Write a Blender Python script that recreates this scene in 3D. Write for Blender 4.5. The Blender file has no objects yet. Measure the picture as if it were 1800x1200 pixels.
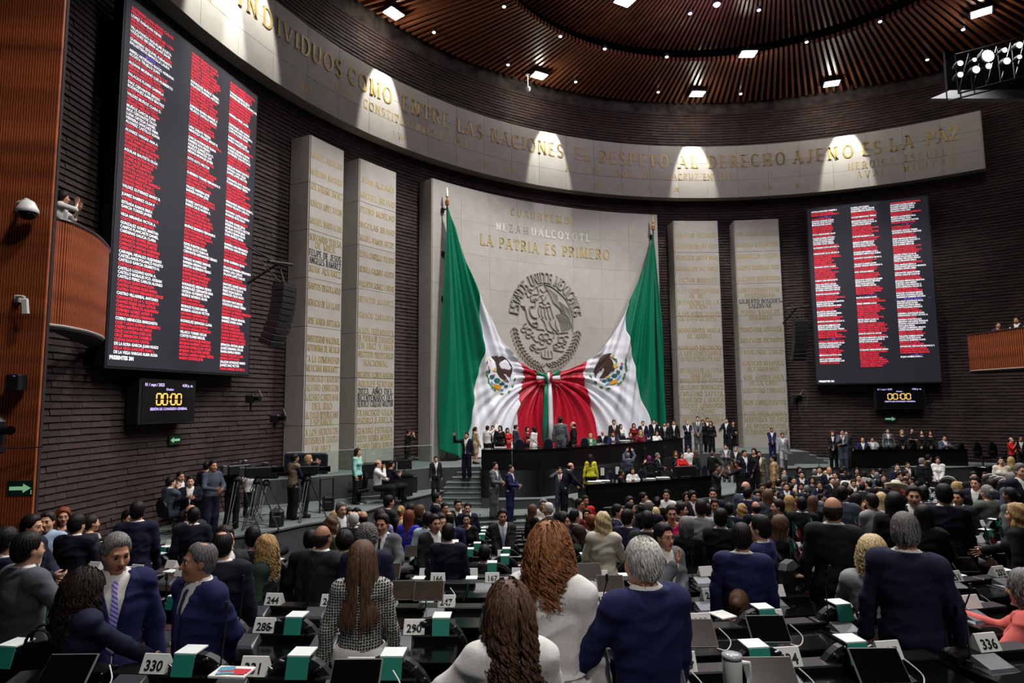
import bpy, math, random
import numpy as np
from mathutils import Matrix, Vector
rnd = random.Random(7)
PI = math.pi
sc = bpy.context.scene
COL = sc.collection
# ------------------------------------------------------------------ camera
F, PITCH, ROLL, EYE = 1092.5, 0.0969, -0.0092, 4.4
cam = bpy.data.cameras.new('camera'); camo = bpy.data.objects.new('camera', cam); COL.objects.link(camo)
cam.sensor_width = 36; cam.lens = F / 1800 * 36; cam.clip_start = .05; cam.clip_end = 200
cr, sr = math.cos(ROLL), math.sin(ROLL); cp, sp = math.cos(PITCH), math.sin(PITCH)
RX = Vector((1, 0, 0)); UP0 = Vector((0, -sp, cp)); FW = Vector((0, cp, sp))
XR = RX * cr + UP0 * sr; UPV = UP0 * cr - RX * sr
camo.matrix_world = Matrix(((XR.x, UPV.x, -FW.x, 0), (XR.y, UPV.y, -FW.y, 0), (XR.z, UPV.z, -FW.z, EYE), (0, 0, 0, 1)))
sc.camera = camo
sc.view_settings.view_transform = 'Standard'; sc.view_settings.look = 'None'
sc.view_settings.exposure = 0.0; sc.view_settings.gamma = 1; sc.view_settings.use_curve_mapping = False
w = bpy.data.worlds.new('world'); sc.world = w; w.use_nodes = True
w.node_tree.nodes['Background'].inputs[0].default_value = (.75, .8, 1, 1)
w.node_tree.nodes['Background'].inputs[1].default_value = 0.02
# hall circle (plan) and levels, metres
CX, CY = 10.62, 12.71
RW, RF, RP = 20.6, 20.0, 19.63           # brick wall, frieze face, pillar faces
ZS, ZM, ZL, ZG, ZF = 1.94, .98, .61, 1.15, -.2
ZR = 1.4   # stage, mid platform, landing, galleries, lowest floor
FX, FY = -.3, 19.5                        # focus of the seating rings
def lamp(name, kind, loc, energy, color=(1, 1, 1), size=.3, target=None, angle=None, blend=.4, sx=None):
    l = bpy.data.lights.new(name, kind); l.energy = energy; l.color = color
    if kind == 'AREA':
        l.shape = 'DISK'; l.size = size
    else:
        l.shadow_soft_size = size
    if kind == 'SPOT': l.spot_size = angle; l.spot_blend = blend
    o = bpy.data.objects.new(name, l); COL.objects.link(o); o.location = loc
    if target is not None: o.rotation_euler = (Vector(target) - Vector(loc)).to_track_quat('-Z', 'Y').to_euler()
    return o
def pol(a, r, z=0.): return Vector((CX + r * math.cos(a), CY + r * math.sin(a), z))
# ring of floods under the slatted ceiling that light floor and stage
for i, (x, y, e) in enumerate([(-2, 17, 650), (2, 22, 1500), (10, 25, 1000), (17, 23, 1000), (2, 12, 900), (10, 14, 1000), (17, 14, 700), (1.2, 5.5, 1300)]):
    lamp('ceiling_flood_light', 'SPOT', (x, y, 19.6), e * 3.1, (1, .97, .95), .6, (x * .85, y - .5, 0), math.radians(116), .35)
# stage key light from the lighting truss towards slab, flag and rostrum
lamp('truss_key_light', 'SPOT', (17, 13, 18.6), 1900, (.95, .95, 1), .5, (2.5, 29.5, 7), R_ := math.radians(38), .5)
lamp('rear_fill_light', 'SPOT', (3.5, -5, 15), 2700, (1, .96, .92), .4, (.4, 4.0, 1.5), math.radians(34), .9)  # added fill lamp, unseen behind the camera, brightens the foreground backs
lamp('left_fill_light', 'SPOT', (2, 3, 17), 1900, (1, .93, .85), .3, (-6.5, 9.8, 6), math.radians(40), .8)  # added fill lamp without a fixture, brightens the timber wall
# narrow spots that rake over the frieze from above (scallops)
def dirang(px):                              # wall azimuth that stands behind picture column px
    return px
# ------------------------------------------------------------------ picture column / row -> world
def ray(x, y):
    u = (x - 900) / F; v = -(y - 600) / F
    u, v = u * cr - v * sr, u * sr + v * cr
    return Vector((u, cp - v * sp, sp + v * cp))
def at_z(x, y, z):
    d = ray(x, y); t = (z - EYE) / d.z; return Vector((d.x * t, d.y * t, z))
def at_d(x, y, dep):
    d = ray(x, y); t = dep / d.y; return Vector((d.x * t, dep, EYE + d.z * t))
def cyl(x, y, R=RW):
    d = ray(x, y); n = math.hypot(d.x, d.y); a, b = d.x / n, d.y / n; bb = a * CX + b * CY
    t = bb + math.sqrt(max(0, bb * bb - (CX * CX + CY * CY - R * R)))
    return Vector((a * t, b * t, EYE + d.z / n * t))
def ang(x, y=600, R=RW):
    p = cyl(x, y, R); return math.atan2(p.y - CY, p.x - CX)
for px, e in ((375, 3000), (440, 1500), (672, 1500), (962, 1500), (1212, 1500), (1478, 1400)):
    a = ang(px, 150, RF)
    lamp('frieze_spot_light', 'SPOT', pol(a, 18.7, 19.95), e * 1.35, (1, .97, .9), .08, pol(a, RF, 16.7), math.radians(36), .3)
for px, e in ((570, 500), (655, 450), (850, 450), (1060, 400), (1228, 300), (1335, 300)):
    a = ang(px, 400, RP)
    lamp('pillar_spot_light', 'SPOT', pol(a, 14.5, 19.6), e * .9, (1, .96, .88), .2, pol(a, RP, 8), math.radians(30), .8)
# ------------------------------------------------------------------ materials
def srgb(r, g, b):
    f = lambda c: (c / 255 / 12.92) if c <= 10.3 else ((c / 255 + .055) / 1.055) ** 2.4
    return (f(r), f(g), f(b), 1)
MATS = {}
def mat(name, col, rough=.6, metal=0., noise=0., nscale=8., bump=0., bscale=40., emit=0., spec=.5, col2=None, alpha=None, coat=0.):
    if name in MATS: return MATS[name]
    m = bpy.data.materials.new(name); m.use_nodes = True; nt = m.node_tree; b = nt.nodes['Principled BSDF']
    c = srgb(*col); b.inputs['Base Color'].default_value = c; b.inputs['Roughness'].default_value = rough
    b.inputs['Metallic'].default_value = metal; b.inputs['Specular IOR Level'].default_value = spec
    if coat: b.inputs['Coat Weight'].default_value = coat; b.inputs['Coat Roughness'].default_value = .12
    if emit:
        b.inputs['Emission Color'].default_value = c; b.inputs['Emission Strength'].default_value = emit
    if noise or col2:
        tc = nt.nodes.new('ShaderNodeTexCoord'); n = nt.nodes.new('ShaderNodeTexNoise'); n.inputs['Scale'].default_value = nscale
        n.inputs['Detail'].default_value = 3
        r = nt.nodes.new('ShaderNodeMix'); r.data_type = 'RGBA'; nt.links.new(tc.outputs['Object'], n.inputs['Vector'])
        d = tuple(min(1, x * (1 - noise)) for x in c[:3]) + (1,); h = tuple(min(1, x * (1 + noise)) for x in c[:3]) + (1,)
        if col2: h = srgb(*col2); d = c
        r.inputs[6].default_value = d; r.inputs[7].default_value = h
        mr = nt.nodes.new('ShaderNodeMapRange'); mr.inputs[1].default_value = .3; mr.inputs[2].default_value = .7
        nt.links.new(n.outputs['Fac'], mr.inputs[0]); nt.links.new(mr.outputs[0], r.inputs[0]); nt.links.new(r.outputs[2], b.inputs['Base Color'])
    if bump:
        tc = nt.nodes.new('ShaderNodeTexCoord'); n = nt.nodes.new('ShaderNodeTexNoise'); n.inputs['Scale'].default_value = bscale
        bp = nt.nodes.new('ShaderNodeBump'); bp.inputs['Strength'].default_value = bump; bp.inputs['Distance'].default_value = .02
        nt.links.new(tc.outputs['Object'], n.inputs['Vector']); nt.links.new(n.outputs['Fac'], bp.inputs['Height']); nt.links.new(bp.outputs[0], b.inputs['Normal'])
    if alpha is not None: b.inputs['Alpha'].default_value = alpha
    MATS[name] = m; return m
def glassmat():
    if 'glass' in MATS: return MATS['glass']
    m = bpy.data.materials.new('glass'); m.use_nodes = True; nt = m.node_tree; nt.nodes.clear()
    o = nt.nodes.new('ShaderNodeOutputMaterial'); t = nt.nodes.new('ShaderNodeBsdfTransparent'); g = nt.nodes.new('ShaderNodeBsdfGlossy')
    g.inputs['Roughness'].default_value = .03; t.inputs[0].default_value = (.86, .93, .9, 1); x = nt.nodes.new('ShaderNodeMixShader'); x.inputs[0].default_value = .07
    nt.links.new(t.outputs[0], x.inputs[1]); nt.links.new(g.outputs[0], x.inputs[2]); nt.links.new(x.outputs[0], o.inputs[0]); MATS['glass'] = m; return m
# ------------------------------------------------------------------ mesh helpers
class MB:
    def __init__(s): s.v = []; s.f = []; s.m = []; s.n = 0
    def add(s, v, f, mi=0):
        v = [tuple(p) for p in v]; s.v += v; s.f += [tuple(i + s.n for i in q) for q in f]; s.m += [mi] * len(f); s.n += len(v); return s
    def box(s, c, d, R=None, mi=0, tap=1.):
        x, y, z = [k / 2 for k in d]
        p = [(-x, -y, -z), (x, -y, -z), (x, y, -z), (-x, y, -z), (-x * tap, -y * tap, z), (x * tap, -y * tap, z), (x * tap, y * tap, z), (-x * tap, y * tap, z)]
        c = Vector(c); p = [(R @ Vector(q) if R is not None else Vector(q)) + c for q in p]
        return s.add(p, [(0, 3, 2, 1), (4, 5, 6, 7), (0, 1, 5, 4), (1, 2, 6, 5), (2, 3, 7, 6), (3, 0, 4, 7)], mi)
    def rbox(s, c, d, r=.01, R=None, mi=0):        # box with chamfered vertical and top edges
        x, y, z = [k / 2 for k in d]; r = min(r, x * .9, y * .9, z * .9); P = []
        for zz, k in ((-z, 0), (z - r, 0), (z, r)):
            P += [(-x + k, -y + r, zz), (-x + r, -y + k, zz), (x - r, -y + k, zz), (x - k, -y + r, zz), (x - k, y - r, zz), (x - r, y - k, zz), (-x + r, y - k, zz), (-x + k, y - r, zz)]
        c = Vector(c); P = [(R @ Vector(q) if R is not None else Vector(q)) + c for q in P]
        fs = [tuple(range(7, -1, -1)), tuple(range(16, 24))]
        for L in (0, 8): fs += [(L + i, L + (i + 1) % 8, L + 8 + (i + 1) % 8, L + 8 + i) for i in range(8)]
        return s.add(P, fs, mi)
    def tube(s, pts, r, n=8, mi=0, cap=True):
        pts = [Vector(p) for p in pts]; rs = r if isinstance(r, (list, tuple)) else [r] * len(pts); V = []; up = None
        for i, p in enumerate(pts):
            t = (pts[min(i + 1, len(pts) - 1)] - pts[max(i - 1, 0)]).normalized()
            if up is None: up = Vector((0, 0, 1)) if abs(t.z) < .9 else Vector((1, 0, 0))
            a = t.cross(up).normalized(); b = a.cross(t).normalized(); up = b
            V += [p + (a * math.cos(2 * PI * k / n) + b * math.sin(2 * PI * k / n)) * rs[i] for k in range(n)]
        fs = [(i * n + k, i * n + (k + 1) % n, (i + 1) * n + (k + 1) % n, (i + 1) * n + k) for i in range(len(pts) - 1) for k in range(n)]
        if cap: fs += [tuple(range(n - 1, -1, -1)), tuple(range((len(pts) - 1) * n, len(pts) * n))]
        return s.add(V, fs, mi)
    def lathe(s, prof, c=(0, 0, 0), n=16, mi=0, R=None):
        c = Vector(c); V = []
        for r, z in prof:
            for k in range(n):
                q = Vector((r * math.cos(2 * PI * k / n), r * math.sin(2 * PI * k / n), z)); V.append((R @ q if R is not None else q) + c)
        m = len(prof); fs = [(i * n + k, i * n + (k + 1) % n, (i + 1) * n + (k + 1) % n, (i + 1) * n + k) for i in range(m - 1) for k in range(n)]
        fs += [tuple(range(n - 1, -1, -1)), tuple(range((m - 1) * n, m * n))]
        return s.add(V, fs, mi)
    def prism(s, poly, z0, z1, mi=0, mtop=None):
        n = len(poly); ar = sum(poly[i][0] * poly[(i + 1) % n][1] - poly[(i + 1) % n][0] * poly[i][1] for i in range(n))
        if ar < 0: poly = poly[::-1]
        V = [(p[0], p[1], z0) for p in poly] + [(p[0], p[1], z1) for p in poly]
        s.add(V, [tuple(range(n - 1, -1, -1))] + [(i, (i + 1) % n, n + (i + 1) % n, n + i) for i in range(n)], mi)
        s.add([(p[0], p[1], z1) for p in poly], [tuple(range(n))], mi if mtop is None else mtop); return s
    def mesh(s, name, mats, smooth=False):
        me = bpy.data.meshes.new(name); me.from_pydata(s.v, [], s.f)
        for m in (mats if isinstance(mats, (list, tuple)) else [mats]): me.materials.append(m)
        me.polygons.foreach_set('material_index', s.m)
        if smooth: me.polygons.foreach_set('use_smooth', [True] * len(s.f))
        me.update(); return me
    def build(s, name, mats, parent=None, smooth=False, loc=None):
        return obj(name, s.mesh(name, mats, smooth), parent, loc)
def obj(name, me, parent=None, loc=None):
    o = bpy.data.objects.new(name, me); COL.objects.link(o)
    if parent is not None: o.parent = parent
    if loc is not None: o.location = loc
    return o
def npmesh(name, V, Q, mats, mi=None, smooth=False):
    me = bpy.data.meshes.new(name); V = np.asarray(V, np.float32); Q = np.asarray(Q, np.int32); k = Q.shape[1]
    me.vertices.add(len(V)); me.vertices.foreach_set('co', V.ravel()); me.loops.add(Q.size); me.loops.foreach_set('vertex_index', Q.ravel())
    me.polygons.add(len(Q)); me.polygons.foreach_set('loop_start', np.arange(len(Q), dtype=np.int32) * k)
    for m in (mats if isinstance(mats, (list, tuple)) else [mats]): me.materials.append(m)
    if mi is not None: me.polygons.foreach_set('material_index', np.asarray(mi, np.int32))
    me.polygons.foreach_set('use_smooth', np.full(len(Q), bool(smooth))); me.update(calc_edges=True); return me
def tag(o, label=None, cat=None, group=None, kind=None):
    if label: o['label'] = label
    if cat: o['category'] = cat
    if group: o['group'] = group
    if kind: o['kind'] = kind
    return o
def struct(o): o['kind'] = 'structure'; return o
def empty(name, loc=(0, 0, 0), rz=0., label=None, cat=None, group=None):
    o = bpy.data.objects.new(name, None); COL.objects.link(o); o.location = loc; o.rotation_euler = (0, 0, rz); o.empty_display_size = .1
    return tag(o, label, cat, group)
def copy_tree(o, parent=None):
    c = o.copy(); COL.objects.link(c); c.parent = parent
    for ch in list(o.children): copy_tree(ch, c)
    return c
def Rz(a): return Matrix.Rotation(a, 3, 'Z')
def Rx(a): return Matrix.Rotation(a, 3, 'X')
def Ry(a): return Matrix.Rotation(a, 3, 'Y')
BOXQ = np.array([(0, 3, 2, 1), (4, 5, 6, 7), (0, 1, 5, 4), (1, 2, 6, 5), (2, 3, 7, 6), (3, 0, 4, 7)])
# ------------------------------------------------------------------ materials of the hall
M_BRICK = [mat('brick_dark', (52, 36, 33), .75, noise=.35, nscale=1.5, bump=.5), mat('brick_brown', (56, 38, 35), .75, noise=.35, nscale=1.5, bump=.5), mat('brick_deep', (48, 33, 31), .8, noise=.3, nscale=1.5, bump=.5)]
M_MORTAR = mat('mortar', (20, 15, 15), .95, nscale=2.2, col2=(74, 66, 62))
M_STONE = mat('pale_stone', (180, 175, 167), .7, noise=.06, nscale=2.5, bump=.15, bscale=60)
M_STONE2 = mat('pale_stone_grey', (176, 171, 163), .7, noise=.07, nscale=2., bump=.15, bscale=60)
M_CORE = mat('stone_joint', (140, 134, 122), .9)
M_GOLD = mat('gilt_letters', (190, 168, 104), .42, metal=.35)
M_WHITEL = mat('white_letters', (232, 230, 222), .5)
M_WORN = mat('worn_letters', (150, 146, 132), .6)
M_DARKL = mat('dark_letters', (38, 38, 38), .5)
M_RELIEF = mat('relief_stone', (150, 145, 132), .7)
M_WOOD = mat('timber_slat', (150, 76, 42), .38, noise=.45, nscale=3)
M_WOODB = mat('timber_backing', (34, 16, 12), .8)
M_CEIL = mat('ceiling_slat', (112, 66, 42), .35, noise=.4, nscale=1.5)
M_BLACK = mat('matt_black', (14, 14, 15), .6)
M_GLOSS = mat('gloss_black', (6, 6, 7), .13, spec=.35)
M_DESKB = mat('black_desk_laminate', (17, 15, 15), .3, noise=.2, nscale=3)
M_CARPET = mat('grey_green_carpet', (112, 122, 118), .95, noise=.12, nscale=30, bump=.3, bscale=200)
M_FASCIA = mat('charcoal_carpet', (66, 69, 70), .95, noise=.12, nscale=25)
M_FLOOR = mat('dark_carpet', (18, 19, 21), .95, noise=.2, nscale=12)
M_SOFFIT = mat('grey_soffit', (120, 120, 122), .8)
M_SCR = mat('screen_black', (38, 37, 46), .5, emit=.55)
M_SCRF = mat('screen_frame', (12, 12, 14), .5)
M_RED = mat('led_red', (255, 45, 66), .5, emit=1.)
M_WHT = mat('led_white', (250, 246, 250), .5, emit=1.15)
M_BLU = mat('led_violet', (110, 80, 220), .5, emit=1.)
M_AMB = mat('led_amber', (240, 190, 90), .5, emit=1.2)
M_LAMP = mat('lamp_glow', (255, 252, 245), .5, emit=30)
M_LAMPB = mat('lamp_glow_cool', (235, 238, 255), .5, emit=20)
M_METAL = mat('grey_metal', (120, 122, 126), .35, metal=.8)
M_WHITEP = mat('white_plastic', (215, 217, 212), .4)
A0, A1 = ang(1800) - .35, ang(60) + .35
# ------------------------------------------------------------------ floor rings
def floor_z(x, y):
    e = y - (x + .3) ** 2 / 34
    return max(ZF, 2.03 - .139 * (e - 3.4))
EROW = [3.4, 4.4, 5.4, 6.6, 7.8, 9.0, 9.9, 10.9, 11.9, 12.9, 13.9, 14.9, 15.9]
def tier_z(x, y):                                   # height of the stepped floor
    e = y - (x + .3) ** 2 / 34
    k = math.floor((e - 3.0) / .95)
    return max(ZF, 2.03 - .139 * (k * .95 - .0))
xs = np.linspace(-16, 30, 60); V = []; Q = []
lv = list(range(-7, 20))
for k in lv:
    z = max(ZF, 2.03 - .139 * k * .95)
    e0, e1 = 3.0 + .95 * k, 3.0 + .95 * (k + 1)
    if k == lv[-1]: e1 = 40
    zn = max(ZF, 2.03 - .139 * (k + 1) * .95)
    b = len(V)
    for x in xs:
        c = (x + .3) ** 2 / 34
        V += [(x, e0 + c, z), (x, e1 + c, z), (x, e1 + c, zn)]
    n = len(xs)
    for i in range(n - 1):
        a = b + 3 * i; Q += [(a, a + 3, a + 4, a + 1), (a + 1, a + 4, a + 5, a + 2)]
struct(obj('floor', npmesh('floor', V, Q, M_FLOOR)))
# ------------------------------------------------------------------ brick wall
n = 90; V = []; Q = []
for i in range(n + 1):
    a = A0 + (A1 - A0) * i / n; p = pol(a, RW + .06)
    V += [(p.x, p.y, -.3), (p.x, p.y, 21.2)]
    q = pol(a, RW + .4); V += [(q.x, q.y, -.3), (q.x, q.y, 21.2)]
for i in range(n): a = 4 * i; Q += [(a, a + 4, a + 5, a + 1), (a + 2, a + 3, a + 7, a + 6), (a + 1, a + 5, a + 7, a + 3)]
wall = struct(obj('wall_back', npmesh('wall_back', V, Q, M_MORTAR)))
CH, BL = .152, .62
nb = int((A1 - A0) * RW / BL); rr = np.random.RandomState(3)
allb = []
for c in range(int(20.6 / CH)):
    z = -.2 + c * CH
    for j in range(nb):
        a = A0 + (j + (.5 if c % 2 else 0)) * BL / RW
        allb.append((a, z))
allb = np.array(allb); N = len(allb)
da = (BL - .012) / RW * (1 + 0 * allb[:, 0]); pr = rr.uniform(0, .014, N); lz = rr.uniform(-.004, .004, N); ba = allb[:, 0]; bz = allb[:, 1] + lz
tilt = rr.uniform(-.003, .003, N)
def brick_verts(a, z, p, t, dd):
    out = []
    for (s, k) in ((0, 0), (1, 0), (1, 1), (0, 1)):
        aa = a + s * dd; r = RW - p - .03 + (t if s else -t) + k * .035      # lower edge stands proud, top leans back
        r = np.where(k == 1, r, r)
        zz = z + k * (CH - .014)
        out.append(np.stack([CX + r * np.cos(aa), CY + r * np.sin(aa), zz], -1))
    for (s, k) in ((0, 0), (1, 0), (1, 1), (0, 1)):
        aa = a + s * dd; zz = z + k * (CH - .014)
        out.append(np.stack([CX + (RW + .07) * np.cos(aa), CY + (RW + .07) * np.sin(aa), zz], -1))
    return np.stack(out, 1)
BV = brick_verts(ba, bz, pr, tilt, da)
# picture columns of the bricks: the 300 nearest in view become parts of their own
dist = np.hypot(BV[:, 0, 0], BV[:, 0, 1]); pxx = 900 + F * BV[:, 0, 0] / np.maximum(.1, BV[:, 0, 1]); pyy = 700 - F * (BV[:, 0, 2] - EYE) / np.maximum(.1, BV[:, 0, 1]) * 1.02
vis = (pxx > 102) & (pxx < 206) & (pyy > 15) & (pyy < 880) & ((pyy < 380) | (pyy > 600)) & (BV[:, 0, 1] > 1)
cand = np.where(vis)[0]; cand = cand[np.argsort(dist[cand])][:300]
single = set(cand.tolist())
bq = np.array([(0, 3, 2, 1), (0, 1, 5, 4), (1, 2, 6, 5), (2, 3, 7, 6), (3, 0, 4, 7)])
rest = np.array([i for i in range(N) if i not in single])
VV = BV[rest].reshape(-1, 3); QQ = (bq[None] + 8 * np.arange(len(rest))[:, None, None]).reshape(-1, 4)
o = obj('bricks', npmesh('bricks', VV, QQ, M_BRICK, np.repeat(rr.randint(0, 3, len(rest)), 5)), wall); o['kind'] = 'stuff'
bv = brick_verts(np.array([0.]), np.array([0.]), np.array([.015]), np.array([.0]), np.array([(BL - .012) / RW]))[0] - np.array([CX, CY, 0])
bms = [npmesh('brick', bv, bq, m) for m in M_BRICK]
for i in cand:
    o = obj('brick', bms[rr.randint(3)], wall, (CX, CY, bz[i])); o.rotation_euler = (0, 0, ba[i])
# ------------------------------------------------------------------ serif capitals for the stone inscriptions
def arc(cx, cy, rx, ry, a0, a1, n=8): return [(cx + rx * math.cos(math.radians(a0 + (a1 - a0) * i / n)), cy + ry * math.sin(math.radians(a0 + (a1 - a0) * i / n))) for i in range(n + 1)]
G = {
 'A': (.8, [[(.05, 0), (.4, 1)], [(.4, 1), (.75, 0)], [(.2, .35), (.6, .35)]]),
 'B': (.65, [[(.12, 0), (.12, 1)], [(.12, 1)] + arc(.3, .76, .25, .24, 90, -90), [(.12, .52)] + arc(.32, .26, .29, .26, 90, -90) + [(.12, 0)]]),
 'C': (.75, [arc(.42, .5, .36, .5, 45, 315, 12)]),
 'D': (.78, [[(.12, 0), (.12, 1)], [(.12, 1)] + arc(.32, .5, .4, .5, 90, -90, 10) + [(.12, 0)]]),
 'E': (.62, [[(.12, 0), (.12, 1)], [(.12, 1), (.56, 1)], [(.12, .52), (.46, .52)], [(.12, 0), (.58, 0)]]),
 'F': (.6, [[(.12, 0), (.12, 1)], [(.12, 1), (.56, 1)], [(.12, .5), (.45, .5)]]),
 'G': (.8, [arc(.42, .5, .36, .5, 45, 300, 12) + [(.7, .1)], [(.7, .05), (.7, .42)], [(.5, .42), (.8, .42)]]),
 'H': (.8, [[(.12, 0), (.12, 1)], [(.68, 0), (.68, 1)], [(.12, .5), (.68, .5)]]),
 'I': (.32, [[(.16, 0), (.16, 1)]]),
 'J': (.5, [[(.36, 1), (.36, .25)] + arc(.2, .2, .16, .2, 0, -150, 5)]),
 'K': (.75, [[(.12, 0), (.12, 1)], [(.66, 1), (.12, .42)], [(.28, .56), (.68, 0)]]),
 'L': (.6, [[(.12, 0), (.12, 1)], [(.12, 0), (.56, 0), (.56, .2)]]),
 'M': (.95, [[(.12, 0), (.12, 1)], [(.12, 1), (.47, .05)], [(.47, .05), (.82, 1)], [(.82, 0), (.82, 1)]]),
 'N': (.82, [[(.12, 0), (.12, 1)], [(.12, 1), (.7, 0)], [(.7, 0), (.7, 1)]]),
 'O': (.84, [arc(.42, .5, .36, .5, 0, 360, 16)]),
 'P': (.64, [[(.12, 0), (.12, 1)], [(.12, 1)] + arc(.3, .74, .28, .26, 90, -90) + [(.12, .48)]]),
 'Q': (.84, [arc(.42, .5, .36, .5, 0, 360, 16), [(.45, .2), (.8, -.15)]]),
 'R': (.72, [[(.12, 0), (.12, 1)], [(.12, 1)] + arc(.3, .75, .26, .25, 90, -90) + [(.12, .5)], [(.34, .5), (.68, 0)]]),
 'S': (.6, [arc(.3, .75, .22, .25, 30, 270, 8) + arc(.3, .25, .24, .25, 90, -150, 8)[1:]]),
 'T': (.7, [[(.35, 0), (.35, 1)], [(.04, .82), (.04, 1), (.66, 1), (.66, .82)]]),
 'U': (.8, [[(.12, 1), (.12, .3)] + arc(.4, .28, .28, .28, 180, 360, 8) + [(.68, 1)]]),
 'V': (.78, [[(.05, 1), (.4, 0)], [(.4, 0), (.73, 1)]]),
 'X': (.75, [[(.08, 1), (.67, 0)], [(.08, 0), (.67, 1)]]),
 'Y': (.74, [[(.05, 1), (.37, .5)], [(.69, 1), (.37, .5)], [(.37, .5), (.37, 0)]]),
 'Z': (.66, [[(.06, .85), (.06, 1), (.6, 1), (.06, 0), (.6, 0), (.6, .15)]]),
 '0': (.6, [arc(.3, .5, .24, .5, 0, 360, 14)]), '1': (.4, [[(.2, 0), (.2, 1), (.08, .85)]]), '2': (.6, [arc(.3, .73, .23, .27, 170, -30, 7) + [(.06, 0), (.55, 0), (.55, .14)]]),
 '3': (.6, [arc(.28, .76, .21, .24, 150, -90, 7), arc(.28, .27, .25, .27, 90, -150, 7)]), '4': (.62, [[(.44, 0), (.44, 1), (.05, .28), (.58, .28)]]),
 '5': (.6, [[(.5, 1), (.14, 1), (.1, .56)] + arc(.28, .32, .25, .32, 110, -150, 8)]), '6': (.6, [arc(.3, .3, .23, .3, 0, 360, 10), [(.5, 1), (.2, .75), (.08, .35)]]),
 '7': (.6, [[(.08, .86), (.08, 1), (.54, 1), (.24, 0)]]), '8': (.6, [arc(.3, .75, .2, .25, 0, 360, 10), arc(.3, .26, .24, .26, 0, 360, 10)]),
 '9': (.6, [arc(.3, .7, .23, .3, 0, 360, 10), [(.53, .7), (.42, .25), (.15, 0)]]),
 '.': (.25, [[(.12, 0), (.12, .1)]]), ',': (.25, [[(.14, .1), (.08, -.12)]]), '-': (.4, [[(.05, .45), (.35, .45)]]), '"': (.35, [[(.08, 1), (.08, .78)], [(.24, 1), (.24, .78)]]), ' ': (.42, []),
}
def glyph(ch, depth=.05, th=.17, tn=.07):
    """letter as raised strokes: list of verts (x, y, d) and quads, height 1"""
    tilde = ch == 'Ñ'; w, st = G['N' if tilde else ch]
    st = list(st) + ([[(.25, 1.12), (.38, 1.2), (.48, 1.12), (.6, 1.2)]] if tilde else [])
    V = []; Q = []
    for s in st:
        n = len(s)
        for i in range(n - 1):
            (x0, y0), (x1, y1) = s[i], s[i + 1]; dx, dy = x1 - x0, y1 - y0; L = math.hypot(dx, dy) or 1e-6
            f = abs(dy) / L
            if dx * dy > 0 and f > .3 and f < .985 and n <= 2: f = .1
            t = (tn + (th - tn) * f) / 2; nx, ny = -dy / L * t, dx / L * t; b = len(V)
            ex, ey = (dx / L * t * .4, dy / L * t * .4) if n > 2 else (0, 0)
            for d in (0, depth): V += [(x0 + nx - ex, y0 + ny - ey, d), (x0 - nx - ex, y0 - ny - ey, d), (x1 - nx + ex, y1 - ny + ey, d), (x1 + nx + ex, y1 + ny + ey, d)]
            Q += [(b + 4, b + 5, b + 6, b + 7), (b, b + 4, b + 7, b + 3), (b + 1, b + 2, b + 6, b + 5), (b, b + 1, b + 5, b + 4), (b + 3, b + 7, b + 6, b + 2)]
        for (x, y), (xa, ya) in ((s[0], s[1]), (s[-1], s[-2])):           # serifs
            if y in (0, 1) and abs(xa - x) < .5 * abs(ya - y):
                b = len(V); a = .15; yy = y - .06 if y == 1 else y
                for d in (0, depth): V += [(x - a, yy, d), (x + a, yy, d), (x + a, yy + .06, d), (x - a, yy + .06, d)]
                Q += [(b + 4, b + 5, b + 6, b + 7), (b, b + 1, b + 5, b + 4), (b + 2, b + 3, b + 7, b + 6), (b + 1, b + 2, b + 6, b + 5), (b + 3, b, b + 4, b + 7)]
    return w, V, Q
GC = {}
def gl(ch):
    if ch not in GC: GC[ch] = glyph(ch)
    return GC[ch]
def on_arc(a, R, z, m=0.): return Matrix.Translation(pol(a, R, z)) @ Matrix(((math.sin(a), 0, -math.cos(a), 0), (-math.cos(a), 0, -math.sin(a), 0), (0, 1, 0, 0), (0, 0, 0, 1)))
# local frame on the curved face: x runs to the viewer's right (falling angle), y up, z out of the wall
LM = {}
def letter_objs(text, a_first, a_last, z, h, R, m, parent, sq=.85):
    """text along the arc, first and last letter centres given as angles; every letter an object"""
    ws = [gl(c)[0] + .16 for c in text]; cs = []; x = 0
    for wd in ws: cs.append(x + wd / 2); x += wd
    for c, cc in zip(text, cs):
        if c == ' ': continue
        t = (cc - cs[0]) / max(1e-6, cs[-1] - cs[0]); a = a_first + (a_last - a_first) * t
        k = (c, m.name, round(h, 3))
        if k not in LM:
            wd, V, Q = gl(c); V = [((x - wd / 2) * h * sq, y * h, d * h * 1.1) for x, y, d in V]; LM[k] = npmesh('letter', V, Q, m)
        o = obj('letter', LM[k], parent); o.matrix_world = on_arc(a, R + .002, z - h / 2)
def letter_line(text, a_c, z, h, R, wmax, m, parent, name='inscription_line'):
    ws = [gl(c)[0] + .14 for c in text]; tot = sum(ws) * h * .85; k = min(1., wmax / tot); x = -tot * k / 2; V = []; Q = []
    for c, wd in zip(text, ws):
        g = gl(c); b = len(V)
        for (vx, vy, vd) in g[1]:
            s = x + vx * h * .85 * k; a = a_c - s / R; r = R - vd * h * .9 - .002
            V.append((CX + r * math.cos(a), CY + r * math.sin(a), z - h / 2 + vy * h))
        Q += [tuple(i + b for i in q) for q in g[2]]; x += wd * h * .85 * k
    return obj(name, npmesh(name, V, Q, m), parent)
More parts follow.
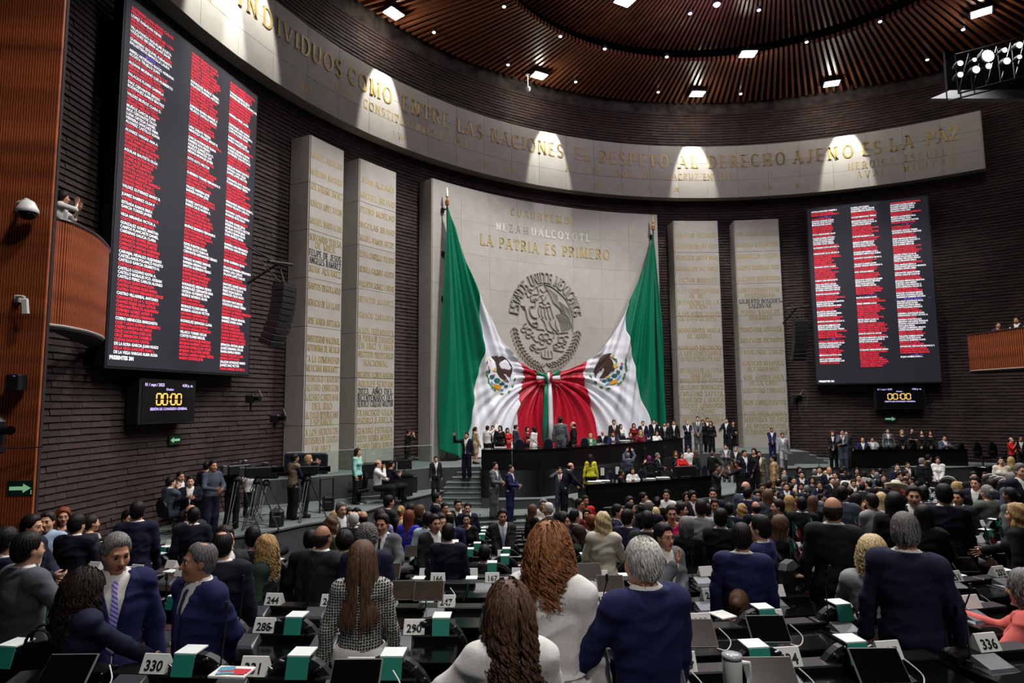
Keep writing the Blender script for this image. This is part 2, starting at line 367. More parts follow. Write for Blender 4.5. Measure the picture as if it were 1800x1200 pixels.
def curved_block(mb, a0, a1, r0, r1, z0, z1, n=1, mi=0):
    V = []; fs = []
    for i in range(n + 1):
        a = a0 + (a1 - a0) * i / n
        for r in (r0, r1):
            p = pol(a, r); V += [(p.x, p.y, z0), (p.x, p.y, z1)]
    for i in range(n):
        b = 4 * i; fs += [(b, b + 1, b + 5, b + 4), (b + 2, b + 6, b + 7, b + 3), (b + 1, b + 3, b + 7, b + 5), (b, b + 4, b + 6, b + 2)]
    fs += [(0, 2, 3, 1), (4 * n, 4 * n + 1, 4 * n + 3, 4 * n + 2)]
    return mb.add(V, fs, mi)
def panelled(name, a0, a1, R, back, z0, z1, cols, rows, label, cat, joint=.006, zsplit=None, sides=True):
    t = empty(name, pol((a0 + a1) / 2, R, z0), 0, label, cat); inv = Matrix.Translation(-Vector(t.location))
    mb = MB(); curved_block(mb, a0, a1, R + .012, back, z0 + .004, z1 - .004, max(2, cols * 2))
    c = mb.build('core', M_CORE, t); c.matrix_local = inv
    zs = zsplit or [z0 + (z1 - z0) * i / rows for i in range(rows + 1)]
    for j in range(len(zs) - 1):
        for i in range(cols):
            off = 0
            b0 = a0 + (a1 - a0) * i / cols; b1 = a0 + (a1 - a0) * (i + 1) / cols; g = joint / R
            mb = MB(); curved_block(mb, b0 + g, b1 - g, R + rnd.uniform(-.002, .002), R + .05, zs[j] + joint, zs[j + 1] - joint, 2 if cols < 12 else 1)
            p = mb.build('stone_panel', M_STONE if rnd.random() < .6 else M_STONE2, t); p.matrix_local = inv
    if sides:                                                   # stone return faces at both ends
        for a, s in ((a0, -1), (a1, 1)):
            for j in range(len(zs) - 1):
                mb = MB(); curved_block(mb, a, a + s * .04 / R, R + .03, back, zs[j] + joint, zs[j + 1] - joint)
                p = mb.build('stone_panel', M_STONE2, t); p.matrix_local = inv
    return t, inv
class Sub:                                        # lets parts be built in world space under a moved Empty
    def __init__(s, t): s.t = t; s.before = set(t.children)
    def __enter__(s): return s.t
    def __exit__(s, *a):
        inv = Matrix.Translation(-Vector(s.t.location))
        for c in s.t.children:
            if c not in s.before: c.matrix_local = inv @ c.matrix_basis
# frieze ---------------------------------------------------------------------
aR = ang(1727, 250, RF); aL = ang(280, 5, RF) + .32
fr, _ = panelled('stone_frieze', aR, aL, RF, RW - .07, 15.27, 18.15, 30, 3, 'long curved pale stone frieze with gilt inscriptions high on the brick wall', 'frieze')
def A(px, py, R=RF): return ang(px, py, R)
def lobj(words, z, h, R, m, par):
    for tx, x0, y0, x1, y1 in words: letter_objs(tx, A(x0, y0, R), A(x1, y1, R), z, h, R, m, par)
with Sub(fr):
    lobj([('LOS IND', 330, -60, 470, 28), ('IVIDUOS', 490, 36, 595, 117), ('COMO', 619, 132, 680, 167), ('ENTRE', 712, 185, 783, 212), ('LAS', 809, 222, 843, 235), ('NACIONES', 870, 239, 984, 264), ('EL', 1015, 270, 1031, 272),
          ('RESPETO', 1060, 275, 1167, 280), ('AL', 1200, 282, 1220, 282), ('DERECHO', 1252, 280, 1371, 274), ('AJENO', 1402, 272, 1490, 265), ('ES', 1522, 260, 1542, 258), ('LA', 1570, 255, 1595, 252), ('PAZ', 1635, 248, 1677, 240)], 17.28, .66, RF, M_GOLD, fr)
    lobj([('A LOS CONSTITUYENTES DE 1917', 590, 154, 819, 253), ('A LOS DEFENSORES DE VERACRUZ EN 1914', 998, 296, 1284, 308), ('HEROICA', 1495, 288, 1568, 282), ('ESCUELA', 1593, 277, 1675, 268)], 16.45, .34, RF, M_GOLD, fr)
    lobj([('NAVAL', 1495, 303, 1553, 300), ('MILITAR', 1593, 296, 1675, 286)], 15.95, .32, RF, M_GOLD, fr)
    lobj([('RIER', 330, -25, 366, 5)], 16.45, .34, RF, M_GOLD, fr)
    lobj([('ANTONIA NAVA', 509, 130, 574, 173), ('LEONA VICARIO', 665, 226, 735, 257), ('JOSEFA ORTIZ DE DOMINGUEZ', 802, 277, 938, 308), ('MARIANA R. DEL TORO DE LAZARIN', 1025, 320, 1190, 331), ('CARMEN SERDAN', 1317, 327, 1401, 323)], 15.74, .24, RF, M_GOLD, fr)
# pillars --------------------------------------------------------------------
P1 = [('MIGUEL HIDALGO', 123), ('MARIANO ABASOLO', 178), ('JOSE MARIANO JIMENEZ', 227), ('IGNACIO LOPEZ RAYON', 282), ('MIGUEL BARRAGAN', 340), ('SERVANDO TERESA', 393), ('DE MIER', 417), ('*FELIPE DE JESUS', 445), ('*ANGELES RAMIREZ', 470), ('JUAN ALVAREZ', 498), ('SANTOS DEGOLLADO', 555), ('IGNACIO DE LA LLAVE', 610), ('JOSE MARIA ARTEAGA', 670), ('UNIVERSIDAD NACIONAL', 730), ('AUTONOMA DE MEXICO', 760), ('"A LA COMUNIDAD', 797), ('MEXICANA MIGRANTE"', 828), ('FRANCISCO I MADERO', 862), ('ALVARO OBREGON', 893), ('LAZARO CARDENAS', 925), ('DEL RIO', 955), ('AL EXILIO REPUBLICANO', 985), ('ESPAÑOL', 1010), ('A LOS HEROICOS', 1042), ('DEFENSORES DE CUAUTLA', 1070), ('EN 1812', 1100)]
P2 = [('JUAN ALDAMA', 205), ('MIGUEL BRAVO', 255), ('PEDRO MORENO', 303), ('NICOLAS BRAVO', 353), ('MIGUEL RAMOS ARIZPE', 397), ('ELVIA CARRILLO PUERTO', 450), ('HERMILA GALINDO ACOSTA', 500), ('VALENTIN GOMEZ FARIAS', 548), ('BENITO JUAREZ', 600), ('IGNACIO ZARAGOZA', 652), ('A LOS DEFENSORES', 703), ('DE PUEBLA DE ZARAGOZA', 728), ('EN 1862 Y 1863', 752), ('INSTITUTO POLITECNICO', 782), ('NACIONAL', 810), ('RICARDO FLORES MAGON', 850), ('AQUILES SERDAN', 880), ('+2023, AÑO DEL', 905), ('+BICENTENARIO DEL', 927), ('+HEROICO COLEGIO MILITAR', 947), ('FRANCISCO VILLA', 977), ('ISIDRO FABELA', 1003), ('GENARO ESTRADA', 1037), ('JUSTO SIERRA MENDEZ', 1063), ('ALFONSO GARCIA ROBLES', 1090)]
P3 = [('IGNACIO ALLENDE', 140), ('LEONARDO BRAVO', 190), ('FRANCISCO JAVIER MINA', 242), ('GUADALUPE VICTORIA', 293), ('VICTOR ROSALES', 345), ('A LOS CONSTITUYENTES', 395), ('DE 1857', 418), ('DEFENSORES DE LA', 447), ('NACION', 467), ('A LOS NIÑOS HEROES', 500), ('DE CHAPULTEPEC', 521), ('MARGARITA MAZA', 575), ('DE JUAREZ', 602), ('MARIANO ESCOBEDO', 655), ('A LOS VENCEDORES', 680), ('EN QUERETARO EN 1867', 706), ('DEFENSORES DE LA PATRIA', 758), ('1846-1848', 782), ('BATALLON DE SAN PATRICIO', 805), ('BELISARIO DOMINGUEZ', 835), ('EMILIANO ZAPATA', 865), ('FRANCISCO J. MUGICA', 893), ('VICENTE LOMBARDO', 920), ('TOLEDANO', 945), ('IGNACIO RAMIREZ', 975), ('"EL NIGROMANTE"', 998)]
P4 = [('JOSE MARIA MORELOS', 132), ('MARIANO MATAMOROS', 183), ('HERMENEGILDO GALEANA', 235), ('ANDRES QUINTANA ROO', 287), ('VICENTE GUERRERO', 338), ('CONSTITUYENTES DE', 390), ('APATZINGAN', 415), ('*GILBERTO BOSQUES', 441), ('*SALDIVAR', 463), ('PEDRO SAINZ DE', 490), ('BARANDA', 516), ('PONCIANO ARRIAGA', 570), ('MELCHOR OCAMPO', 620), ('FRANCISCO ZARCO', 673), ('IGNACIO MANUEL', 725), ('ALTAMIRANO', 752), ('SOR JUANA INES', 790), ('DE LA CRUZ', 815), ('VENUSTIANO CARRANZA', 850), ('FELIPE CARRILLO PUERTO', 905), ('A LOS LEGISLADORES', 957), ('MARTIRES DE 1913', 983), ('AL MOVIMIENTO', 1013), ('ESTUDIANTIL DE 1968', 1040)]
for (xl, yl, xr, yr, lines, y0, ky, lab) in ((541, 500, 600, 500, P1, 220, .5167, 'tall pale stone pillar with gilt names nearest the left name board'), (630, 500, 694, 500, P2, 220, .5167, 'tall pale stone pillar with gilt names just left of the flag wall'),
        (1192, 600, 1269, 600, P3, 360, .3835, 'tall pale stone pillar with gilt names just right of the flag wall'), (1301, 600, 1378, 600, P4, 360, .3835, 'tall pale stone pillar with gilt names nearest the right name board')):
    a1, a0 = ang(xl, yl, RP), ang(xr, yr, RP)
    t, _ = panelled('stone_pillar', a0, a1, RP, RW - .07, ZS, 13.9, 1, 7, lab, 'pillar', joint=.008)
    with Sub(t):
        ac = (a0 + a1) / 2; xc = (xl + xr) / 2
        for tx, yy in lines:
            fy = y0 + yy * ky; m = M_GOLD
            if tx[0] == '*': m = M_DARKL; tx = tx[1:]
            elif tx[0] == '+': m = M_DARKL; tx = tx[1:]
            # column centre drifts with height because the camera looks up: follow the pillar's own axis
            lo, hi = 1.9, 14.2
            for _ in range(24):
                zm = (lo + hi) / 2; p = pol(ac, RP, zm); q = p - Vector((0, 0, EYE)); fwd = q.dot(FW); sy = 600 - F * q.dot(UPV) / fwd
                if sy > fy: lo = zm
                else: hi = zm
            letter_line(tx, ac, zm, .215, RP, (a1 - a0) * RP * .96, m, t)
# central slab ---------------------------------------------------------------
sl, sr2 = ang(760, 500, RP), ang(1158, 500, RP)
slab, _ = panelled('stone_slab', sr2, sl, RP, RW - .07, ZS, 14.2, 8, 8, 'broad curved pale stone slab behind the draped flag with gilt words and relief emblem', 'wall panel', joint=.003)
with Sub(slab):
    def sw(tx, x0, y0, x1, y1, h, m):
        z = cyl((x0 + x1) / 2, (y0 + y1) / 2, RP).z; letter_objs(tx, A(x0, y0, RP), A(x1, y1, RP), z, h, RP, m, slab)
    sw('CUAUHTEMOC', 901, 374, 1008, 389, .33, M_GOLD)
    sw('NE', 876, 398, 887, 400, .36, M_WHITEL); sw('ZAH', 898, 401, 924, 406, .36, M_WORN); sw('UALCOYOTL', 938, 408, 1033, 419, .38, M_WHITEL)
    sw('LA PATRIA ES PRIMERO', 848, 426, 1066, 449, .5, M_GOLD)
# relief emblem --------------------------------------------------------------
def frame_rp(x, y, off=.0): return cyl(x, y, RP - off)
rel = empty('relief_emblem', cyl(958, 640, RP), 0, 'large round stone-coloured relief of an eagle devouring a snake, ringed by raised letters', 'relief')
EC = cyl(959, 566, RP); EAN = math.atan2(EC.y - CY, EC.x - CX)
def rp(u, v, d=.0):                                    # u right, v up in metres around the emblem centre
    a = EAN - u / RP; r = RP - d; return (CX + r * math.cos(a), CY + r * math.sin(a), EC.z + v)
def ridge(pts, w=.035, h=.05):
    """raised stroke with bevelled section"""
    V = []; Q = []; n = len(pts)
    for i, (u, v) in enumerate(pts):
        u0, v0 = pts[max(0, i - 1)]; u1, v1 = pts[min(n - 1, i + 1)]; L = math.hypot(u1 - u0, v1 - v0) or 1; nx, ny = -(v1 - v0) / L, (u1 - u0) / L
        k = w * (.35 if i in (0, n - 1) else 1)
        V += [rp(u + nx * k, v + ny * k, -.005), rp(u + nx * k * .5, v + ny * k * .5, h), rp(u - nx * k * .5, v - ny * k * .5, h), rp(u - nx * k, v - ny * k, -.005)]
    for i in range(n - 1):
        for j in range(3): Q.append((4 * i + j, 4 * i + j + 1, 4 * i + j + 5, 4 * i + j + 4))
    return V, Q
PXM = 31.3 / F
def pz(x, y):                                          # point of the 1200 px detail view (x 840-1120, y 380-660) in metres about the centre
    fx, fy = 840 + x * .2333, 380 + y * .2333
    return ((fx - 959) * PXM, -(fy - 566) * PXM * 1.02 - (fx - 959) * PXM * .0)
def spl(pts, k=4):
    out = []
    P = [pts[0]] + list(pts) + [pts[-1]]
    for i in range(1, len(P) - 2):
        for t in np.linspace(0, 1, k, endpoint=False):
            q = []
            for c in (0, 1):
                a, b, c2, d = P[i - 1][c], P[i][c], P[i + 1][c], P[i + 2][c]
                q.append(.5 * ((2 * b) + (-a + c2) * t + (2 * a - 5 * b + 4 * c2 - d) * t * t + (-a + 3 * b - 3 * c2 + d) * t ** 3))
            out.append(tuple(q))
    out.append(tuple(pts[-1])); return out
def ridges(name, strokes, w=.035, h=.06, k=4):
    V = []; Q = []
    for s in strokes:
        s = [pz(*p) for p in s]; s = spl(s, k) if len(s) > 2 else s
        a, b = ridge(s, w, h); Q += [tuple(i + len(V) for i in q) for q in b]; V += a
    return obj(name, npmesh(name, V, Q, M_RELIEF), rel)
with Sub(rel):
    ridges('eagle_head', [[(490, 520), (440, 545), (455, 590), (430, 600), (400, 605), (385, 640), (402, 655), (420, 630), (440, 640), (460, 610), (495, 600)], [(362, 572), (350, 600), (365, 625), (395, 600), (375, 585), (372, 572)], [(375, 565), (400, 570), (430, 545), (450, 552)], [(465, 560), (490, 580), (520, 560)], [(470, 600), (490, 640), (520, 600)]])
    ridges('eagle_body', [[(455, 660), (480, 650), (500, 670), (530, 650), (550, 670)], [(452, 690), (450, 730), (462, 765)], [(475, 690), (475, 740), (490, 770)], [(500, 690), (505, 745), (520, 775)], [(525, 690), (535, 745), (555, 780)], [(550, 680), (565, 730), (580, 770)], [(455, 680), (500, 690), (560, 675)], [(470, 770), (500, 800), (520, 850), (560, 870)], [(540, 790), (560, 830), (600, 860)], [(590, 780), (600, 830), (620, 860)], [(560, 860), (580, 880), (570, 910)], [(600, 860), (620, 880), (610, 905)]])
    W = [[(500, 522), (560, 535), (620, 570), (680, 620), (715, 680), (735, 740), (740, 800), (735, 860)]]
    for i in range(9): t = i / 8; W.append([(500 + 110 * t, 530 + 60 * t), (545 + 70 * t, 590 + 55 * t), (580 + 60 * t, 660 + 40 * t)])
    for i in range(8): t = i / 7; W.append([(600 + 6 * i, 640 + 12 * i), (640 + 8 * i, 650 + 14 * i), (712 + 3 * i, 700 + 18 * i)])
    for i in range(7): W.append([(598 + 8 * i, 740 - 2 * i), (630 + 14 * i, 790), (650 + 14 * i, 868 - 6 * i)])
    W.append([(590, 870), (620, 870), (700, 862)])
    ridges('eagle_wing', W, .028)
    ridges('snake', [[(402, 640), (425, 660), (410, 690), (380, 690), (375, 730), (400, 765), (440, 770)], [(330, 690), (345, 740), (360, 790), (400, 830), (440, 830), (430, 800), (400, 810)], [(300, 690), (330, 700)], [(315, 712), (340, 706)]], .04, .08)
    cac = []
    for cx_, cy_ in ((340, 830), (320, 860), (365, 870), (400, 890), (360, 900), (470, 900), (510, 900), (540, 930), (480, 940), (640, 920), (680, 910), (620, 950), (665, 960), (590, 965), (400, 980), (440, 1000)):
        r = 22 + rnd.uniform(-4, 6); cac.append([(cx_ + r * math.cos(t), cy_ + r * .8 * math.sin(t)) for t in np.linspace(rnd.uniform(0, 2), 5 + rnd.uniform(0, 2), 7)])
    cac += [[(390, 900), (420, 935), (450, 940)], [(380, 960), (420, 990), (480, 985), (520, 970)], [(430, 850), (480, 850), (500, 860)], [(470, 1010), (480, 1050), (560, 1050), (550, 1000)], [(500, 1000), (500, 1045)], [(525, 1000), (530, 1045)], [(570, 990), (620, 1000), (660, 1000)], [(560, 1080), (640, 1075), (700, 1050)], [(400, 1070), (450, 1090)]]
    ridges('cactus', cac, .032)
    lv_ = []
    for sgn, t0, t1 in ((-1, 190, 262), (1, 350, 278)):
        for i in range(15):
            t = math.radians(t0 + (t1 - t0) * i / 14); cx_ = 508 + 275 * math.cos(t); cy_ = 790 - 330 * math.sin(t)
            for s in (-1, 1):
                d = t + (PI / 2 if t1 > t0 else -PI / 2) + s * .8
                lv_.append([(cx_, cy_), (cx_ + 22 * math.cos(d) + 6 * s, cy_ - 22 * math.sin(d)), (cx_ + 44 * math.cos(d), cy_ - 44 * math.sin(d))])
        lv_.append([(508 + 275 * math.cos(math.radians(t0 + (t1 - t0) * i / 14)), 790 - 330 * math.sin(math.radians(t0 + (t1 - t0) * i / 14))) for i in range(15)])
    ridges('laurel_wreath', lv_, .03, .07)
    tx = 'ESTADOS UNIDOS MEXICANOS'
    for i, c in enumerate(tx):
        if c == ' ': continue
        t = math.radians(172 - i * (172 - 10) / (len(tx) - 1)); u, v = pz(508 + 268 * math.cos(t), 775 - 300 * math.sin(t))
        g = gl(c); h = .5; V = []; tt = t - PI / 2
        for vx, vy, vd in g[1]:
            lx, ly = (vx - g[0] / 2) * h * .75, (vy - .5) * h
            V.append(rp(u + lx * math.cos(tt) - ly * math.sin(tt), v + lx * math.sin(tt) + ly * math.cos(tt), vd * 1.4))
        obj('letter', npmesh('letter', V, g[2], M_RELIEF), rel)
# ------------------------------------------------------------------ ceiling
ZC = 20.8
mb = MB()
V = []; Q = []
n = 96
for i in range(n): a = 2 * PI * i / n; V += [tuple(pol(a, RW + .5, 23.4)), tuple(pol(a, RW + .5, 20.9))]
V.append((CX, CY, 23.4)); Q4 = []
fs = [(2 * i, 2 * ((i + 1) % n), 2 * ((i + 1) % n) + 1, 2 * i + 1) for i in range(n)] + [(2 * i, 2 * n, 2 * ((i + 1) % n)) for i in range(n)]
me = bpy.data.meshes.new('ceiling'); me.from_pydata(V, [], fs); me.materials.append(mat('ceiling_void', (10, 9, 9), .9)); ceil = struct(obj('ceiling', me))
def slat_mesh(r0, r1, z0, z1, wd=.1, dp=.2):
    mb = MB(); mb.box(((r0 + r1) / 2, 0, 0), (r1 - r0, wd, dp)); V = [(x, y, z + z0 + (z1 - z0) * (x - r0) / (r1 - r0)) for x, y, z in mb.v]; return V
rings = [(10.3, 0, ZC, ZC, 300), (6.4, 10.7, ZC + 1.0, ZC + .8, 260), (2.6, 6.8, ZC + 1.8, ZC + 1.6, 170)]
ba2 = np.array(BOXQ)
nsing = 0
QX, QY = 8.8, 18.3                                   # the slats fan out from a point nearer the stage than the hall centre
for ri, (r0, r1, z0, z1, cnt) in enumerate(rings):
    bx_ = np.array(MB().box((.5, 0, 0), (1, .115 if ri == 0 else .1, .2)).v); me = npmesh('slat', bx_, BOXQ, M_CEIL); bulk = []
    for i in range(cnt):
        a = 2 * PI * i / cnt; ca, sa = math.cos(a), math.sin(a)
        if ri == 0:                                     # out to the brick wall, less a dark gap
            bx, by = QX - CX, QY - CY; bb = bx * ca + by * sa; r1 = -bb + math.sqrt(bb * bb - (bx * bx + by * by - 20.15 ** 2)); r1 = max(r1, r0 + 2)
        my = QY + (r0 + r1) / 2 * sa; mx_ = QX + (r0 + r1) / 2 * ca
        if my < -3: continue
        if ri == 0 and my > 7 and nsing < 290:
            o = obj('slat', me, ceil, (QX + r0 * ca, QY + r0 * sa, z0)); o.rotation_euler = (0, 0, a); o.scale = (r1 - r0, 1, 1); nsing += 1
        else: bulk.append((a, r0, r1))
    if bulk:
        B = np.array(bulk); ca, sa = np.cos(B[:, 0])[:, None], np.sin(B[:, 0])[:, None]; lx = B[:, 1:2] + (B[:, 2:3] - B[:, 1:2]) * bx_[:, 0]
        X = QX + ca * lx - sa * bx_[:, 1]; Y = QY + sa * lx + ca * bx_[:, 1]; Z = z0 + (z1 - z0) * bx_[:, 0] + bx_[:, 2] + 0 * X
        o = obj('slats', npmesh('slats', np.stack([X, Y, Z], -1).reshape(-1, 3), (ba2[None] + 8 * np.arange(len(bulk))[:, None, None]).reshape(-1, 4), M_CEIL), ceil); o['kind'] = 'stuff'
for r, z in ((11.5, ZC), (14.0, ZC), (9.6, ZC + 1.), (7.4, ZC + 1.), (5.5, ZC + 1.8)):
    mb = MB(); mb.tube([Vector((QX + r * math.cos(2 * PI * i / 72), QY + r * math.sin(2 * PI * i / 72), z + .15)) for i in range(73)], .04, 5); o = mb.build('hoop', M_BLACK, ceil)
# flood lamps (four bright cells) and small downlights, where the picture shows them
fl = [(692, 24), (948, 133), (1226, 165), (1315, 95), (1462, 147), (1725, 22), (1098, 2)]
fm = MB(); fm.rbox((0, 0, .06), (.8, .62, .12), .03)
hm = fm.mesh('housing', M_SCRF); cm = MB().box((0, 0, 0), (.33, .25, .02)).mesh('lamp_cell', M_LAMP); ym = MB().tube([(0, 0, .1), (0, 0, .45)], .02, 6).mesh('bracket', M_METAL)
fl_lab = ['above the left end of the frieze', 'beside the small white ceiling camera', 'at the ceiling rim over the word AL', 'on the inner slat ring, third from the rim', 'at the ceiling rim over the word AJENO', 'near the lighting truss', 'at the top edge left of the violet lamp', 'at the top right corner above the truss']
for (x, y), lb in zip(fl, fl_lab):
    p = at_z(x, y, ZC - .3); a = math.atan2(p.y - CY, p.x - CX)
    t = empty('flood_light', p, a + PI / 2, 'bright four-cell flood lamp, ' + lb, 'lamp', 'ceiling flood lamps')
    obj('housing', hm, t); obj('bracket', ym, t)
    for sx in (-.18, .18):
        for sy in (-.14, .14): obj('lamp_cell', cm, t, (sx, sy, -.005))
    lamp('flood_spill_light', 'POINT', p - Vector((0, 0, .22)), 90, (1, .93, .8), .15)
dl = [(763, 57), (886, 12), (893, 114), (985, 64), (1012, 144), (1063, 86), (1157, 162), (1172, 100), (1213, 24), (1302, 165), (1334, 18), (1418, 74), (1547, 38), (1630, 105), (1693, 52)]
hm2 = MB().lathe([(.07, .14), (.09, .1), (.09, 0), (.07, 0)], n=12).mesh('housing', M_METAL); bm2 = MB().lathe([(.075, .012), (.06, -.02), (.03, -.035), (.005, -.04)], n=10).mesh('bulb', M_LAMP)
for i, (x, y) in enumerate(dl):
    p = at_z(x, y, ZC - .22); t = empty('downlight', p, 0, 'small round white downlight between the dark ceiling slats', 'lamp', 'small ceiling downlights')
    obj('housing', hm2, t); obj('bulb', bm2, t)
p = at_z(1260, 8, ZC - .3); t = empty('violet_lamp', p, 0, 'round violet-glowing lamp hanging at the top centre of the ceiling', 'lamp')
obj('housing', hm2, t).scale = (1.8, 1.8, 1.8); obj('bulb', MB().lathe([(.13, 0), (.11, -.05), (.03, -.08)], n=12).mesh('bulb', mat('violet_glow', (190, 150, 255), .5, emit=14)), t)
lamp('violet_light', 'POINT', p - Vector((0, 0, .25)), 260, (.45, .25, 1), .1)
p = cyl(928, 157, RW - 1.2); t = empty('ceiling_camera', p, 0, 'small white dome camera hanging below the ceiling rim', 'camera')
MB().tube([(0, 0, .75), (0, 0, .1)], .025, 6).build('pole', M_WHITEP, t); MB().lathe([(.12, .1), (.13, 0), (.1, -.1), (.03, -.15)], n=12).build('dome', M_WHITEP, t); MB().lathe([(.02, .78), (.12, .76), (.12, .74)], n=10).build('mount', M_WHITEP, t)
# ------------------------------------------------------------------ lighting truss, top right
c0, c1 = at_d(1682, 130, 22), at_d(1830, 92, 22)
t = empty('lighting_truss', c0, 0, 'black lighting truss crowded with white stage lamps at the top right', 'lighting truss')
ax = (c1 - c0); L = ax.length; axn = ax.normalized(); upn = Vector((0, 0, 1)); dep = Vector((0, 1, 0))
mb = MB()
for u in (-.75, .75):
    for d in (0, .6): mb.tube([upn * u + dep * d, axn * L + upn * u + dep * d], .035, 6)
for i in range(7):
    q = axn * (L * i / 6)
    for d in (0, .6): mb.tube([q - upn * .75 + dep * d, q + upn * .75 + dep * d], .025, 5)
    if i < 6: mb.tube([q - upn * .75, axn * (L * (i + 1) / 6) + upn * .75], .02, 5)
mb.build('frame', M_SCRF, t)
mb = MB(); mb.box(axn * (L / 2) + dep * .5, (L, .1, 1.5)); mb.build('back_panel', M_BLACK, t)
for (x, y, r) in ((1688, 111, .1), (1688, 131, .1), (1716, 122, .14), (1737, 98, .24), (1738, 116, .11), (1770, 107, .13), (1766, 88, .09), (1792, 79, .12), (1792, 100, .08), (1713, 105, .07)):
    q = at_d(x, y, 21.75) - c0; s = MB().lathe([(r * .6, .35), (r * 1.15, .2), (r * 1.2, 0), (r, 0)], n=12, R=Rx(PI / 2) @ Matrix.Scale(-1, 3, (0, 0, 1)) if False else Rx(-PI / 2)).build('lamp_can', M_SCRF, t, loc=q)
    MB().lathe([(r, .02), (r * .8, -.03), (.01, -.05)], n=12, R=Rx(-PI / 2)).build('lens', M_LAMPB, s)
# grey soffit under the upper gallery at the right edge, and its brick-dark edge
q = [at_d(x, y, 24.5) for x, y in ((1636, 173), (1700, 146), (1770, 118), (1860, 84), (1860, 173))]; n = 5
V = [tuple(p) for p in q] + [(p.x, p.y + .3, p.z) for p in q]
struct(MB().add(V, [tuple(range(n - 1, -1, -1)), tuple(range(n, 2 * n))] + [(i, (i + 1) % n, n + (i + 1) % n, n + i) for i in range(n)]).build('trim_1', mat('grey_soffit', (74, 74, 78), .8)))
# ------------------------------------------------------------------ sans text from Blender's built-in font, glyph by glyph
_BG = {}
def _tmesh(body, off):
    cu = bpy.data.curves.new('t', 'FONT'); cu.body = body; cu.resolution_u = 2; cu.offset = off
    o = bpy.data.objects.new('t', cu); COL.objects.link(o); dg = bpy.context.evaluated_depsgraph_get()
    me = bpy.data.meshes.new_from_object(o.evaluated_get(dg)); bpy.data.objects.remove(o); bpy.data.curves.remove(cu)
    v = np.array([x.co[:] for x in me.vertices]).reshape(-1, 3); me.calc_loop_triangles(); f = [tuple(t.vertices) for t in me.loop_triangles]
    bpy.data.meshes.remove(me); return v, f
def bglyph(ch, off=.012):
    if (ch, off) not in _BG:
        v, f = _tmesh(ch, off) if ch != ' ' else (np.zeros((0, 3)), [])
        a, _ = _tmesh('I' + ch + 'I', 0); b, _ = _tmesh('II', 0); adv = (a[:, 0].max() - b[:, 0].max())
        _BG[(ch, off)] = (v, f, adv)
    return _BG[(ch, off)]
def text_geo(s, size, xs=1., off=.012, align='L', wfix=None):
    V = []; Fc = []; x = 0
    for c in s:
        v, f, a = bglyph(c, off); b = len(V); V += [(x + p[0], p[1], 0) for p in v]; Fc += [tuple(i + b for i in t) for t in f]; x += a
    V = np.array(V).reshape(-1, 3) * size; V[:, 0] *= xs; tot = x * size * xs
    if wfix and tot > 0: V[:, 0] *= wfix / tot; tot = wfix
    if align == 'C': V[:, 0] -= tot / 2
    if align == 'R': V[:, 0] -= tot
    return V, Fc
def place_text(name, items, m, parent, O, X, Y, lift=.004):
    """items: (string, x, y, size, xscale, align); O origin, X, Y unit vectors of the face"""
    N = X.cross(Y); VV = []; FF = []
    for it in items:
        s, x, y, size, xs_, al = it[:6]; v, f = text_geo(s, size, xs_, it[6] if len(it) > 6 else .02, al); b = len(VV)
        VV += [tuple(O + X * (x + p[0]) + Y * (y + p[1]) + N * lift) for p in v]; FF += [tuple(i + b for i in t) for t in f]
    if not FF: return None
    o = obj(name, npmesh(name, VV, FF, m), parent)
    if len(items) > 3: o['kind'] = 'stuff'
    return o
def slab_box(mb, O, X, Y, w, h, d, mi=0, r=0):
    """board with lower-left corner O, width along X, height along Y, thickness d behind the face"""
    N = X.cross(Y); V = [O, O + X * w, O + X * w + Y * h, O + Y * h]; V = V + [p - N * d for p in V]
    return mb.add([tuple(p) for p in V], [(0, 1, 2, 3), (7, 6, 5, 4), (0, 4, 5, 1), (1, 5, 6, 2), (2, 6, 7, 3), (3, 7, 4, 0)], mi)
SUR = 'AGUILAR ALVAREZ BARRERA BAUTISTA CASTILLO CERVANTES CORTES CRUZ DELGADO DIAZ ESPINOZA ESTRADA FLORES FUENTES GARCIA GOMEZ GONZALEZ GUERRERO GUTIERREZ HERNANDEZ HERRERA IBARRA JIMENEZ JUAREZ LARA LOPEZ LUNA MARTINEZ MEDINA MENDOZA MIRANDA MORALES MORENO MUÑOZ NAVARRO ORTEGA ORTIZ PALACIOS PEREZ RAMIREZ RAMOS REYES RIOS RIVERA RODRIGUEZ ROJAS RUIZ SALAZAR SANCHEZ SANTOS SILVA SOTO TORRES VALDEZ VARGAS VAZQUEZ VEGA VELASCO ZAMORA ZARATE'.split()
NAM = 'ANA ARTURO BEATRIZ CARLOS CLARA DANIEL DIANA ELENA ENRIQUE ERIKA FERNANDO GABRIELA HECTOR HUGO IRMA JAVIER JESUS JOSE JUAN JULIA LAURA LUIS MANUEL MARIA MARIO MARTHA MIGUEL MONICA NORMA OLGA OSCAR PEDRO RAUL ROSA SERGIO SILVIA SONIA TERESA VICTOR'.split()
rn = random.Random(11)
def rname():
    s = rn.choice(SUR) + ' ' + rn.choice(SUR) + ' ' + rn.choice(NAM)
    if rn.random() < .25: s += ' ' + rn.choice('ABCDELMPR') + '.'
    return s
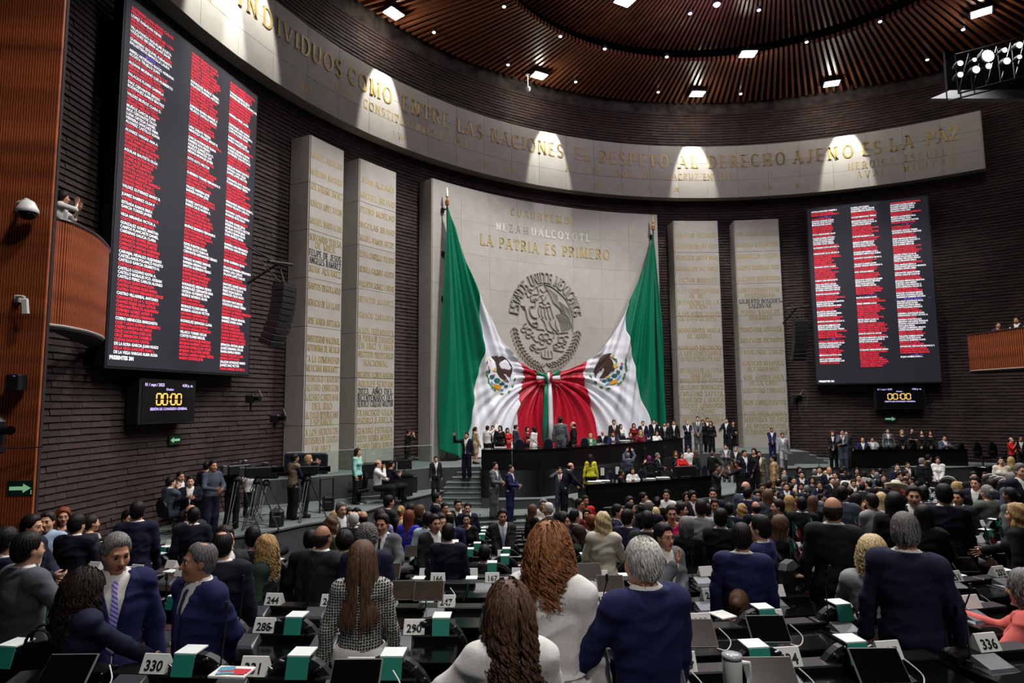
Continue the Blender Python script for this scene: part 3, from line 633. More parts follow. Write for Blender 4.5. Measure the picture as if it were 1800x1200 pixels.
def board(name, bl, br, ztop, label, cols, ncol, rows_y):
    """big name board; bl, br are world points of the lower corners"""
    O = Vector(bl); X = Vector((br.x - bl.x, br.y - bl.y, 0)); W = X.length; X.normalize(); Y = Vector((0, 0, 1)); H = ztop - O.z; N = X.cross(Y)
    t = empty(name, O, 0, label, 'display board'); O0 = O; O = Vector((0, 0, 0))
    mb = MB(); slab_box(mb, O - X * .06 - Y * .06 - N * .01, X, Y, W + .12, H + .12, .28); mb.build('frame', M_SCRF, t)
    mb = MB(); slab_box(mb, O, X, Y, W, H, .02); mb.build('screen', M_SCR, t)
    pitch = (H - .1 - .22) / 87.; size = pitch * 1.02; red = []; wh = []; vio = []
    for ci, col in enumerate(cols):
        x0 = ncol[ci] * W; r = 0
        for kind, txt in col:
            y = H - .12 - (r + 1) * pitch; r += 1
            if kind == 'V':
                wd = .17 * W; vio.append((txt, x0 + wd * .75, y, size * .95, .8, 'C', .02)); L = len(txt) * size * .28
                vio.append(('-----', x0 + wd * .75 - L - .05, y, size, .8, 'R', .02)); vio.append(('-----', x0 + wd * .75 + L + .05, y, size, .8, 'L', .02)); continue
            (red if kind == 'R' else wh).append((txt, x0, y, size, .86, 'L', .016))
    place_text('red_names', red, M_RED, t, O, X, Y, .006); place_text('white_names', wh, M_WHT, t, O, X, Y, .007); place_text('party_headings', vio, M_BLU, t, O, X, Y, .008)
    return t
def seq(pattern, known):
    out = []; kn = list(known)
    for c in pattern:
        if c == 'V': out.append(('V', kn.pop(0))); continue
        out.append((c, None))
    return out
def column(pattern, heads, fixed=(), tail=()):
    out = []; hd = list(heads)
    n = len(pattern)
    for i, c in enumerate(pattern):
        if c == 'V': out.append(('V', hd.pop(0)))
        elif c == '_': out.append(('W', ' '))
        elif i < len(fixed): out.append((c, fixed[i]))
        elif n - i <= len(tail): out.append((c, tail[len(tail) - (n - i)]))
        else: out.append((c, rname()))
    return out
def runs(s):
    out = ''
    for tok in s.split(): out += tok[0] * int(tok[1:] or 1)
    return out
fx1 = ['GUTIERREZ LUNA SERGIO CARLOS', 'PERALTA LEON DOLORES', 'LOPEZ RABADAN KENIA', 'MENDOZA HERNANDEZ MA. LUISA', 'SANTIAGO LUNA JOSE LUIS', 'VILLALPANDO RIQUELME JULIETA', 'VAZQUEZ BECERRA ALAN SAHIR', 'FERNANDEZ CRUZ NAYELI ARLEN', 'GUERRERO ESQUIVEL FUENSANTA', 'BALLESTEROS MANCILLA LAURA', '', 'ABREU ARTIÑANO ROCIO ADRIANA', 'ACOSTA TRUJILLO JUAN', 'AGUILAR GALLARDO JOSE LUIS', 'ALDANA MORENO LUIS HUMBERTO']
tl1 = ['CAMPOS PLANCARTE DANIEL', 'CARDENAS GALICIA CLARA', 'CARRANZA GOMEZ BEATRIZ', 'CARRASCO GODINEZ METZI', 'CARRAZCO MACIAS OLEGARIA', 'CARRILLO CUBILLAS MARIO M.', 'CARVAJAL HIDALGO ALEJANDRO', 'CASTELLANOS POLANCO FAUSTO', 'CASTILLO GARCIA GILBERTO H.', 'CASTILLO LOPEZ EDUARDO', 'CASTILLO LOZANO KATIA A.', 'CASTILLO MORALES FCO. ADRIAN', 'CASTILLO PEREZ CARLOS ALONSO', 'CASTILLO QUINTANA ELDA', 'CASTRO SALINAS ROSA MARIA', 'CASTRO TRENTI FERNANDO JORGE', 'CASTRO VILLARREAL ANTONIO', 'CERVANTES DE LA C. ELIZABETH', 'CHAVEZ ROJAS OLGA LETICIA', 'CHEDRAUI PERALTA ALEJANDRA', 'CORNEJO GOMEZ ASTRIT V.', 'CORONA ARVIZU ARMANDO', 'CORRO MENDOZA MARGARITA', 'COSS Y LEON ZUÑIGA HUMBERTO', 'CRESPO ARROYO RICARDO', 'CRUZ LUCATERO JOSE LUIS', 'CRUZ MENDOZA CARMELO', 'CUEVAS SANCHEZ CINTIA', 'DE LA ROSA GARCIA JUAN HUGO', 'DE LA VEGA SANCHEZ ALMA L.', 'DE LA VEGA VARGAS ALMA ROSA']
pt1 = runs('R2 W1 R2 W2 R1 W2 V1 W2 R1 W1 R2 W1 R1 W2 R1 W1 R2 W5 R1 W1 R4 W1 R8 W1 R1 W1 R1 W2 R1 W1 R1 W3 R4 W3 R1 W3 R3 W1 R5 W1 R5 W1 R1 W1 R1')
tail_k = len(tl1)
# the last 31 entries of the column follow the legible names of the photograph
pt1 = pt1[:86]
cL1 = column(pt1, ['MORENA'], fx1, tl1[-min(tail_k, 31):])
cL2 = column(runs('R8 W2 R5 W2 R4 W2 R1 W5 R1 W1 R3 W1 R3 W2 R2 W2 R5 W1 R4 W3 R1 W3 R4 W4 R2 W2 R2 W1 R2 W2 R9 W4 R1')[:86], [], (), ['MORENO RAMIREZ CLAUDIA L.', 'MORENO RIVERA JULIO CESAR', 'MORENO VILLATORO MOISES', 'MUÑOZ CARRERA ELENA CRISTEL', 'NAVA PEREZ LAURA'][:4] + ['NARRO CESPEDES JOSE'])
cL3 = column(runs('R3 W2 R5 W1 R2 W3 R1 W2 R1 W3 R3 W3 R1 W2 R5 W2 R1 W2 R1 W5 R2 W2 R3 W1 R1 W3 R2 W4 R1 W2 R3 W2 R6 W3 R2 W2 R6 W1')[:88], [], (), ['ZAGAL RAMIREZ XOCHITL R.'])
bl, br = cyl(188, 640, RW - .55), cyl(436, 660, RW - .55)
zt_ = (cyl(220, 5, RW - .55).z + cyl(460, 165, RW - .55).z) / 2; zb_ = (bl.z + br.z) / 2; bl.z = br.z = zb_
boardL = board('name_board', bl, br, zt_, 'huge dark display board of red and white names on the left brick wall', [cL1, cL2, cL3], (.03, .43, .745), None)
O = Vector((0, 0, 0)); X = Vector((br.x - bl.x, br.y - bl.y, 0)).normalized(); Wb = math.hypot(br.x - bl.x, br.y - bl.y)
place_text('total_line', [('PRESENTES 301', .05, .16, .125, .85, 'L', .03)], M_WHT, boardL, O, X, Vector((0, 0, 1)), .007)
bl2, br2 = cyl(1436, 675, RW - .55), cyl(1655, 670, RW - .55); z2 = (bl2.z + br2.z) / 2; bl2.z = br2.z = z2; zt2 = (cyl(1413, 368, RW - .55).z + cyl(1627, 345, RW - .55).z) / 2
cR1 = column(runs('W1 R2 V1 R1 W3 R4 W1 R1 W2 W2 R1 W1 R2 W1 R6 W1 R6 W1 R1 W4 R1 W1 R3 W3 R2 W3 R2 W1 R1 W3 R4 V1 R1 W3 R3 W1 R1 W2 R1')[:82], ['PAN', 'PVEM'])
cR2 = column(runs('W3 R2 W1 R1 W3 R5 W1 R2 W3 R2 W2 R1 W1 R2 W2 R2 W1 R3 W4 R4 V1 W1 R2 W1 R7 W2 R5 W1 R1 W3 R3 W1 R8')[:82], ['PT'])
cR3 = column(runs('R1 W4 R2 W3 R1 V1 R2 W2 R2 W4 R4 W4 R1 W3 R1 W2 R2 W4 R2 W3 V1 W4 R2 W2 R1 W2 W4 R2 W3 R2 W1 R3 V1 W1'), ['PRI', 'Movimiento Ciudadano', 'IND'])
boardR = board('name_board', bl2, br2, zt2, 'dark display board of red and white names on the right brick wall', [cR1, cR2, cR3], (.035, .375, .70), None)
X2 = Vector((br2.x - bl2.x, br2.y - bl2.y, 0)).normalized()
place_text('total_line', [('PRESENTES 301', .1, .08, .125, .85, 'L', .03)], M_WHT, boardR, O, X2, Vector((0, 0, 1)), .007)
def clock(x0, y0, x1, y1, x2, y2, label, dep=.35):
    a, b = cyl(x0, y1, RW - .5), cyl(x1, y2, RW - .5); z0 = (a.z + b.z) / 2; top = cyl(x0, y0, RW - .5).z; a.z = z0; b.z = z0
    X = (b - a); W = X.length; X.normalize(); Y = Vector((0, 0, 1)); H = top - z0; t = empty('clock_display', a, 0, label, 'display'); O = Vector((0, 0, 0)); N = X.cross(Y)
    mb = MB(); slab_box(mb, O - X * .1 - Y * .05 - N * .01, X, Y, W + .14, H + .1, dep); mb.build('housing', M_SCRF, t)
    mb = MB(); slab_box(mb, O, X, Y, W, H, .02); mb.build('screen', mat('clock_screen', (8, 8, 12), .3), t)
    s = H * .105
    place_text('caption', [('01 / sept / 2025', W * .04, H * .87, s, .95, 'L'), ('4:58 p. m.', W * .96, H * .87, s, .95, 'R'), ('Orador:', W * .5, H * .77, s * .8, .95, 'C'), ('SESIÓN DE CONGRESO GENERAL', W * .5, H * .28, s * .85, .95, 'C')], mat('led_lilac', (205, 190, 255), .5, emit=1.), t, O, X, Y)
    mb = MB(); dw, dh, g, tk = W * .085, H * .27, W * .115, W * .018; bx = W * .5 - 2.15 * g; N = X.cross(Y)
    def seg(cx_, cy_, w_, h_): slab_box(mb, X * (cx_ - w_ / 2) + Y * (cy_ - h_ / 2) + N * .012, X, Y, w_, h_, .008)
    for i, off in enumerate((0, 1, 2.35, 3.35)):
        cx_ = bx + off * g + dw / 2; cy_ = H * .55
        seg(cx_, cy_ + dh / 2, dw * .8, tk); seg(cx_, cy_ - dh / 2, dw * .8, tk)
        for sx in (-1, 1):
            for sy in (-1, 1): seg(cx_ + sx * dw / 2, cy_ + sy * dh / 4, tk, dh * .4)
    seg(W * .5 - .0, H * .55 + dh * .2, tk, tk); seg(W * .5, H * .55 - dh * .2, tk, tk)
    mb.build('digits', M_AMB, t)
clock(248, 668, 340, 738, 0, 742, 'black clock display reading 00:00 under the left name board')
clock(1541, 681, 1626, 717, 0, 716, 'black clock display reading 00:00 under the right name board', .3)
# ------------------------------------------------------------------ exit signs
M_SIGN = mat('sign_green', (16, 48, 42), .4); M_ARROW = mat('sign_arrow', (150, 215, 165), .4, emit=.35)
def exit_sign(x, y, w, R, label, right=True, d=None, num=False):
    p = cyl(x, y, R) if d is None else at_d(x, y, d)
    if d is None: a = math.atan2(p.y - CY, p.x - CX); X = Vector((math.sin(a), -math.cos(a), 0))
    else: X = TW_X
    Y = Vector((0, 0, 1)); t = empty('exit_sign', p, 0, label, 'sign'); h = w * .62
    mb = MB(); slab_box(mb, -X * w / 2 - Y * h / 2, X, Y, w, h, .03); mb.build('plate', M_SIGN, t)
    s = 1 if right else -1; N = X.cross(Y); P = [(-.4, -.12), (.12, -.12), (.12, -.3), (.42, 0), (.12, .3), (.12, .12), (-.4, .12)]
    V = [tuple(X * (s * u * w) + Y * (v * h) + N * .006) for u, v in P]; V += [tuple(Vector(v) - N * .004) for v in V]; n = 7
    me = bpy.data.meshes.new('arrow'); me.from_pydata(V, [], [tuple(range(n)) if s > 0 else tuple(range(n - 1, -1, -1))] + [(i, (i + 1) % n, n + (i + 1) % n, n + i) for i in range(n)]); me.materials.append(M_ARROW); obj('arrow', me, t)
    if num: place_text('floor_number', [('1', w * .38, -h * .4, .09, 1, 'L')], M_ARROW, t, Vector((0, 0, 0)), X, Y, .006)
exit_sign(308, 773, .42, RW - .09, 'small green exit sign with left arrow below the left clock display', False)
exit_sign(1565, 736, .55, RW - .09, 'small green exit sign with right arrow below the right clock display', True)
# ------------------------------------------------------------------ draped flags
def poly_at(P, t):
    n = len(P) - 1; t = min(max(t, 0), 1) * n; i = min(int(t), n - 1); f = t - i; return (P[i][0] + (P[i + 1][0] - P[i][0]) * f, P[i][1] + (P[i + 1][1] - P[i][1]) * f)
def smooth(P, k=6): return spl(P, k)
R0 = RP - .4
FG = [mat('flag_green', (6, 112, 82), .3, noise=.05), mat('flag_white', (225, 225, 232), .5), mat('flag_red', (190, 22, 48), .42, noise=.05)]
def flag(side, hem, curves, finial, knot, label, emb):
    t = empty('draped_flag', cyl(finial[0], 790, R0), 0, label, 'flag'); disp = {}
    sgn = 1 if side == 'L' else -1
    def pleat(x, y):
        fx_, fy_ = finial[0] * 1., finial[1] - 12; a = math.atan2((x - fx_) * sgn, y - fy_); r = math.hypot(x - fx_, y - fy_)
        g = (math.sin(a * 62 + .5) * .55 + math.sin(a * 31 + 1.3) * .5 + .25 * math.sin(a * 140 + r * .01)) * min(1, r / 260)
        kx, ky = knot; b = math.atan2(y - ky, (kx - x) * sgn); rk = math.hypot(x - kx, y - ky); q = b - .0042 * rk
        g2 = (math.sin(q * 17) * .6 + math.sin(q * 41 + 1) * .45) * min(1, rk / 45 + .25)
        wk = 1 / (1 + math.exp(-((x - curves[1][3][0]) * sgn - 28) / 14)); wk = max(0, min(1, wk)) * (1 / (1 + math.exp(-(y - 640) / 22)))
        d = g * (1 - wk) + g2 * wk
        de = math.hypot((x - emb[0]) / 34, (y - emb[1]) / 40); d *= 1 if de > 1.15 else .15 + .85 * max(0, (de - .6) / .55) if de > .6 else .15
        return d * (.26 * (1 - wk) + .17 * wk)
    def P3(x, y, extra=0.):
        b = cyl(x, y, R0); a = math.atan2(b.y - CY, b.x - CX); return pol(a, R0 - pleat(x, y) - extra, b.z)
    inv = Vector(t.location)
    for k, nm in enumerate(('green_band', 'white_band', 'red_band')):
        cA, cB = smooth(curves[k]), smooth(curves[k + 1]); nu, nv = (70, 64) if k < 2 else (44, 64); hm = smooth(hem[k]); V = []
        for j in range(nv + 1):
            v = j / nv; A_, B_ = poly_at(cA, v), poly_at(cB, v)
            for i in range(nu + 1):
                u = i / nu; h = poly_at(hm, u); l0 = (cA[0][0] + (cB[0][0] - cA[0][0]) * u, cA[0][1] + (cB[0][1] - cA[0][1]) * u); w_ = (1 - v) ** 2
                x = A_[0] + (B_[0] - A_[0]) * u + (h[0] - l0[0]) * w_; y = A_[1] + (B_[1] - A_[1]) * u + (h[1] - l0[1]) * w_
                V.append(P3(x, y) - inv)
        Q = [(j * (nu + 1) + i, j * (nu + 1) + i + 1, (j + 1) * (nu + 1) + i + 1, (j + 1) * (nu + 1) + i) for j in range(nv) for i in range(nu)]
        o = obj(nm, npmesh(nm, V, Q, FG[k], smooth=True), t); md = o.modifiers.new('s', 'SOLIDIFY'); md.thickness = .015
        o['label'] = {'green_band': 'pleated green cloth band', 'white_band': 'white cloth band with printed emblem', 'red_band': 'gathered red cloth band'}[nm]
    return t, P3, inv
hemL = [[(787, 362), (799, 400), (818, 452), (842, 515)], [(842, 515), (868, 568), (892, 609), (911, 635)], [(911, 635), (933, 648), (950, 652), (960, 655)]]
cuL = [[(787, 362), (784, 430), (781, 500), (778, 600), (775, 700), (774, 792)], [(842, 515), (849, 584), (842, 650), (830, 717), (828, 756), (813, 806)], [(911, 635), (920, 659), (914, 690), (911, 717), (910, 750), (909, 800)], [(960, 655), (961, 675), (959, 705), (957, 740), (956, 770), (955, 800)]]
flL, PL, iL = flag('L', hemL, cuL, (787, 362), (958, 668), 'left half of the huge draped tricolour flag before the stone slab', (880, 665))
hemR = [[(1148, 412), (1138, 450), (1123, 492), (1106, 533)], [(1106, 533), (1085, 577), (1060, 612), (1033, 634)], [(1033, 634), (1008, 646), (985, 653), (966, 655)]]
cuR = [[(1148, 412), (1156, 480), (1162, 550), (1166, 620), (1169, 690), (1173, 775)], [(1106, 533), (1101, 575), (1112, 620), (1122, 674), (1141, 742), (1150, 790)], [(1033, 634), (1025, 660), (1033, 690), (1041, 717), (1049, 755), (1056, 800)], [(966, 655), (966, 675), (967, 705), (968, 740), (968, 770), (968, 800)]]
flR, PR_, iR = flag('R', hemR, cuR, (1148, 412), (972, 668), 'right half of the huge draped tricolour flag before the stone slab', (1071, 652))
MB_, MG_, MT_, MO_, MS_, MY_, MP_ = mat('eagle_brown', (62, 38, 30), .7), mat('leaf_green', (74, 130, 60), .7), mat('cactus_teal', (20, 92, 98), .7), mat('stone_orange', (222, 150, 20), .7), mat('water_blue', (95, 160, 215), .7), mat('talon_yellow', (215, 190, 70), .7), mat('fruit_red', (196, 80, 100), .7)
def emblem(t, P3, inv, ox, oy, polys, s=.1):
    e = None; groups = {}
    for m, pts, nm in polys: groups.setdefault((nm, m), []).append(pts)
    root = obj('emblem', None, t)
    for (nm, m), L in groups.items():
        V = []; Fs = []
        for pts in L:
            b = len(V); n = len(pts)
            F3 = [P3(ox + x * s, oy + y * s, .04) - inv for x, y in pts]; B3 = [P3(ox + x * s, oy + y * s, .0) - inv for x, y in pts]
            V += [tuple(p) for p in F3] + [tuple(p) for p in B3]; Fs += [tuple(range(b, b + n))] + [(b + i, b + (i + 1) % n, b + n + (i + 1) % n, b + n + i) for i in range(n)]
        me = bpy.data.meshes.new(nm); me.from_pydata(V, [], Fs); me.materials.append(m); obj(nm, me, root)
def leaf(cx, cy, a, L=50, w=17): return [(cx - L / 2 * math.cos(a), cy - L / 2 * math.sin(a)), (cx + w * math.sin(a), cy - w * math.cos(a)), (cx + L / 2 * math.cos(a), cy + L / 2 * math.sin(a)), (cx - w * math.sin(a), cy + w * math.cos(a))]
def blob(cx, cy, rx, ry, n=10): return [(cx + rx * math.cos(2 * PI * i / n), cy + ry * math.sin(2 * PI * i / n)) for i in range(n)]
eR = [(MB_, [(740, 205), (700, 208), (620, 230), (540, 300), (490, 390), (445, 460), (450, 560), (475, 640), (478, 560), (490, 590), (505, 520), (520, 560), (530, 490), (560, 520), (575, 480), (615, 450), (620, 500), (580, 580), (540, 635), (620, 630), (690, 590), (740, 520), (790, 515), (800, 490), (770, 440), (780, 390), (750, 320), (710, 280), (725, 240)], 'eagle'),
      (MY_, [(725, 265), (760, 235), (800, 240), (790, 265), (750, 285)], 'talons'), (MY_, [(790, 400), (840, 385), (820, 420), (865, 430), (800, 475), (785, 455)], 'talons'), (MY_, [(650, 640), (690, 600), (740, 600), (700, 630)], 'talons'),
      (MG_, [(770, 290), (840, 300), (850, 350), (835, 390), (825, 350), (800, 315)], 'snake'),
      (MT_, blob(910, 460, 22, 36), 'cactus'), (MT_, blob(862, 540, 30, 34), 'cactus'), (MT_, blob(800, 600, 48, 34), 'cactus'), (MT_, blob(720, 670, 50, 26), 'cactus'), (MT_, blob(620, 690, 46, 26), 'cactus'), (MP_, blob(922, 390, 14, 20), 'fruits'), (MP_, blob(845, 510, 12, 16), 'fruits'), (MP_, blob(555, 675, 16, 12), 'fruits'),
      (MO_, [(715, 715), (830, 650), (850, 715), (730, 765)], 'stone'), (MS_, [(835, 660), (880, 600), (905, 580), (900, 630), (860, 690)], 'water'), (MS_, [(640, 760), (670, 725), (715, 720), (720, 755)], 'water')]
for cx_, cy_, a in ((380, 615, 1.2), (460, 720, .9), (565, 800, .3), (690, 825, -.05), (990, 330, 1.2), (1003, 450, 1.5), (975, 580, 1.8), (905, 715, 2.3), (1010, 500, 1.5), (985, 390, 1.3), (960, 640, 2), (870, 740, 2.5)): eR.append((MG_, leaf(cx_, cy_, a, 74, 20), 'laurel'))
emblem(flR, PR_, iR, 1000, 600, eR)
eL = [(MB_, [(670, 260), (735, 250), (775, 300), (780, 340), (800, 330), (765, 265), (830, 255), (900, 290), (960, 370), (1000, 450), (1000, 540), (970, 610), (968, 700), (950, 600), (940, 640), (925, 580), (915, 620), (900, 570), (830, 550), (800, 520), (880, 610), (940, 715), (860, 690), (780, 610), (730, 530), (725, 440), (710, 350)], 'eagle'),
      (MY_, [(655, 510), (700, 455), (720, 530), (690, 525)], 'talons'), (MY_, [(800, 680), (850, 690), (830, 710), (800, 700)], 'talons'), (MY_, [(590, 300), (610, 290), (640, 340), (615, 345)], 'talons'),
      (MT_, blob(582, 525, 26, 40), 'cactus'), (MT_, blob(645, 620, 44, 36), 'cactus'), (MT_, blob(735, 685, 55, 46), 'cactus'), (MT_, blob(820, 745, 50, 24), 'cactus'), (MT_, blob(890, 785, 32, 24), 'cactus'), (MP_, blob(575, 455, 16, 32), 'fruits'), (MP_, blob(680, 590, 22, 18), 'fruits'),
      (MO_, [(672, 735), (740, 760), (810, 790), (780, 865), (670, 800)], 'stone'), (MS_, [(620, 710), (650, 700), (665, 760), (640, 750)], 'water'), (MS_, [(800, 830), (850, 835), (840, 865), (795, 860)], 'water')]
for cx_, cy_, a in ((512, 370, 1.2), (528, 540, 1.3), (545, 600, 1.2), (575, 660, 1.2), (580, 720, 1.1), (640, 800, .9), (690, 850, .7), (820, 920, -.1), (940, 880, -.6), (1012, 785, -1.2), (1042, 670, -1.4), (610, 760, 1)): eL.append((MG_, leaf(cx_, cy_, a, 70, 20), 'laurel'))
emblem(flL, PL, iL, 800, 600, eL)
# ribbon knot between the two halves
kt = empty('ribbon_knot', cyl(964, 662, R0 - .3), 0, 'green, white and red ribbon bow tying the two flag halves together at the centre', 'ribbon')
def ribbon(nm, pts, off, m, bulge=.1):
    V = []; n = len(pts)
    for i, (x, y, h) in enumerate(pts):
        f = math.sin(PI * i / (n - 1)) * bulge
        for s in (-1, -.4, .4, 1):
            q = cyl(x, y + s * h / 2, R0 - off - f - (.06 if abs(s) < .9 else 0)); V.append(q - kt.location)
    Q = [(4 * i + j, 4 * i + j + 1, 4 * i + j + 5, 4 * i + j + 4) for i in range(n - 1) for j in range(3)]
    o = obj(nm, npmesh(nm, V, Q, m, smooth=True), kt); o.modifiers.new('s', 'SOLIDIFY').thickness = .03
ribbon('green_loop', [(943, 655, 7), (949, 657, 9), (955, 659, 8), (962, 661, 6), (970, 659, 7), (978, 656, 9), (985, 654, 8)], .22, FG[0])
ribbon('white_loop', [(943, 664, 8), (949, 664, 9), (956, 664, 7), (964, 664, 5), (971, 664, 7), (978, 664, 9), (985, 664, 8)], .22, FG[1])
ribbon('red_loop', [(944, 671, 7), (950, 671, 7), (957, 668, 5), (970, 668, 5), (978, 671, 7), (985, 671, 7)], .2, FG[2])
def vband(nm, pts, off, m, bulge=0.):
    V = []; n = len(pts)
    for i, (x, y, w_) in enumerate(pts):
        for s in (-1, 0, 1):
            q = cyl(x + s * w_ / 2, y, R0 - off - (.05 if s == 0 else 0) - bulge * math.sin(PI * i / (n - 1))); V.append(q - kt.location)
    Q = [(3 * i + j, 3 * i + j + 1, 3 * i + j + 4, 3 * i + j + 3) for i in range(n - 1) for j in range(2)]
    o = obj(nm, npmesh(nm, V, Q, m, smooth=True), kt); o.modifiers.new('s', 'SOLIDIFY').thickness = .03
for x, m, nm in ((960, FG[0], 'green_wrap'), (964, FG[1], 'white_wrap'), (968, FG[2], 'red_wrap')): vband(nm, [(x, 655, 4.4), (x, 660, 4.6), (x, 665, 4.6), (x, 671, 4)], .32, m, .12)
vband('green_tail', [(960, 671, 5), (959, 700, 7), (958, 740, 8), (957, 775, 8)], .24, FG[0]); vband('white_tail', [(966, 671, 4), (967, 700, 7), (968, 740, 8), (968, 775, 8)], .24, FG[1])
# poles
for (x, ys, yt, xb, brs, lab) in ((786, 336, 800, 774, (366, 443, 523, 600, 682), 'tall thin flagpole with gilt spear tip holding the left flag half'), (1148, 379, 790, 1166, (413,), 'tall thin flagpole with gilt spear tip holding the right flag half')):
    top = cyl(x, ys + 26, R0 + .05); a = math.atan2(top.y - CY, top.x - CX); b = pol(a, R0 + .05, ZS)
    t = empty('flagpole', b, 0, lab, 'flagpole'); H = top.z - ZS
    MB().tube([(0, 0, 0), (0, 0, H)], .03, 8).build('pole', M_BLACK, t)
    MB().lathe([(.035, 0), (.09, .05), (.09, .22), (.05, .28), (.03, .34)], (0, 0, H), 10).build('ferrule', mat('copper', (190, 120, 70), .35, metal=.8), t)
    MB().lathe([(.03, 0), (.075, .1), (.05, .25), (.005, .5)], (0, 0, H + .34), 8).build('spear_tip', mat('gilt_tip', (225, 205, 150), .3, metal=.6), t)
    for y in brs:
        z = cyl(x, y, R0).z - ZS; q = pol(a, RP, ZS + z) - b; mb = MB(); mb.tube([(0, 0, z), q], .035, 6); mb.box(q, (.18, .1, .22), Rz(a)); mb.build('bracket', M_BLACK, t)
# ------------------------------------------------------------------ platforms
def fl(pts, z): return [tuple(at_z(x, y, z))[:2] for x, y in pts]
def wallarc(p0, p1, n=24, R=RW - .02):
    a0 = math.atan2(p0[1] - CY, p0[0] - CX); a1 = math.atan2(p1[1] - CY, p1[0] - CX); return [tuple(pol(a0 + (a1 - a0) * i / n, R))[:2] for i in range(n + 1)]
def platform(name, front, z, label=None, nose=True, zb=-.4, closing=None):
    poly = list(front) + (closing if closing is not None else wallarc(front[-1], front[0]))
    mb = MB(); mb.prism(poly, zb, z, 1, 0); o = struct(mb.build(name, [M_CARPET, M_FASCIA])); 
    if nose:
        mb = MB()
        for i in range(len(front) - 1):
            a, b = Vector(front[i] + (z - .03,)), Vector(front[i + 1] + (z - .03,)); mb.tube([a, b], .035, 6)
        mb.build('nosing', M_CARPET if nose == 1 else M_BLACK, o)
    return o
gl_front = fl([(140, 990), (200, 978), (255, 966), (309, 957), (355, 950), (400, 944), (471, 935), (536, 921), (581, 914), (638, 900), (700, 881), (765, 866), (785, 862)], ZG)
platform('platform_left', gl_front, ZG, nose=2)
st_front = fl([(440, 846), (500, 842), (560, 838), (640, 832), (700, 827), (758, 822), (845, 820)], ZS)
st_desk = [at_z(x, y, 2.69) for x, y in ((846, 790), (900, 789.5), (950, 789), (1000, 786), (1050, 782), (1090, 779), (1130, 776), (1165, 773), (1200, 769))]
st_right = fl([(1232, 797), (1290, 797), (1340, 797), (1395, 797)], ZS)
platform('stage', st_front + [tuple(p)[:2] for p in st_desk] + st_right, ZS, nose=False)
gr_front = fl([(1380, 822), (1440, 820), (1560, 818), (1660, 821), (1748, 817), (1830, 812), (1900, 806)], ZR)
platform('platform_right', gr_front, ZR)
md_front = fl([(872, 877), (940, 875), (1005, 873)], ZM) + [tuple(at_z(x, y, 1.73))[:2] for x, y in ((1035, 850), (1070, 849), (1110, 847), (1150, 844.5), (1200, 840), (1250, 835), (1290, 829))]
back = [tuple(p)[:2] for p in (at_z(1300, 797, ZS), at_z(1180, 765, 2.69), at_z(1060, 775, 2.69), at_z(860, 782, 2.69))]
platform('platform_middle', md_front, ZM, closing=back)
ld_front = fl([(770, 907), (840, 907), (905, 904), (980, 900), (1020, 906), (1100, 916), (1180, 913), (1260, 903), (1330, 890)], ZL)
platform('landing', ld_front, ZL, closing=[tuple(p)[:2] for p in (at_z(1310, 800, ZS), at_z(845, 815, ZS), at_z(770, 822, ZS))], nose=1)
# stairs left of the rostrum, step by step
stw = empty('stage_stairs', at_z(815, 900, ZL), 0, 'grey carpeted stairs climbing to the stage left of the black rostrum', 'stairs')
with Sub(stw):
    prevb = None
    for i, (xl, xr, y) in enumerate(((806, 845, 820), (803, 845, 829), (795, 845, 838), (784, 845, 847), (780, 861, 856), (776, 866, 865), (773, 889, 874), (768, 905, 884))):
        z = ZS - i * .166 - (0 if i else .003); a, b = at_z(xl, y, z), at_z(xr, y, z); dr = Vector((b.x - a.x, b.y - a.y, 0)).normalized(); nr = Vector((-dr.y, dr.x, 0))
        mb = MB(); w_ = (b - a).length; c = (a + b) / 2 + nr * .75; R = Matrix((dr, nr, Vector((0, 0, 1)))).transposed()
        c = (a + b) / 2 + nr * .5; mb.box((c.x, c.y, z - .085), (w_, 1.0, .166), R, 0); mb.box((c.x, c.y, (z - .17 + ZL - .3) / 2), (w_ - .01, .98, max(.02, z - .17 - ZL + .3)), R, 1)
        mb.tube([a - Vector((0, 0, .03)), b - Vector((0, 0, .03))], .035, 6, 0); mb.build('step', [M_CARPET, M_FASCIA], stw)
low = empty('hall_steps', at_z(870, 960, ZF), 0, 'broad grey carpeted steps falling from the landing to the hall floor', 'stairs')
with Sub(low):
    for i in range(1, 5):
        z = ZL - i * .166; ys = 906 + i * 10.2; a, b = at_z(764, ys + 3, z), at_z(1000 + i * 6, ys - 3, z); dr = Vector((b.x - a.x, b.y - a.y, 0)).normalized(); nr = Vector((-dr.y, dr.x, 0))
        R = Matrix((dr, nr, Vector((0, 0, 1)))).transposed(); c = (a + b) / 2 + nr * .5; mb = MB(); mb.box((c.x, c.y, (z - .5) / 2), ((b - a).length, 1., z + .5), R, 0); mb.tube([a - Vector((0, 0, .03)), b - Vector((0, 0, .03))], .03, 6); mb.build('step', [M_CARPET], low)
# side wall of the stairs
a, b, c = at_z(770, 850, ZS), at_z(845, 822, ZS), at_z(766, 822, ZS)
mb = MB(); p = at_z(768, 870, ZG); q = at_z(806, 820, ZS)
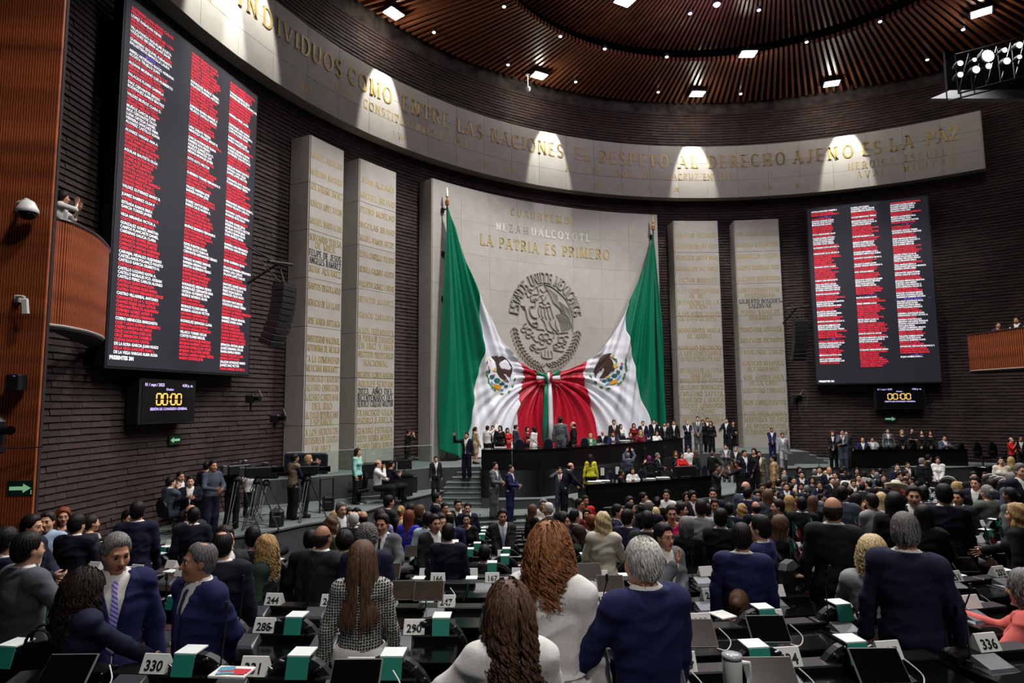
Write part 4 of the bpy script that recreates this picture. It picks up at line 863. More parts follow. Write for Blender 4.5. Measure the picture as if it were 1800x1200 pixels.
# ------------------------------------------------------------------ rostrum and secretaries' desk
def long_desk(name, pts, z1, z0, depth, label, top_m=M_GLOSS, body_m=M_DESKB, back=None):
    t = empty(name, (pts[0].x, pts[0].y, z0), 0, label, 'desk'); nr = []
    for i in range(len(pts)):
        d = (pts[min(i + 1, len(pts) - 1)] - pts[max(i - 1, 0)]); d.z = 0; d.normalize(); nr.append(Vector((-d.y, d.x, 0)))
    with Sub(t):
        for i in range(len(pts) - 1):
            a, b = pts[i], pts[i + 1]; na, nb_ = nr[i], nr[i + 1]; g = (b - a).normalized() * .003
            mb = MB(); P = [a + g, b - g, b - g + nb_ * .06, a + g + na * .06]; mb.prism([(p.x, p.y) for p in P], z0, z1 - .05); mb.build('front_panel', body_m, t)
        mb = MB()
        for i in range(len(pts) - 1):
            P = [pts[i] - nr[i] * .05, pts[i + 1] - nr[i + 1] * .05, pts[i + 1] + nr[i + 1] * depth, pts[i] + nr[i] * depth]; mb.prism([(p.x, p.y) for p in P], z1 - .05, z1)
        mb.build('desktop', top_m, t)
        for e in (0, -1):
            P = [pts[e], pts[e] + nr[e] * depth]; d = (pts[1] - pts[0]).normalized() * (.06 if e == 0 else -.06); mb = MB(); Pl = [P[0], P[1], P[1] + d, P[0] + d]; mb.prism([(p.x, p.y) for p in Pl], z0, z1 - .05); mb.build('side_panel', body_m, t)
    return t
long_desk('rostrum_desk', st_desk, 2.69, ZM - .02, .75, 'long curved black rostrum desk with tall black front below the draped flag')
sec = [at_z(x, y, 1.73) for x, y in ((1030, 851), (1070, 849), (1110, 847), (1150, 844.5), (1200, 840), (1250, 835))]
long_desk('secretaries_desk', sec, 1.73, ZL - .02, .7, 'lower curved black desk in front of the rostrum, papers on its top')
# right gallery bench, stage end block and low steps
gb = [at_z(x, y, 2.14) for x, y in ((1487, 790), (1560, 789), (1640, 789), (1700, 789))]
long_desk('gallery_desk', gb, 2.14, ZR, .5, 'long straight black desk on the right gallery below the clock display')
t = empty('step_block', at_z(1400, 815, ZR), 0, 'grey carpeted block with small steps at the right end of the stage', 'stairs')
with Sub(t):
    for x0, x1, z in ((1382, 1424, 1.96), (1424, 1437, 1.8), (1437, 1448, 1.66), (1448, 1456, 1.52)):
        a, b = at_z(x0, 815, ZR), at_z(x1, 815, ZR); mb = MB(); mb.prism([(a.x, a.y), (b.x, b.y), (b.x, b.y + 1.6), (a.x, a.y + 1.6)], 1.1, z, 1, 0); mb.build('step', [M_CARPET, M_FASCIA], t)
# rails and glass
def rail(name, pts, z0, h, label, glass=False, m=M_BLACK, r=.02):
    t = empty(name, (pts[0][0], pts[0][1], z0), 0, label, 'railing')
    with Sub(t):
        P = [Vector((p[0], p[1], z0)) for p in pts]
        MB().tube([p + Vector((0, 0, h)) for p in P], r, 6).build('handrail', m, t)
        for p in P: MB().tube([p, p + Vector((0, 0, h))], r * .9, 6).build('post', m, t)
        if glass:
            for i in range(len(P) - 1):
                a, b = P[i], P[i + 1]; mb = MB(); V = [a + Vector((0, 0, .05)), b + Vector((0, 0, .05)), b + Vector((0, 0, h - .03)), a + Vector((0, 0, h - .03))]; n_ = (b - a).cross(Vector((0, 0, 1))).normalized() * .01
                mb.add([tuple(v) for v in V] + [tuple(v + n_) for v in V], [(0, 1, 2, 3), (7, 6, 5, 4), (0, 4, 5, 1), (1, 5, 6, 2), (2, 6, 7, 3), (3, 7, 4, 0)]); mb.build('pane', glassmat(), t)
    return t
rail('glass_railing', [(p[0], p[1] + .12) for p in st_front[1:6]], ZS, .85, 'low frameless glass railing along the left stage edge', True, M_METAL, .008)
rail('black_rail', fl([(1440, 819), (1530, 817.5), (1600, 818)], ZR), ZR, .28, 'low thin metal rail at the front of the right gallery', False, M_METAL, .02)
# ------------------------------------------------------------------ timber wall, left edge
E0 = at_d(88, 450, 9.8); TW_X = Vector((1, .12, 0)).normalized(); TN = TW_X.cross(Vector((0, 0, 1)))
mb = MB(); slab_box(mb, Vector((E0.x, E0.y, 0)) - TW_X * 3 - TN * .03, TW_X, Vector((0, 0, 1)), 3.0, 14.5, .07); tw = struct(mb.build('wall_left', M_WOODB))
sm = MB().box((0, -.02, 7.25), (.024, .05, 14.5)).mesh('slat', M_WOOD)
for i in range(46):
    p = Vector((E0.x, E0.y, 0)) - TW_X * (.012 + i * .0405); o = obj('slat', sm, tw, p); o.rotation_euler = (0, 0, math.atan2(TW_X.y, TW_X.x))
def tw_at(x, y, out=.06):                         # picture point on the timber wall plane
    d = ray(x, y); P0 = Vector((E0.x, E0.y, 0)) + TN * out; t = TN.dot(P0 - Vector((0, 0, EYE))) / TN.dot(d); return Vector((0, 0, EYE)) + d * t
p = tw_at(35, 858, .05); t_ = exit_sign(35, 858, .37, 0, 'green exit sign with right arrow at the foot of the timber wall', True, p.y, True)
# dome camera on wall arm
p = tw_at(35, 361); t = empty('dome_camera', p, math.atan2(TW_X.y, TW_X.x), 'white dome camera on a curved wall arm, topmost on the timber wall', 'camera')
MB().rbox((0, 0, -.02), (.05, .05, .2), .01).build('wall_plate', M_WHITEP, t); MB().tube([(.0, -.04, .02), (.1, -.1, .03), (.2, -.18, .03), (.24, -.2, 0)], [.035, .03, .04, .05], 8).build('arm', M_WHITEP, t)
MB().lathe([(.06, .02), (.09, 0), (.15, -.12), (.155, -.17), (.14, -.18)], (.24, -.2, 0), 20).build('housing', M_WHITEP, t, True); MB().lathe([(.13, -.18), (.12, -.23), (.08, -.27), (.02, -.285)], (.24, -.2, 0), 16).build('dome', M_GLOSS, t, True)
p = tw_at(32, 525); t = empty('bracket_camera', p, math.atan2(TW_X.y, TW_X.x), 'small white box device on a bracket in the middle of the timber wall', 'device')
MB().rbox((0, 0, 0), (.1, .06, .12), .01).build('wall_plate', M_WHITEP, t); MB().tube([(0, -.05, .03), (.13, -.12, .02), (.18, -.14, .0)], .022, 6).build('arm', M_WHITEP, t); MB().rbox((.2, -.15, -.14), (.1, .05, .24), .015, Ry(-.12)).build('housing', M_WHITEP, t)
p = tw_at(35, 672); t = empty('wall_speaker', p, math.atan2(TW_X.y, TW_X.x), 'small black wall speaker on the timber wall', 'speaker')
MB().rbox((.02, -.12, 0), (.2, .2, .24), .015).build('cabinet', M_SCRF, t); MB().box((-.1, -.04, 0), (.06, .1, .05)).build('bracket', M_BLACK, t); MB().box((.05, -.225, .09), (.03, .005, .012)).build('led', M_BLU, t)
p = tw_at(17, 757); t = empty('robot_camera', p, math.atan2(TW_X.y, TW_X.x), 'black motorised camera head on a wall arm at the left frame edge', 'camera')
MB().rbox((0, -.3, .02), (.24, .2, .4), .07).build('head', M_SCRF, t); MB().tube([(.1, -.36, .02), (.2, -.42, .02), (.3, -.46, .02)], [.05, .055, .07], 12).build('lens', M_GLOSS, t); MB().lathe([(.06, -.2), (.13, -.22), (.13, -.3), (.1, -.32)], (0, -.3, 0), 12).build('base', M_SCRF, t); MB().tube([(-.2, -.25, -.25), (.55, -.1, -.25)], .012, 6).build('rod', M_BLACK, t); MB().tube([(-.1, -.3, -.25), (-.1, 0, -.25)], .03, 6).build('arm', M_BLACK, t)
MB().rbox((-.18, -.3, .05), (.1, .12, .16), .02).build('motor', M_SCRF, t)
# ------------------------------------------------------------------ balconies
def balcony(path, z0, z1, pitch, label, sw_, open_z):
    P = [Vector((at_d(x, 500, d).x, d, 0)) for x, d in path]; P = [Vector((a, b, 0)) for a, b in spl([(p.x, p.y) for p in P], 8)]
    t = empty('balcony', (P[0].x, P[0].y, z0), 0, label, 'balcony')
    with Sub(t):
        mb = MB(); L = [0]
        for i in range(1, len(P)): L.append(L[-1] + (P[i] - P[i - 1]).length)
        for i in range(len(P) - 1):
            a, b = P[i], P[i + 1]; d = (b - a).normalized(); n_ = Vector((-d.y, d.x, 0)) * .1; mb.prism([(q.x, q.y) for q in (a + n_ * .35, b + n_ * .35, b + n_, a + n_)], z0, z1)
        mb.build('parapet', M_WOODB, t)
        mb = MB(); poly = [(q.x, q.y) for q in P]; pe = P[-1]; ps = P[0]
        mb.prism(poly + [(ps.x - 2.5 if sw_ > 0 else pe.x + 3, pe.y + 2), ], z0 - .08, z0); mb.build('soffit', M_BLACK, t)
        MB().tube([q + Vector((0, 0, z1 + .02)) for q in P], .045, 8).build('handrail', mat('rail_wood', (52, 28, 24), .35), t); MB().tube([q + Vector((0, 0, z0 - .02)) for q in P], .03, 6).build('bottom_rail', M_STONE2, t)
        s = 0
        sm_ = MB().box((0, 0, (z1 - z0) / 2), (pitch * .62, .045, z1 - z0)).mesh('slat', M_WOOD)
        while s < L[-1]:
            i = max(k for k in range(len(L) - 1) if L[k] <= s); f = (s - L[i]) / (L[i + 1] - L[i]); q = P[i].lerp(P[i + 1], f); d = P[i + 1] - P[i]
            o = obj('slat', sm_, t, (q.x, q.y, z0)); o.rotation_euler = (0, 0, math.atan2(d.y, d.x)); s += pitch
    return t
balcony([(58, 10.0), (88, 10.65), (115, 10.95), (140, 11.35), (163, 11.85), (180, 12.5), (187, 13.0), (183, 13.45)], 5.83, 7.68, .046, 'curved balcony clad in narrow brown timber slats behind the timber wall', 1, 0)
balcony([(1694, 27.5), (1697, 26.2), (1730, 25.2), (1765, 24.2), (1810, 23.1), (1850, 22.2)], 5.55, 7.02, .1, 'plain reddish timber balcony at the right frame edge', -1, 0)
# ------------------------------------------------------------------ hanging line-array loudspeakers
def line_array(x0, y0, x1, y1, d, w_, label, n, kx):
    a, b = at_d(x0, y0, d), at_d(x1, y1, d); H = a.z - b.z; t = empty('line_array_speaker', a, 0, label, 'loudspeaker'); face = math.atan2(CY - a.y, CX - a.x) + PI / 2
    t.rotation_euler = (0, 0, face); h = H / n
    for i in range(n):
        f = i / (n - 1); mb = MB(); mb.rbox((kx * w_ * f * f, .25 * f * f, -h * (i + .5)), (w_, w_ * .7, h * .94), .02, Rx(.35 * f * f)); mb.build('cabinet', M_SCRF, t)
    MB().box((0, 0, .03), (w_ * .9, w_ * .6, .05)).build('fly_frame', M_BLACK, t)
    mb = MB(); mb.tube([(0, 0, .04), (.05, .2, .55)], .02, 6); mb.tube([(-.15, 0, .04), (-.5, .5, .7)], .02, 6); mb.tube([(-.6, .1, .6), (.45, .1, .72)], .05, 6); mb.tube([(-.6, .8, .0), (-.1, .15, .65)], .04, 6); mb.tube([(-.6, .85, 1.1), (-.1, .15, .65)], .03, 6)
    mb.build('bracket', M_METAL if kx > 0 else M_BLACK, t)
line_array(500, 502, 490, 607, 17.8, .62, 'tall black curved line-array loudspeaker hanging beside the leftmost pillar', 10, -.3)
line_array(1407, 564, 1402, 632, 29.3, .62, 'tall black curved line-array loudspeaker hanging left of the right name board', 10, -.2)
for x, y, d, lab in ((441, 700, 18.2, 'black clutter of a remote camera arm on the brick wall right of the left clock'), (484, 735, 18.6, 'black cable box and looped cable on the brick wall beside the leftmost pillar'), (1400, 700, 29.8, 'black remote camera arm on the brick wall below the right line-array loudspeaker')):
    p = at_d(x, y, d); t = empty('remote_camera', p, 0, lab, 'camera'); s = d / 18 * .9; out = (Vector((CX, CY, 0)) - Vector((p.x, p.y, 0))).normalized(); bk = cyl(x, y, RW) - p
    MB().rbox((0, 0, 0), (.3 * s, .22 * s, .26 * s), .04).build('head', M_SCRF, t); MB().tube([(0, 0, 0), tuple(out * .35 * s)], [.06 * s, .08 * s], 10).build('lens', M_GLOSS, t)
    mb = MB(); mb.tube([(0, 0, -.1 * s), (0, 0, -.35 * s), tuple(bk)], .035 * s, 6); mb.build('arm', M_BLACK, t); mb = MB(); mb.tube([(.1 * s, 0, .1 * s), (.25 * s, 0, .3 * s), (.35 * s, 0, .05 * s), (.3 * s, 0, -.3 * s)], .015, 5); mb.build('cable', M_METAL, t)
# ================================================================== people: signed-distance bodies meshed with surface nets
class Fld:
    def __init__(s, lo, hi, h):
        s.h = h; s.lo = np.array(lo, float); s.n = np.ceil((np.array(hi) - s.lo) / h).astype(int) + 1
        s.D = np.full(s.n, 1e3, np.float32); s.ax = [s.lo[i] + h * np.arange(s.n[i]) for i in range(3)]
    def win(s, lo, hi):
        a = np.maximum(0, np.floor((np.array(lo) - s.lo) / s.h).astype(int)); b = np.minimum(s.n, np.ceil((np.array(hi) - s.lo) / s.h).astype(int) + 1)
        sl = tuple(slice(int(p), int(max(p, q))) for p, q in zip(a, b)); X, Y, Z = np.meshgrid(*[s.ax[i][sl[i]] for i in range(3)], indexing='ij', sparse=True); return sl, X, Y, Z
    def mix(s, sl, d, k):
        o = s.D[sl]
        if k <= 0: s.D[sl] = np.minimum(o, d); return
        hh = np.clip(.5 + .5 * (o - d) / k, 0, 1); s.D[sl] = o * (1 - hh) + d * hh - k * hh * (1 - hh)
    def cap(s, a, b, ra, rb=None, k=.03, e=0., sy=1.):
        rb = ra if rb is None else rb; a = np.array(a, float); b = np.array(b, float); ra += e; rb += e; m = max(ra, rb) + k + s.h * 2
        sl, X, Y, Z = s.win(np.minimum(a, b) - m, np.maximum(a, b) + m); ab = b - a; L = ab.dot(ab) + 1e-9
        t = np.clip(((X - a[0]) * ab[0] + (Y - a[1]) * ab[1] + (Z - a[2]) * ab[2]) / L, 0, 1)
        d = np.sqrt((X - a[0] - ab[0] * t) ** 2 + ((Y - a[1] - ab[1] * t) / sy) ** 2 + (Z - a[2] - ab[2] * t) ** 2) - (ra + (rb - ra) * t); s.mix(sl, d, k); return s
    def ell(s, c, r, k=.03, e=0., R=None, cut=False):
        c = np.array(c, float); r = np.array(r, float) + e; m = r.max() + k + s.h * 2; sl, X, Y, Z = s.win(c - m, c + m); x, y, z = X - c[0], Y - c[1], Z - c[2]
        if R is not None: x, y, z = R[0][0] * x + R[1][0] * y + R[2][0] * z, R[0][1] * x + R[1][1] * y + R[2][1] * z, R[0][2] * x + R[1][2] * y + R[2][2] * z
        k0 = np.sqrt((x / r[0]) ** 2 + (y / r[1]) ** 2 + (z / r[2]) ** 2); k1 = np.sqrt((x / r[0] ** 2) ** 2 + (y / r[1] ** 2) ** 2 + (z / r[2] ** 2) ** 2) + 1e-6
        d = k0 * (k0 - 1) / k1
        if cut: s.D[sl] = np.maximum(s.D[sl], -d + 0 * s.D[sl]) if k <= 0 else s._smax(s.D[sl], -d, k)
        else: s.mix(sl, d, k)
        return s
    def _smax(s, o, d, k): hh = np.clip(.5 - .5 * (o - d) / k, 0, 1); return o * (1 - hh) + d * hh + k * hh * (1 - hh)
    def grid(s): return np.meshgrid(*s.ax, indexing='ij', sparse=True)
    def nets(s):
        D = s.D.copy(); D[0], D[-1], D[:, 0], D[:, -1], D[:, :, 0], D[:, :, -1] = [np.maximum(q, .01) for q in (D[0], D[-1], D[:, 0], D[:, -1], D[:, :, 0], D[:, :, -1])]
        S = D < 0; n = np.array(D.shape) - 1; acc = np.zeros(tuple(n) + (3,), np.float32); cnt = np.zeros(tuple(n), np.float32); cr_ = []
        for ax in range(3):
            A = [slice(None)] * 3; B = [slice(None)] * 3; A[ax] = slice(0, -1); B[ax] = slice(1, None); A, B = tuple(A), tuple(B)
            x = S[A] != S[B]; t = np.where(x, D[A] / np.where(x, D[A] - D[B], 1), 0); cr_.append((x, S[A])); o1, o2 = [i for i in range(3) if i != ax]
            for i in (0, 1):
                for j in (0, 1):
                    sl = [slice(None)] * 3; sl[o1] = slice(i, i + n[o1]); sl[o2] = slice(j, j + n[o2]); sl = tuple(sl); xx = x[sl]; cnt += xx
                    acc[..., ax] += xx * t[sl]; acc[..., o1] += xx * i; acc[..., o2] += xx * j
        m = cnt > 0; idx = -np.ones(tuple(n), np.int64); idx[m] = np.arange(m.sum()); P = np.argwhere(m) + acc[m] / cnt[m][:, None]; V = s.lo + P * s.h; Q = []
        for ax in range(3):
            x, sa = cr_[ax]; o1, o2 = [i for i in range(3) if i != ax]; sl = [slice(None)] * 3; sl[o1] = slice(1, n[o1]); sl[o2] = slice(1, n[o2]); w_ = np.argwhere(x[tuple(sl)])
            if not len(w_): continue
            w_[:, o1] += 1; w_[:, o2] += 1; f = sa[tuple(w_.T)]; q = []
            for i, j in ((0, 0), (-1, 0), (-1, -1), (0, -1)):
                c = w_.copy(); c[:, o1] += i; c[:, o2] += j; q.append(idx[tuple(c.T)])
            q = np.stack(q, 1); flip = f if ax != 1 else ~f; q[~flip] = q[~flip][:, ::-1]; Q.append(q)
        return V, (np.concatenate(Q) if Q else np.zeros((0, 4), int))
def vn(v): v = np.array(v, float); return v / (np.linalg.norm(v) + 1e-9)
def ik(sh, wr, L1, L2, pole):
    sh, wr = np.array(sh, float), np.array(wr, float); d = wr - sh; D = np.linalg.norm(d); D2 = min(D, (L1 + L2) * .995); wr = sh + d / D * D2; a = (L1 * L1 - L2 * L2 + D2 * D2) / (2 * D2); h = math.sqrt(max(0, L1 * L1 - a * a))
    u = d / D; p = np.array(pole, float); p = vn(p - u * p.dot(u)); return sh + u * a + p * h, wr
# poses: wrists (right x>0 of a person facing +y), elbow poles, lean, seated
POSES = {
 'stand': dict(R=(.27, .05, .84), L=(-.27, .05, .84), pr=(.6, -1, 0), pl=(-.6, -1, 0)),
 'relax': dict(R=(.25, .10, .87), L=(-.28, -.02, .85), pr=(.8, -1, 0), pl=(-.8, -1, 0)),
 'clasp': dict(R=(.06, .22, .93), L=(-.05, .24, .95), pr=(1, -.6, -.3), pl=(-1, -.6, -.3)),
 'cross': dict(R=(-.10, .21, 1.16), L=(.10, .24, 1.19), pr=(1, -.1, -.6), pl=(-1, -.1, -.6)),
 'phone': dict(R=(.07, .30, 1.12), L=(-.08, .28, 1.08), pr=(1, -.4, -.8), pl=(-1, -.4, -.8), lean=3),
 'gesture': dict(R=(.22, .38, 1.13), L=(-.26, .03, .84), pr=(1, -.6, -.8), pl=(-.6, -1, 0)),
 'gesture2': dict(R=(.26, .34, 1.18), L=(-.22, .36, 1.10), pr=(1, -.5, -.8), pl=(-1, -.5, -.8)),
 'chin': dict(R=(.05, .20, 1.40), L=(.08, .22, 1.10), pr=(.7, .2, -1), pl=(-1, -.2, -.7)),
 'call': dict(R=(.15, .10, 1.55), L=(-.26, .05, .85), pr=(1, .2, -1), pl=(-.6, -1, 0)),
 'raise': dict(R=(.40, .25, 1.62), L=(-.26, .05, .86), pr=(1, -.3, -.8), pl=(-.6, -1, 0)),
 'point': dict(R=(.30, .30, 1.80), L=(-.24, .1, .9), pr=(1, -.2, -.4), pl=(-.6, -1, 0)),
 'overhead': dict(R=(.13, .28, 1.82), L=(-.13, .28, 1.82), pr=(1, .2, -.3), pl=(-1, .2, -.3), lean=-3),
 'pocket': dict(R=(.24, .08, .90), L=(-.24, .08, .90), pr=(1, -.8, 0), pl=(-1, -.8, 0)),
 'back': dict(R=(.05, -.17, .93), L=(-.06, -.18, .95), pr=(1, -.3, 0), pl=(-1, -.3, 0)),
 'lean': dict(R=(.22, .50, 1.02), L=(-.18, .48, 1.00), pr=(1, -.6, -.3), pl=(-1, -.6, -.3), lean=20),
 'walk': dict(R=(.27, .18, .88), L=(-.28, -.14, .88), pr=(.6, -1, 0), pl=(-.6, -1, 0), step=.26),
 'sit': dict(R=(.17, .36, .68), L=(-.15, .38, .68), pr=(1, -.6, -.4), pl=(-1, -.6, -.4), sit=1),
 'sitphone': dict(R=(.08, .30, .84), L=(-.09, .28, .80), pr=(1, -.4, -.8), pl=(-1, -.4, -.8), sit=1),
 'sitchin': dict(R=(.04, .20, 1.02), L=(.06, .30, .72), pr=(.8, .3, -1), pl=(-1, -.2, -.7), sit=1),
 'camera': dict(R=(.12, .30, 1.52), L=(-.12, .34, 1.46), pr=(1, -.2, -1), pl=(-1, -.2, -1), lean=5),
}
CUSTOM = {}
def skel(pose, sex):
    p = dict(CUSTOM.get(pose) or POSES[pose]); f = sex == 'F'; sw_ = .15 if f else .172; hip = .09; J = {}; S = p.get('sit', 0); dz = -.46 if S else 0
    ln = math.radians(p.get('lean', 0)); pv = np.array([0, 0, .95 + dz])
    def up(v): v = np.array(v, float) - pv; c, s_ = math.cos(ln), math.sin(ln); return np.array([v[0], v[1] * c + v[2] * s_, -v[1] * s_ + v[2] * c]) + pv
    J['pv'] = pv; J['up'] = up; J['ln'] = ln
    J['ab'] = up((0, 0, 1.1 + dz)); J['ch'] = up((0, .0, 1.29 + dz)); J['sr'] = up((sw_, -.01, 1.43 + dz)); J['sl'] = up((-sw_, -.01, 1.43 + dz)); J['nk'] = up((0, -.015, 1.49 + dz)); J['hd'] = up((0, .012, 1.635 + dz))
    J['er'], J['wr'] = ik(J['sr'], p['R'], .29, .255, p['pr']); J['el'], J['wl'] = ik(J['sl'], p['L'], .29, .255, p['pl'])
    st = p.get('step', 0)
    if S: J['hr'], J['kr'], J['ar'] = (hip, 0, .47), (.13, .44, .47), (.14, .40, .08); J['hl'], J['kl'], J['al'] = (-hip, 0, .47), (-.13, .44, .47), (-.14, .42, .08)
    else: J['hr'], J['kr'], J['ar'] = (hip, 0, .90), (.10, .02 + st * .7, .49 + st * .1), (.11, -.02 + st, .09 + st * .1); J['hl'], J['kl'], J['al'] = (-hip, 0, .90), (-.10, .02 - st * .1, .48), (-.11, -.02 - st * .8, .09)
    return J
def body_fld(J, sex, h, e=0., parts='tal'):
    f = Fld((-.62, -.55, -.02), (.62, .75, 2.05), h); fem = sex == 'F'; up = J['up']; dz = J['pv'][2] - .95; R = np.array([[1, 0, 0], [0, math.cos(J['ln']), math.sin(J['ln'])], [0, -math.sin(J['ln']), math.cos(J['ln'])]]).T
    R = None if abs(J['ln']) < .01 else R.T
    if 't' in parts:
        f.ell(J['pv'], (.165 if fem else .155, .115, .12), .05, e); f.ell(J['ab'], (.125 if fem else .145, .095 if fem else .105, .17), .06, e, R); f.ell(J['ch'], (.145 if fem else .172, .105 if fem else .118, .18), .06, e, R)
        f.cap(J['sr'] * .8 + J['nk'] * .2, J['sl'] * .8 + J['nk'] * .2, .058, None, .05, e)
        f.cap(J['sr'] + (0, 0, -.005), J['sl'] + (0, 0, -.005), .05, None, .03, e); f.cap(J['nk'] + (0, 0, -.05), J['nk'] + (0, 0, .02), .075, .055, .06, e)
        if fem: f.ell(up((.07, .085, 1.28 + dz)), (.06, .055, .06), .04, e); f.ell(up((-.07, .085, 1.28 + dz)), (.06, .055, .06), .04, e)
    return f
def add_arms(f, J, fem, e=0., r=(.047, .039, .037, .026)):
    k = .9 if fem else 1.
    for s_ in 'rl': f.cap(J['s' + s_], J['e' + s_], r[0] * k, r[1] * k, .03, e); f.cap(J['e' + s_], J['w' + s_], r[2] * k, r[3] * k, .02, e)
def add_legs(f, J, e=0., r=(.088, .06, .058, .036)):
    for s_ in 'rl': f.cap(J['h' + s_], J['k' + s_], r[0], r[1], .04, e); f.cap(J['k' + s_], J['a' + s_], r[2], r[3], .03, e)
# ---- hand
def hand_geo(kind, h):
    f = Fld((-.08, -.1, -.23), (.1, .1, .05), h); f.cap((0, 0, .04), (0, 0, -.01), .026, .026, .02, sy=.8); f.ell((0, 0, -.05), (.041, .016, .05), .02)
    curl = {'relax': (.35, .55, .4), 'grip': (.9, 1.2, .8), 'flat': (.05, .12, .08), 'fist': (1.3, 1.5, 1.)}[kind]; Ls = ((.034, .042, .026, .021), (.012, .047, .03, .023), (-.011, .043, .027, .022), (-.032, .033, .021, .018))
    for x, a, b, c in Ls:
        p = np.array([x, 0, -.085]); an = 0; r = .0088
        for L, cu in zip((a, b, c), curl): an += cu; q = p + np.array([x * .12, math.sin(an) * L, -math.cos(an) * L]); f.cap(p, q, r, r * .92, .004); p = q; r *= .93
    f.cap((.03, .004, -.025), (.058, .02, -.06), .014, .0115, .012); f.cap((.058, .02, -.06), (.062, .034 if kind != 'flat' else .022, -.092), .0105, .009, .004)
    return f.nets()
_HG = {}
def hand_on(V0, Q0, el, wr, right, pal=None):
    d = vn(np.array(wr) - np.array(el)); v = np.array([0, 1, 1.]); t = vn(v - d * v.dot(d)); n_ = np.cross(d, t); n_ = -n_ if right else n_; M = np.stack([t, n_, -d], 1); V = V0 @ M.T + np.array(wr); Q = Q0 if np.linalg.det(M) > 0 else Q0[:, ::-1]; return V, Q
# ---- head
def head_geo(kind, h):
    f = Fld((-.12, -.14, -.22), (.12, .16, .16), h); fem = kind == 'F'; j = .9 if fem else 1.
    f.ell((0, -.012, .028), (.075, .094, .098), .0); f.ell((0, .03, -.045), (.059 * j, .062, .078), .04); f.ell((0, .058, -.1), (.028 * j, .026, .022), .03)
    f.ell((.036, .052, -.028), (.026, .026, .028), .03); f.ell((-.036, .052, -.028), (.026, .026, .028), .03); f.cap((-.034, .078, .026), (.034, .078, .026), .012, None, .02)
    f.cap((0, -.02, -.07), (0, -.035, -.22), .05 * (.88 if fem else 1.08), .054 * (.9 if fem else 1.12), .04)
    for s_ in (1, -1): f.ell((.031 * s_, .098, .008), (.017, .016, .0115), .014, cut=True); f.ell((.074 * s_, -.006, -.006), (.010, .02, .031), .008); f.ell((.013 * s_, .092, -.036), (.009, .01, .008), .008)
    f.cap((0, .084, .014), (0, .108, -.03), .008, .0125, .012); f.cap((-.02 * j, .088, -.064), (.02 * j, .088, -.064), .0068, None, .004); f.cap((-.016, .087, -.073), (.016, .087, -.073), .0075, None, .004)
    V, Q = f.nets(); c = V[Q].mean(1); mi = np.zeros(len(Q), int); mi[(abs(c[:, 0]) < .023) & (c[:, 2] < -.058) & (c[:, 2] > -.081) & (c[:, 1] > .088)] = 3
    ev = []; eq = []; em = []
    for s_ in (1, -1):                                    # eyeballs with dark iris
        b = len(V) + sum(len(q) for q in ev); n, m = 10, 6; P = []
        for i in range(m + 1):
            for k in range(n):
                t = PI * i / m; P.append((.031 * s_ + .0125 * math.sin(t) * math.cos(2 * PI * k / n), .0795 + .0125 * math.cos(t), .008 + .0125 * math.sin(t) * math.sin(2 * PI * k / n)))
        ev.append(P)
        for i in range(m):
            for k in range(n): eq.append((b + i * n + k, b + (i + 1) * n + k, b + (i + 1) * n + (k + 1) % n, b + i * n + (k + 1) % n)); em.append(2 if i < 2 else 1)
    V = np.concatenate([V] + [np.array(p) for p in ev]); Q = np.concatenate([Q, np.array(eq)]); mi = np.concatenate([mi, em]); return V, Q, mi
_HD = {}; _MC = {}
def headM(J, yaw, pitch):
    y, p = math.radians(-yaw), math.radians(pitch); return Matrix.Translation(Vector(J['hd'])) @ Matrix.Rotation(y, 4, 'Z') @ Matrix.Rotation(p - J['ln'] * .6, 4, 'X')
def body_mesh(pose, sex, yaw, pitch, fine, hk=('relax', 'relax')):
    key = ('body', pose, sex, yaw, pitch, fine, hk)
    if key in _MC: return _MC[key]
    J = skel(pose, sex); h = .027 if fine else .034; bk = ('b', pose, sex, fine)
    if bk not in _MC:
        f = body_fld(J, sex, h); add_arms(f, J, sex == 'F'); add_legs(f, J)
        for s_ in 'rl': a = np.array(J['a' + s_]); f.cap(a + (0, -.02, -.05), a + (0, .14, -.065), .03, .025, .03)
        _MC[bk] = f.nets()
    V, Q = _MC[bk]; VV = [V]; QQ = [Q]; MI = [np.zeros(len(Q), int)]; n = len(V)
    for s_, right, kd in (('r', True, hk[0]), ('l', False, hk[1])):
        hh = .0052 if fine else .0095
        if (kd, hh) not in _HG: _HG[(kd, hh)] = hand_geo(kd, hh)
        v, q = hand_on(*_HG[(kd, hh)], J['e' + s_], J['w' + s_], right); VV.append(v); QQ.append(q + n); MI.append(np.zeros(len(q), int)); n += len(v)
    hk2 = (sex, fine)
    if hk2 not in _HD: _HD[hk2] = head_geo(sex, .0052 if fine else .0092)
    v, q, mi = _HD[hk2]; M = np.array(headM(J, yaw, pitch)); v = v @ M[:3, :3].T + M[:3, 3]; VV.append(v); QQ.append(q + n); MI.append(mi)
    me = npmesh('body', np.concatenate(VV), np.concatenate(QQ), [M_SKIN[0], M_EYE, M_IRIS, M_LIP], np.concatenate(MI), True); _MC[key] = me; return me
def vnoise(P):
    i = np.floor(P).astype(np.int64); f = P - i; f = f * f * (3 - 2 * f); r = 0
    for a in (0, 1):
        for b in (0, 1):
            for c in (0, 1):
                h_ = ((i[:, 0] + a) * 73856093) ^ ((i[:, 1] + b) * 19349663) ^ ((i[:, 2] + c) * 83492791); h_ = (h_ ^ (h_ >> 13)) * 1274126177; v = ((h_ >> 8) & 65535) / 65535.
                r = r + v * (f[:, 0] if a else 1 - f[:, 0]) * (f[:, 1] if b else 1 - f[:, 1]) * (f[:, 2] if c else 1 - f[:, 2])
    return r
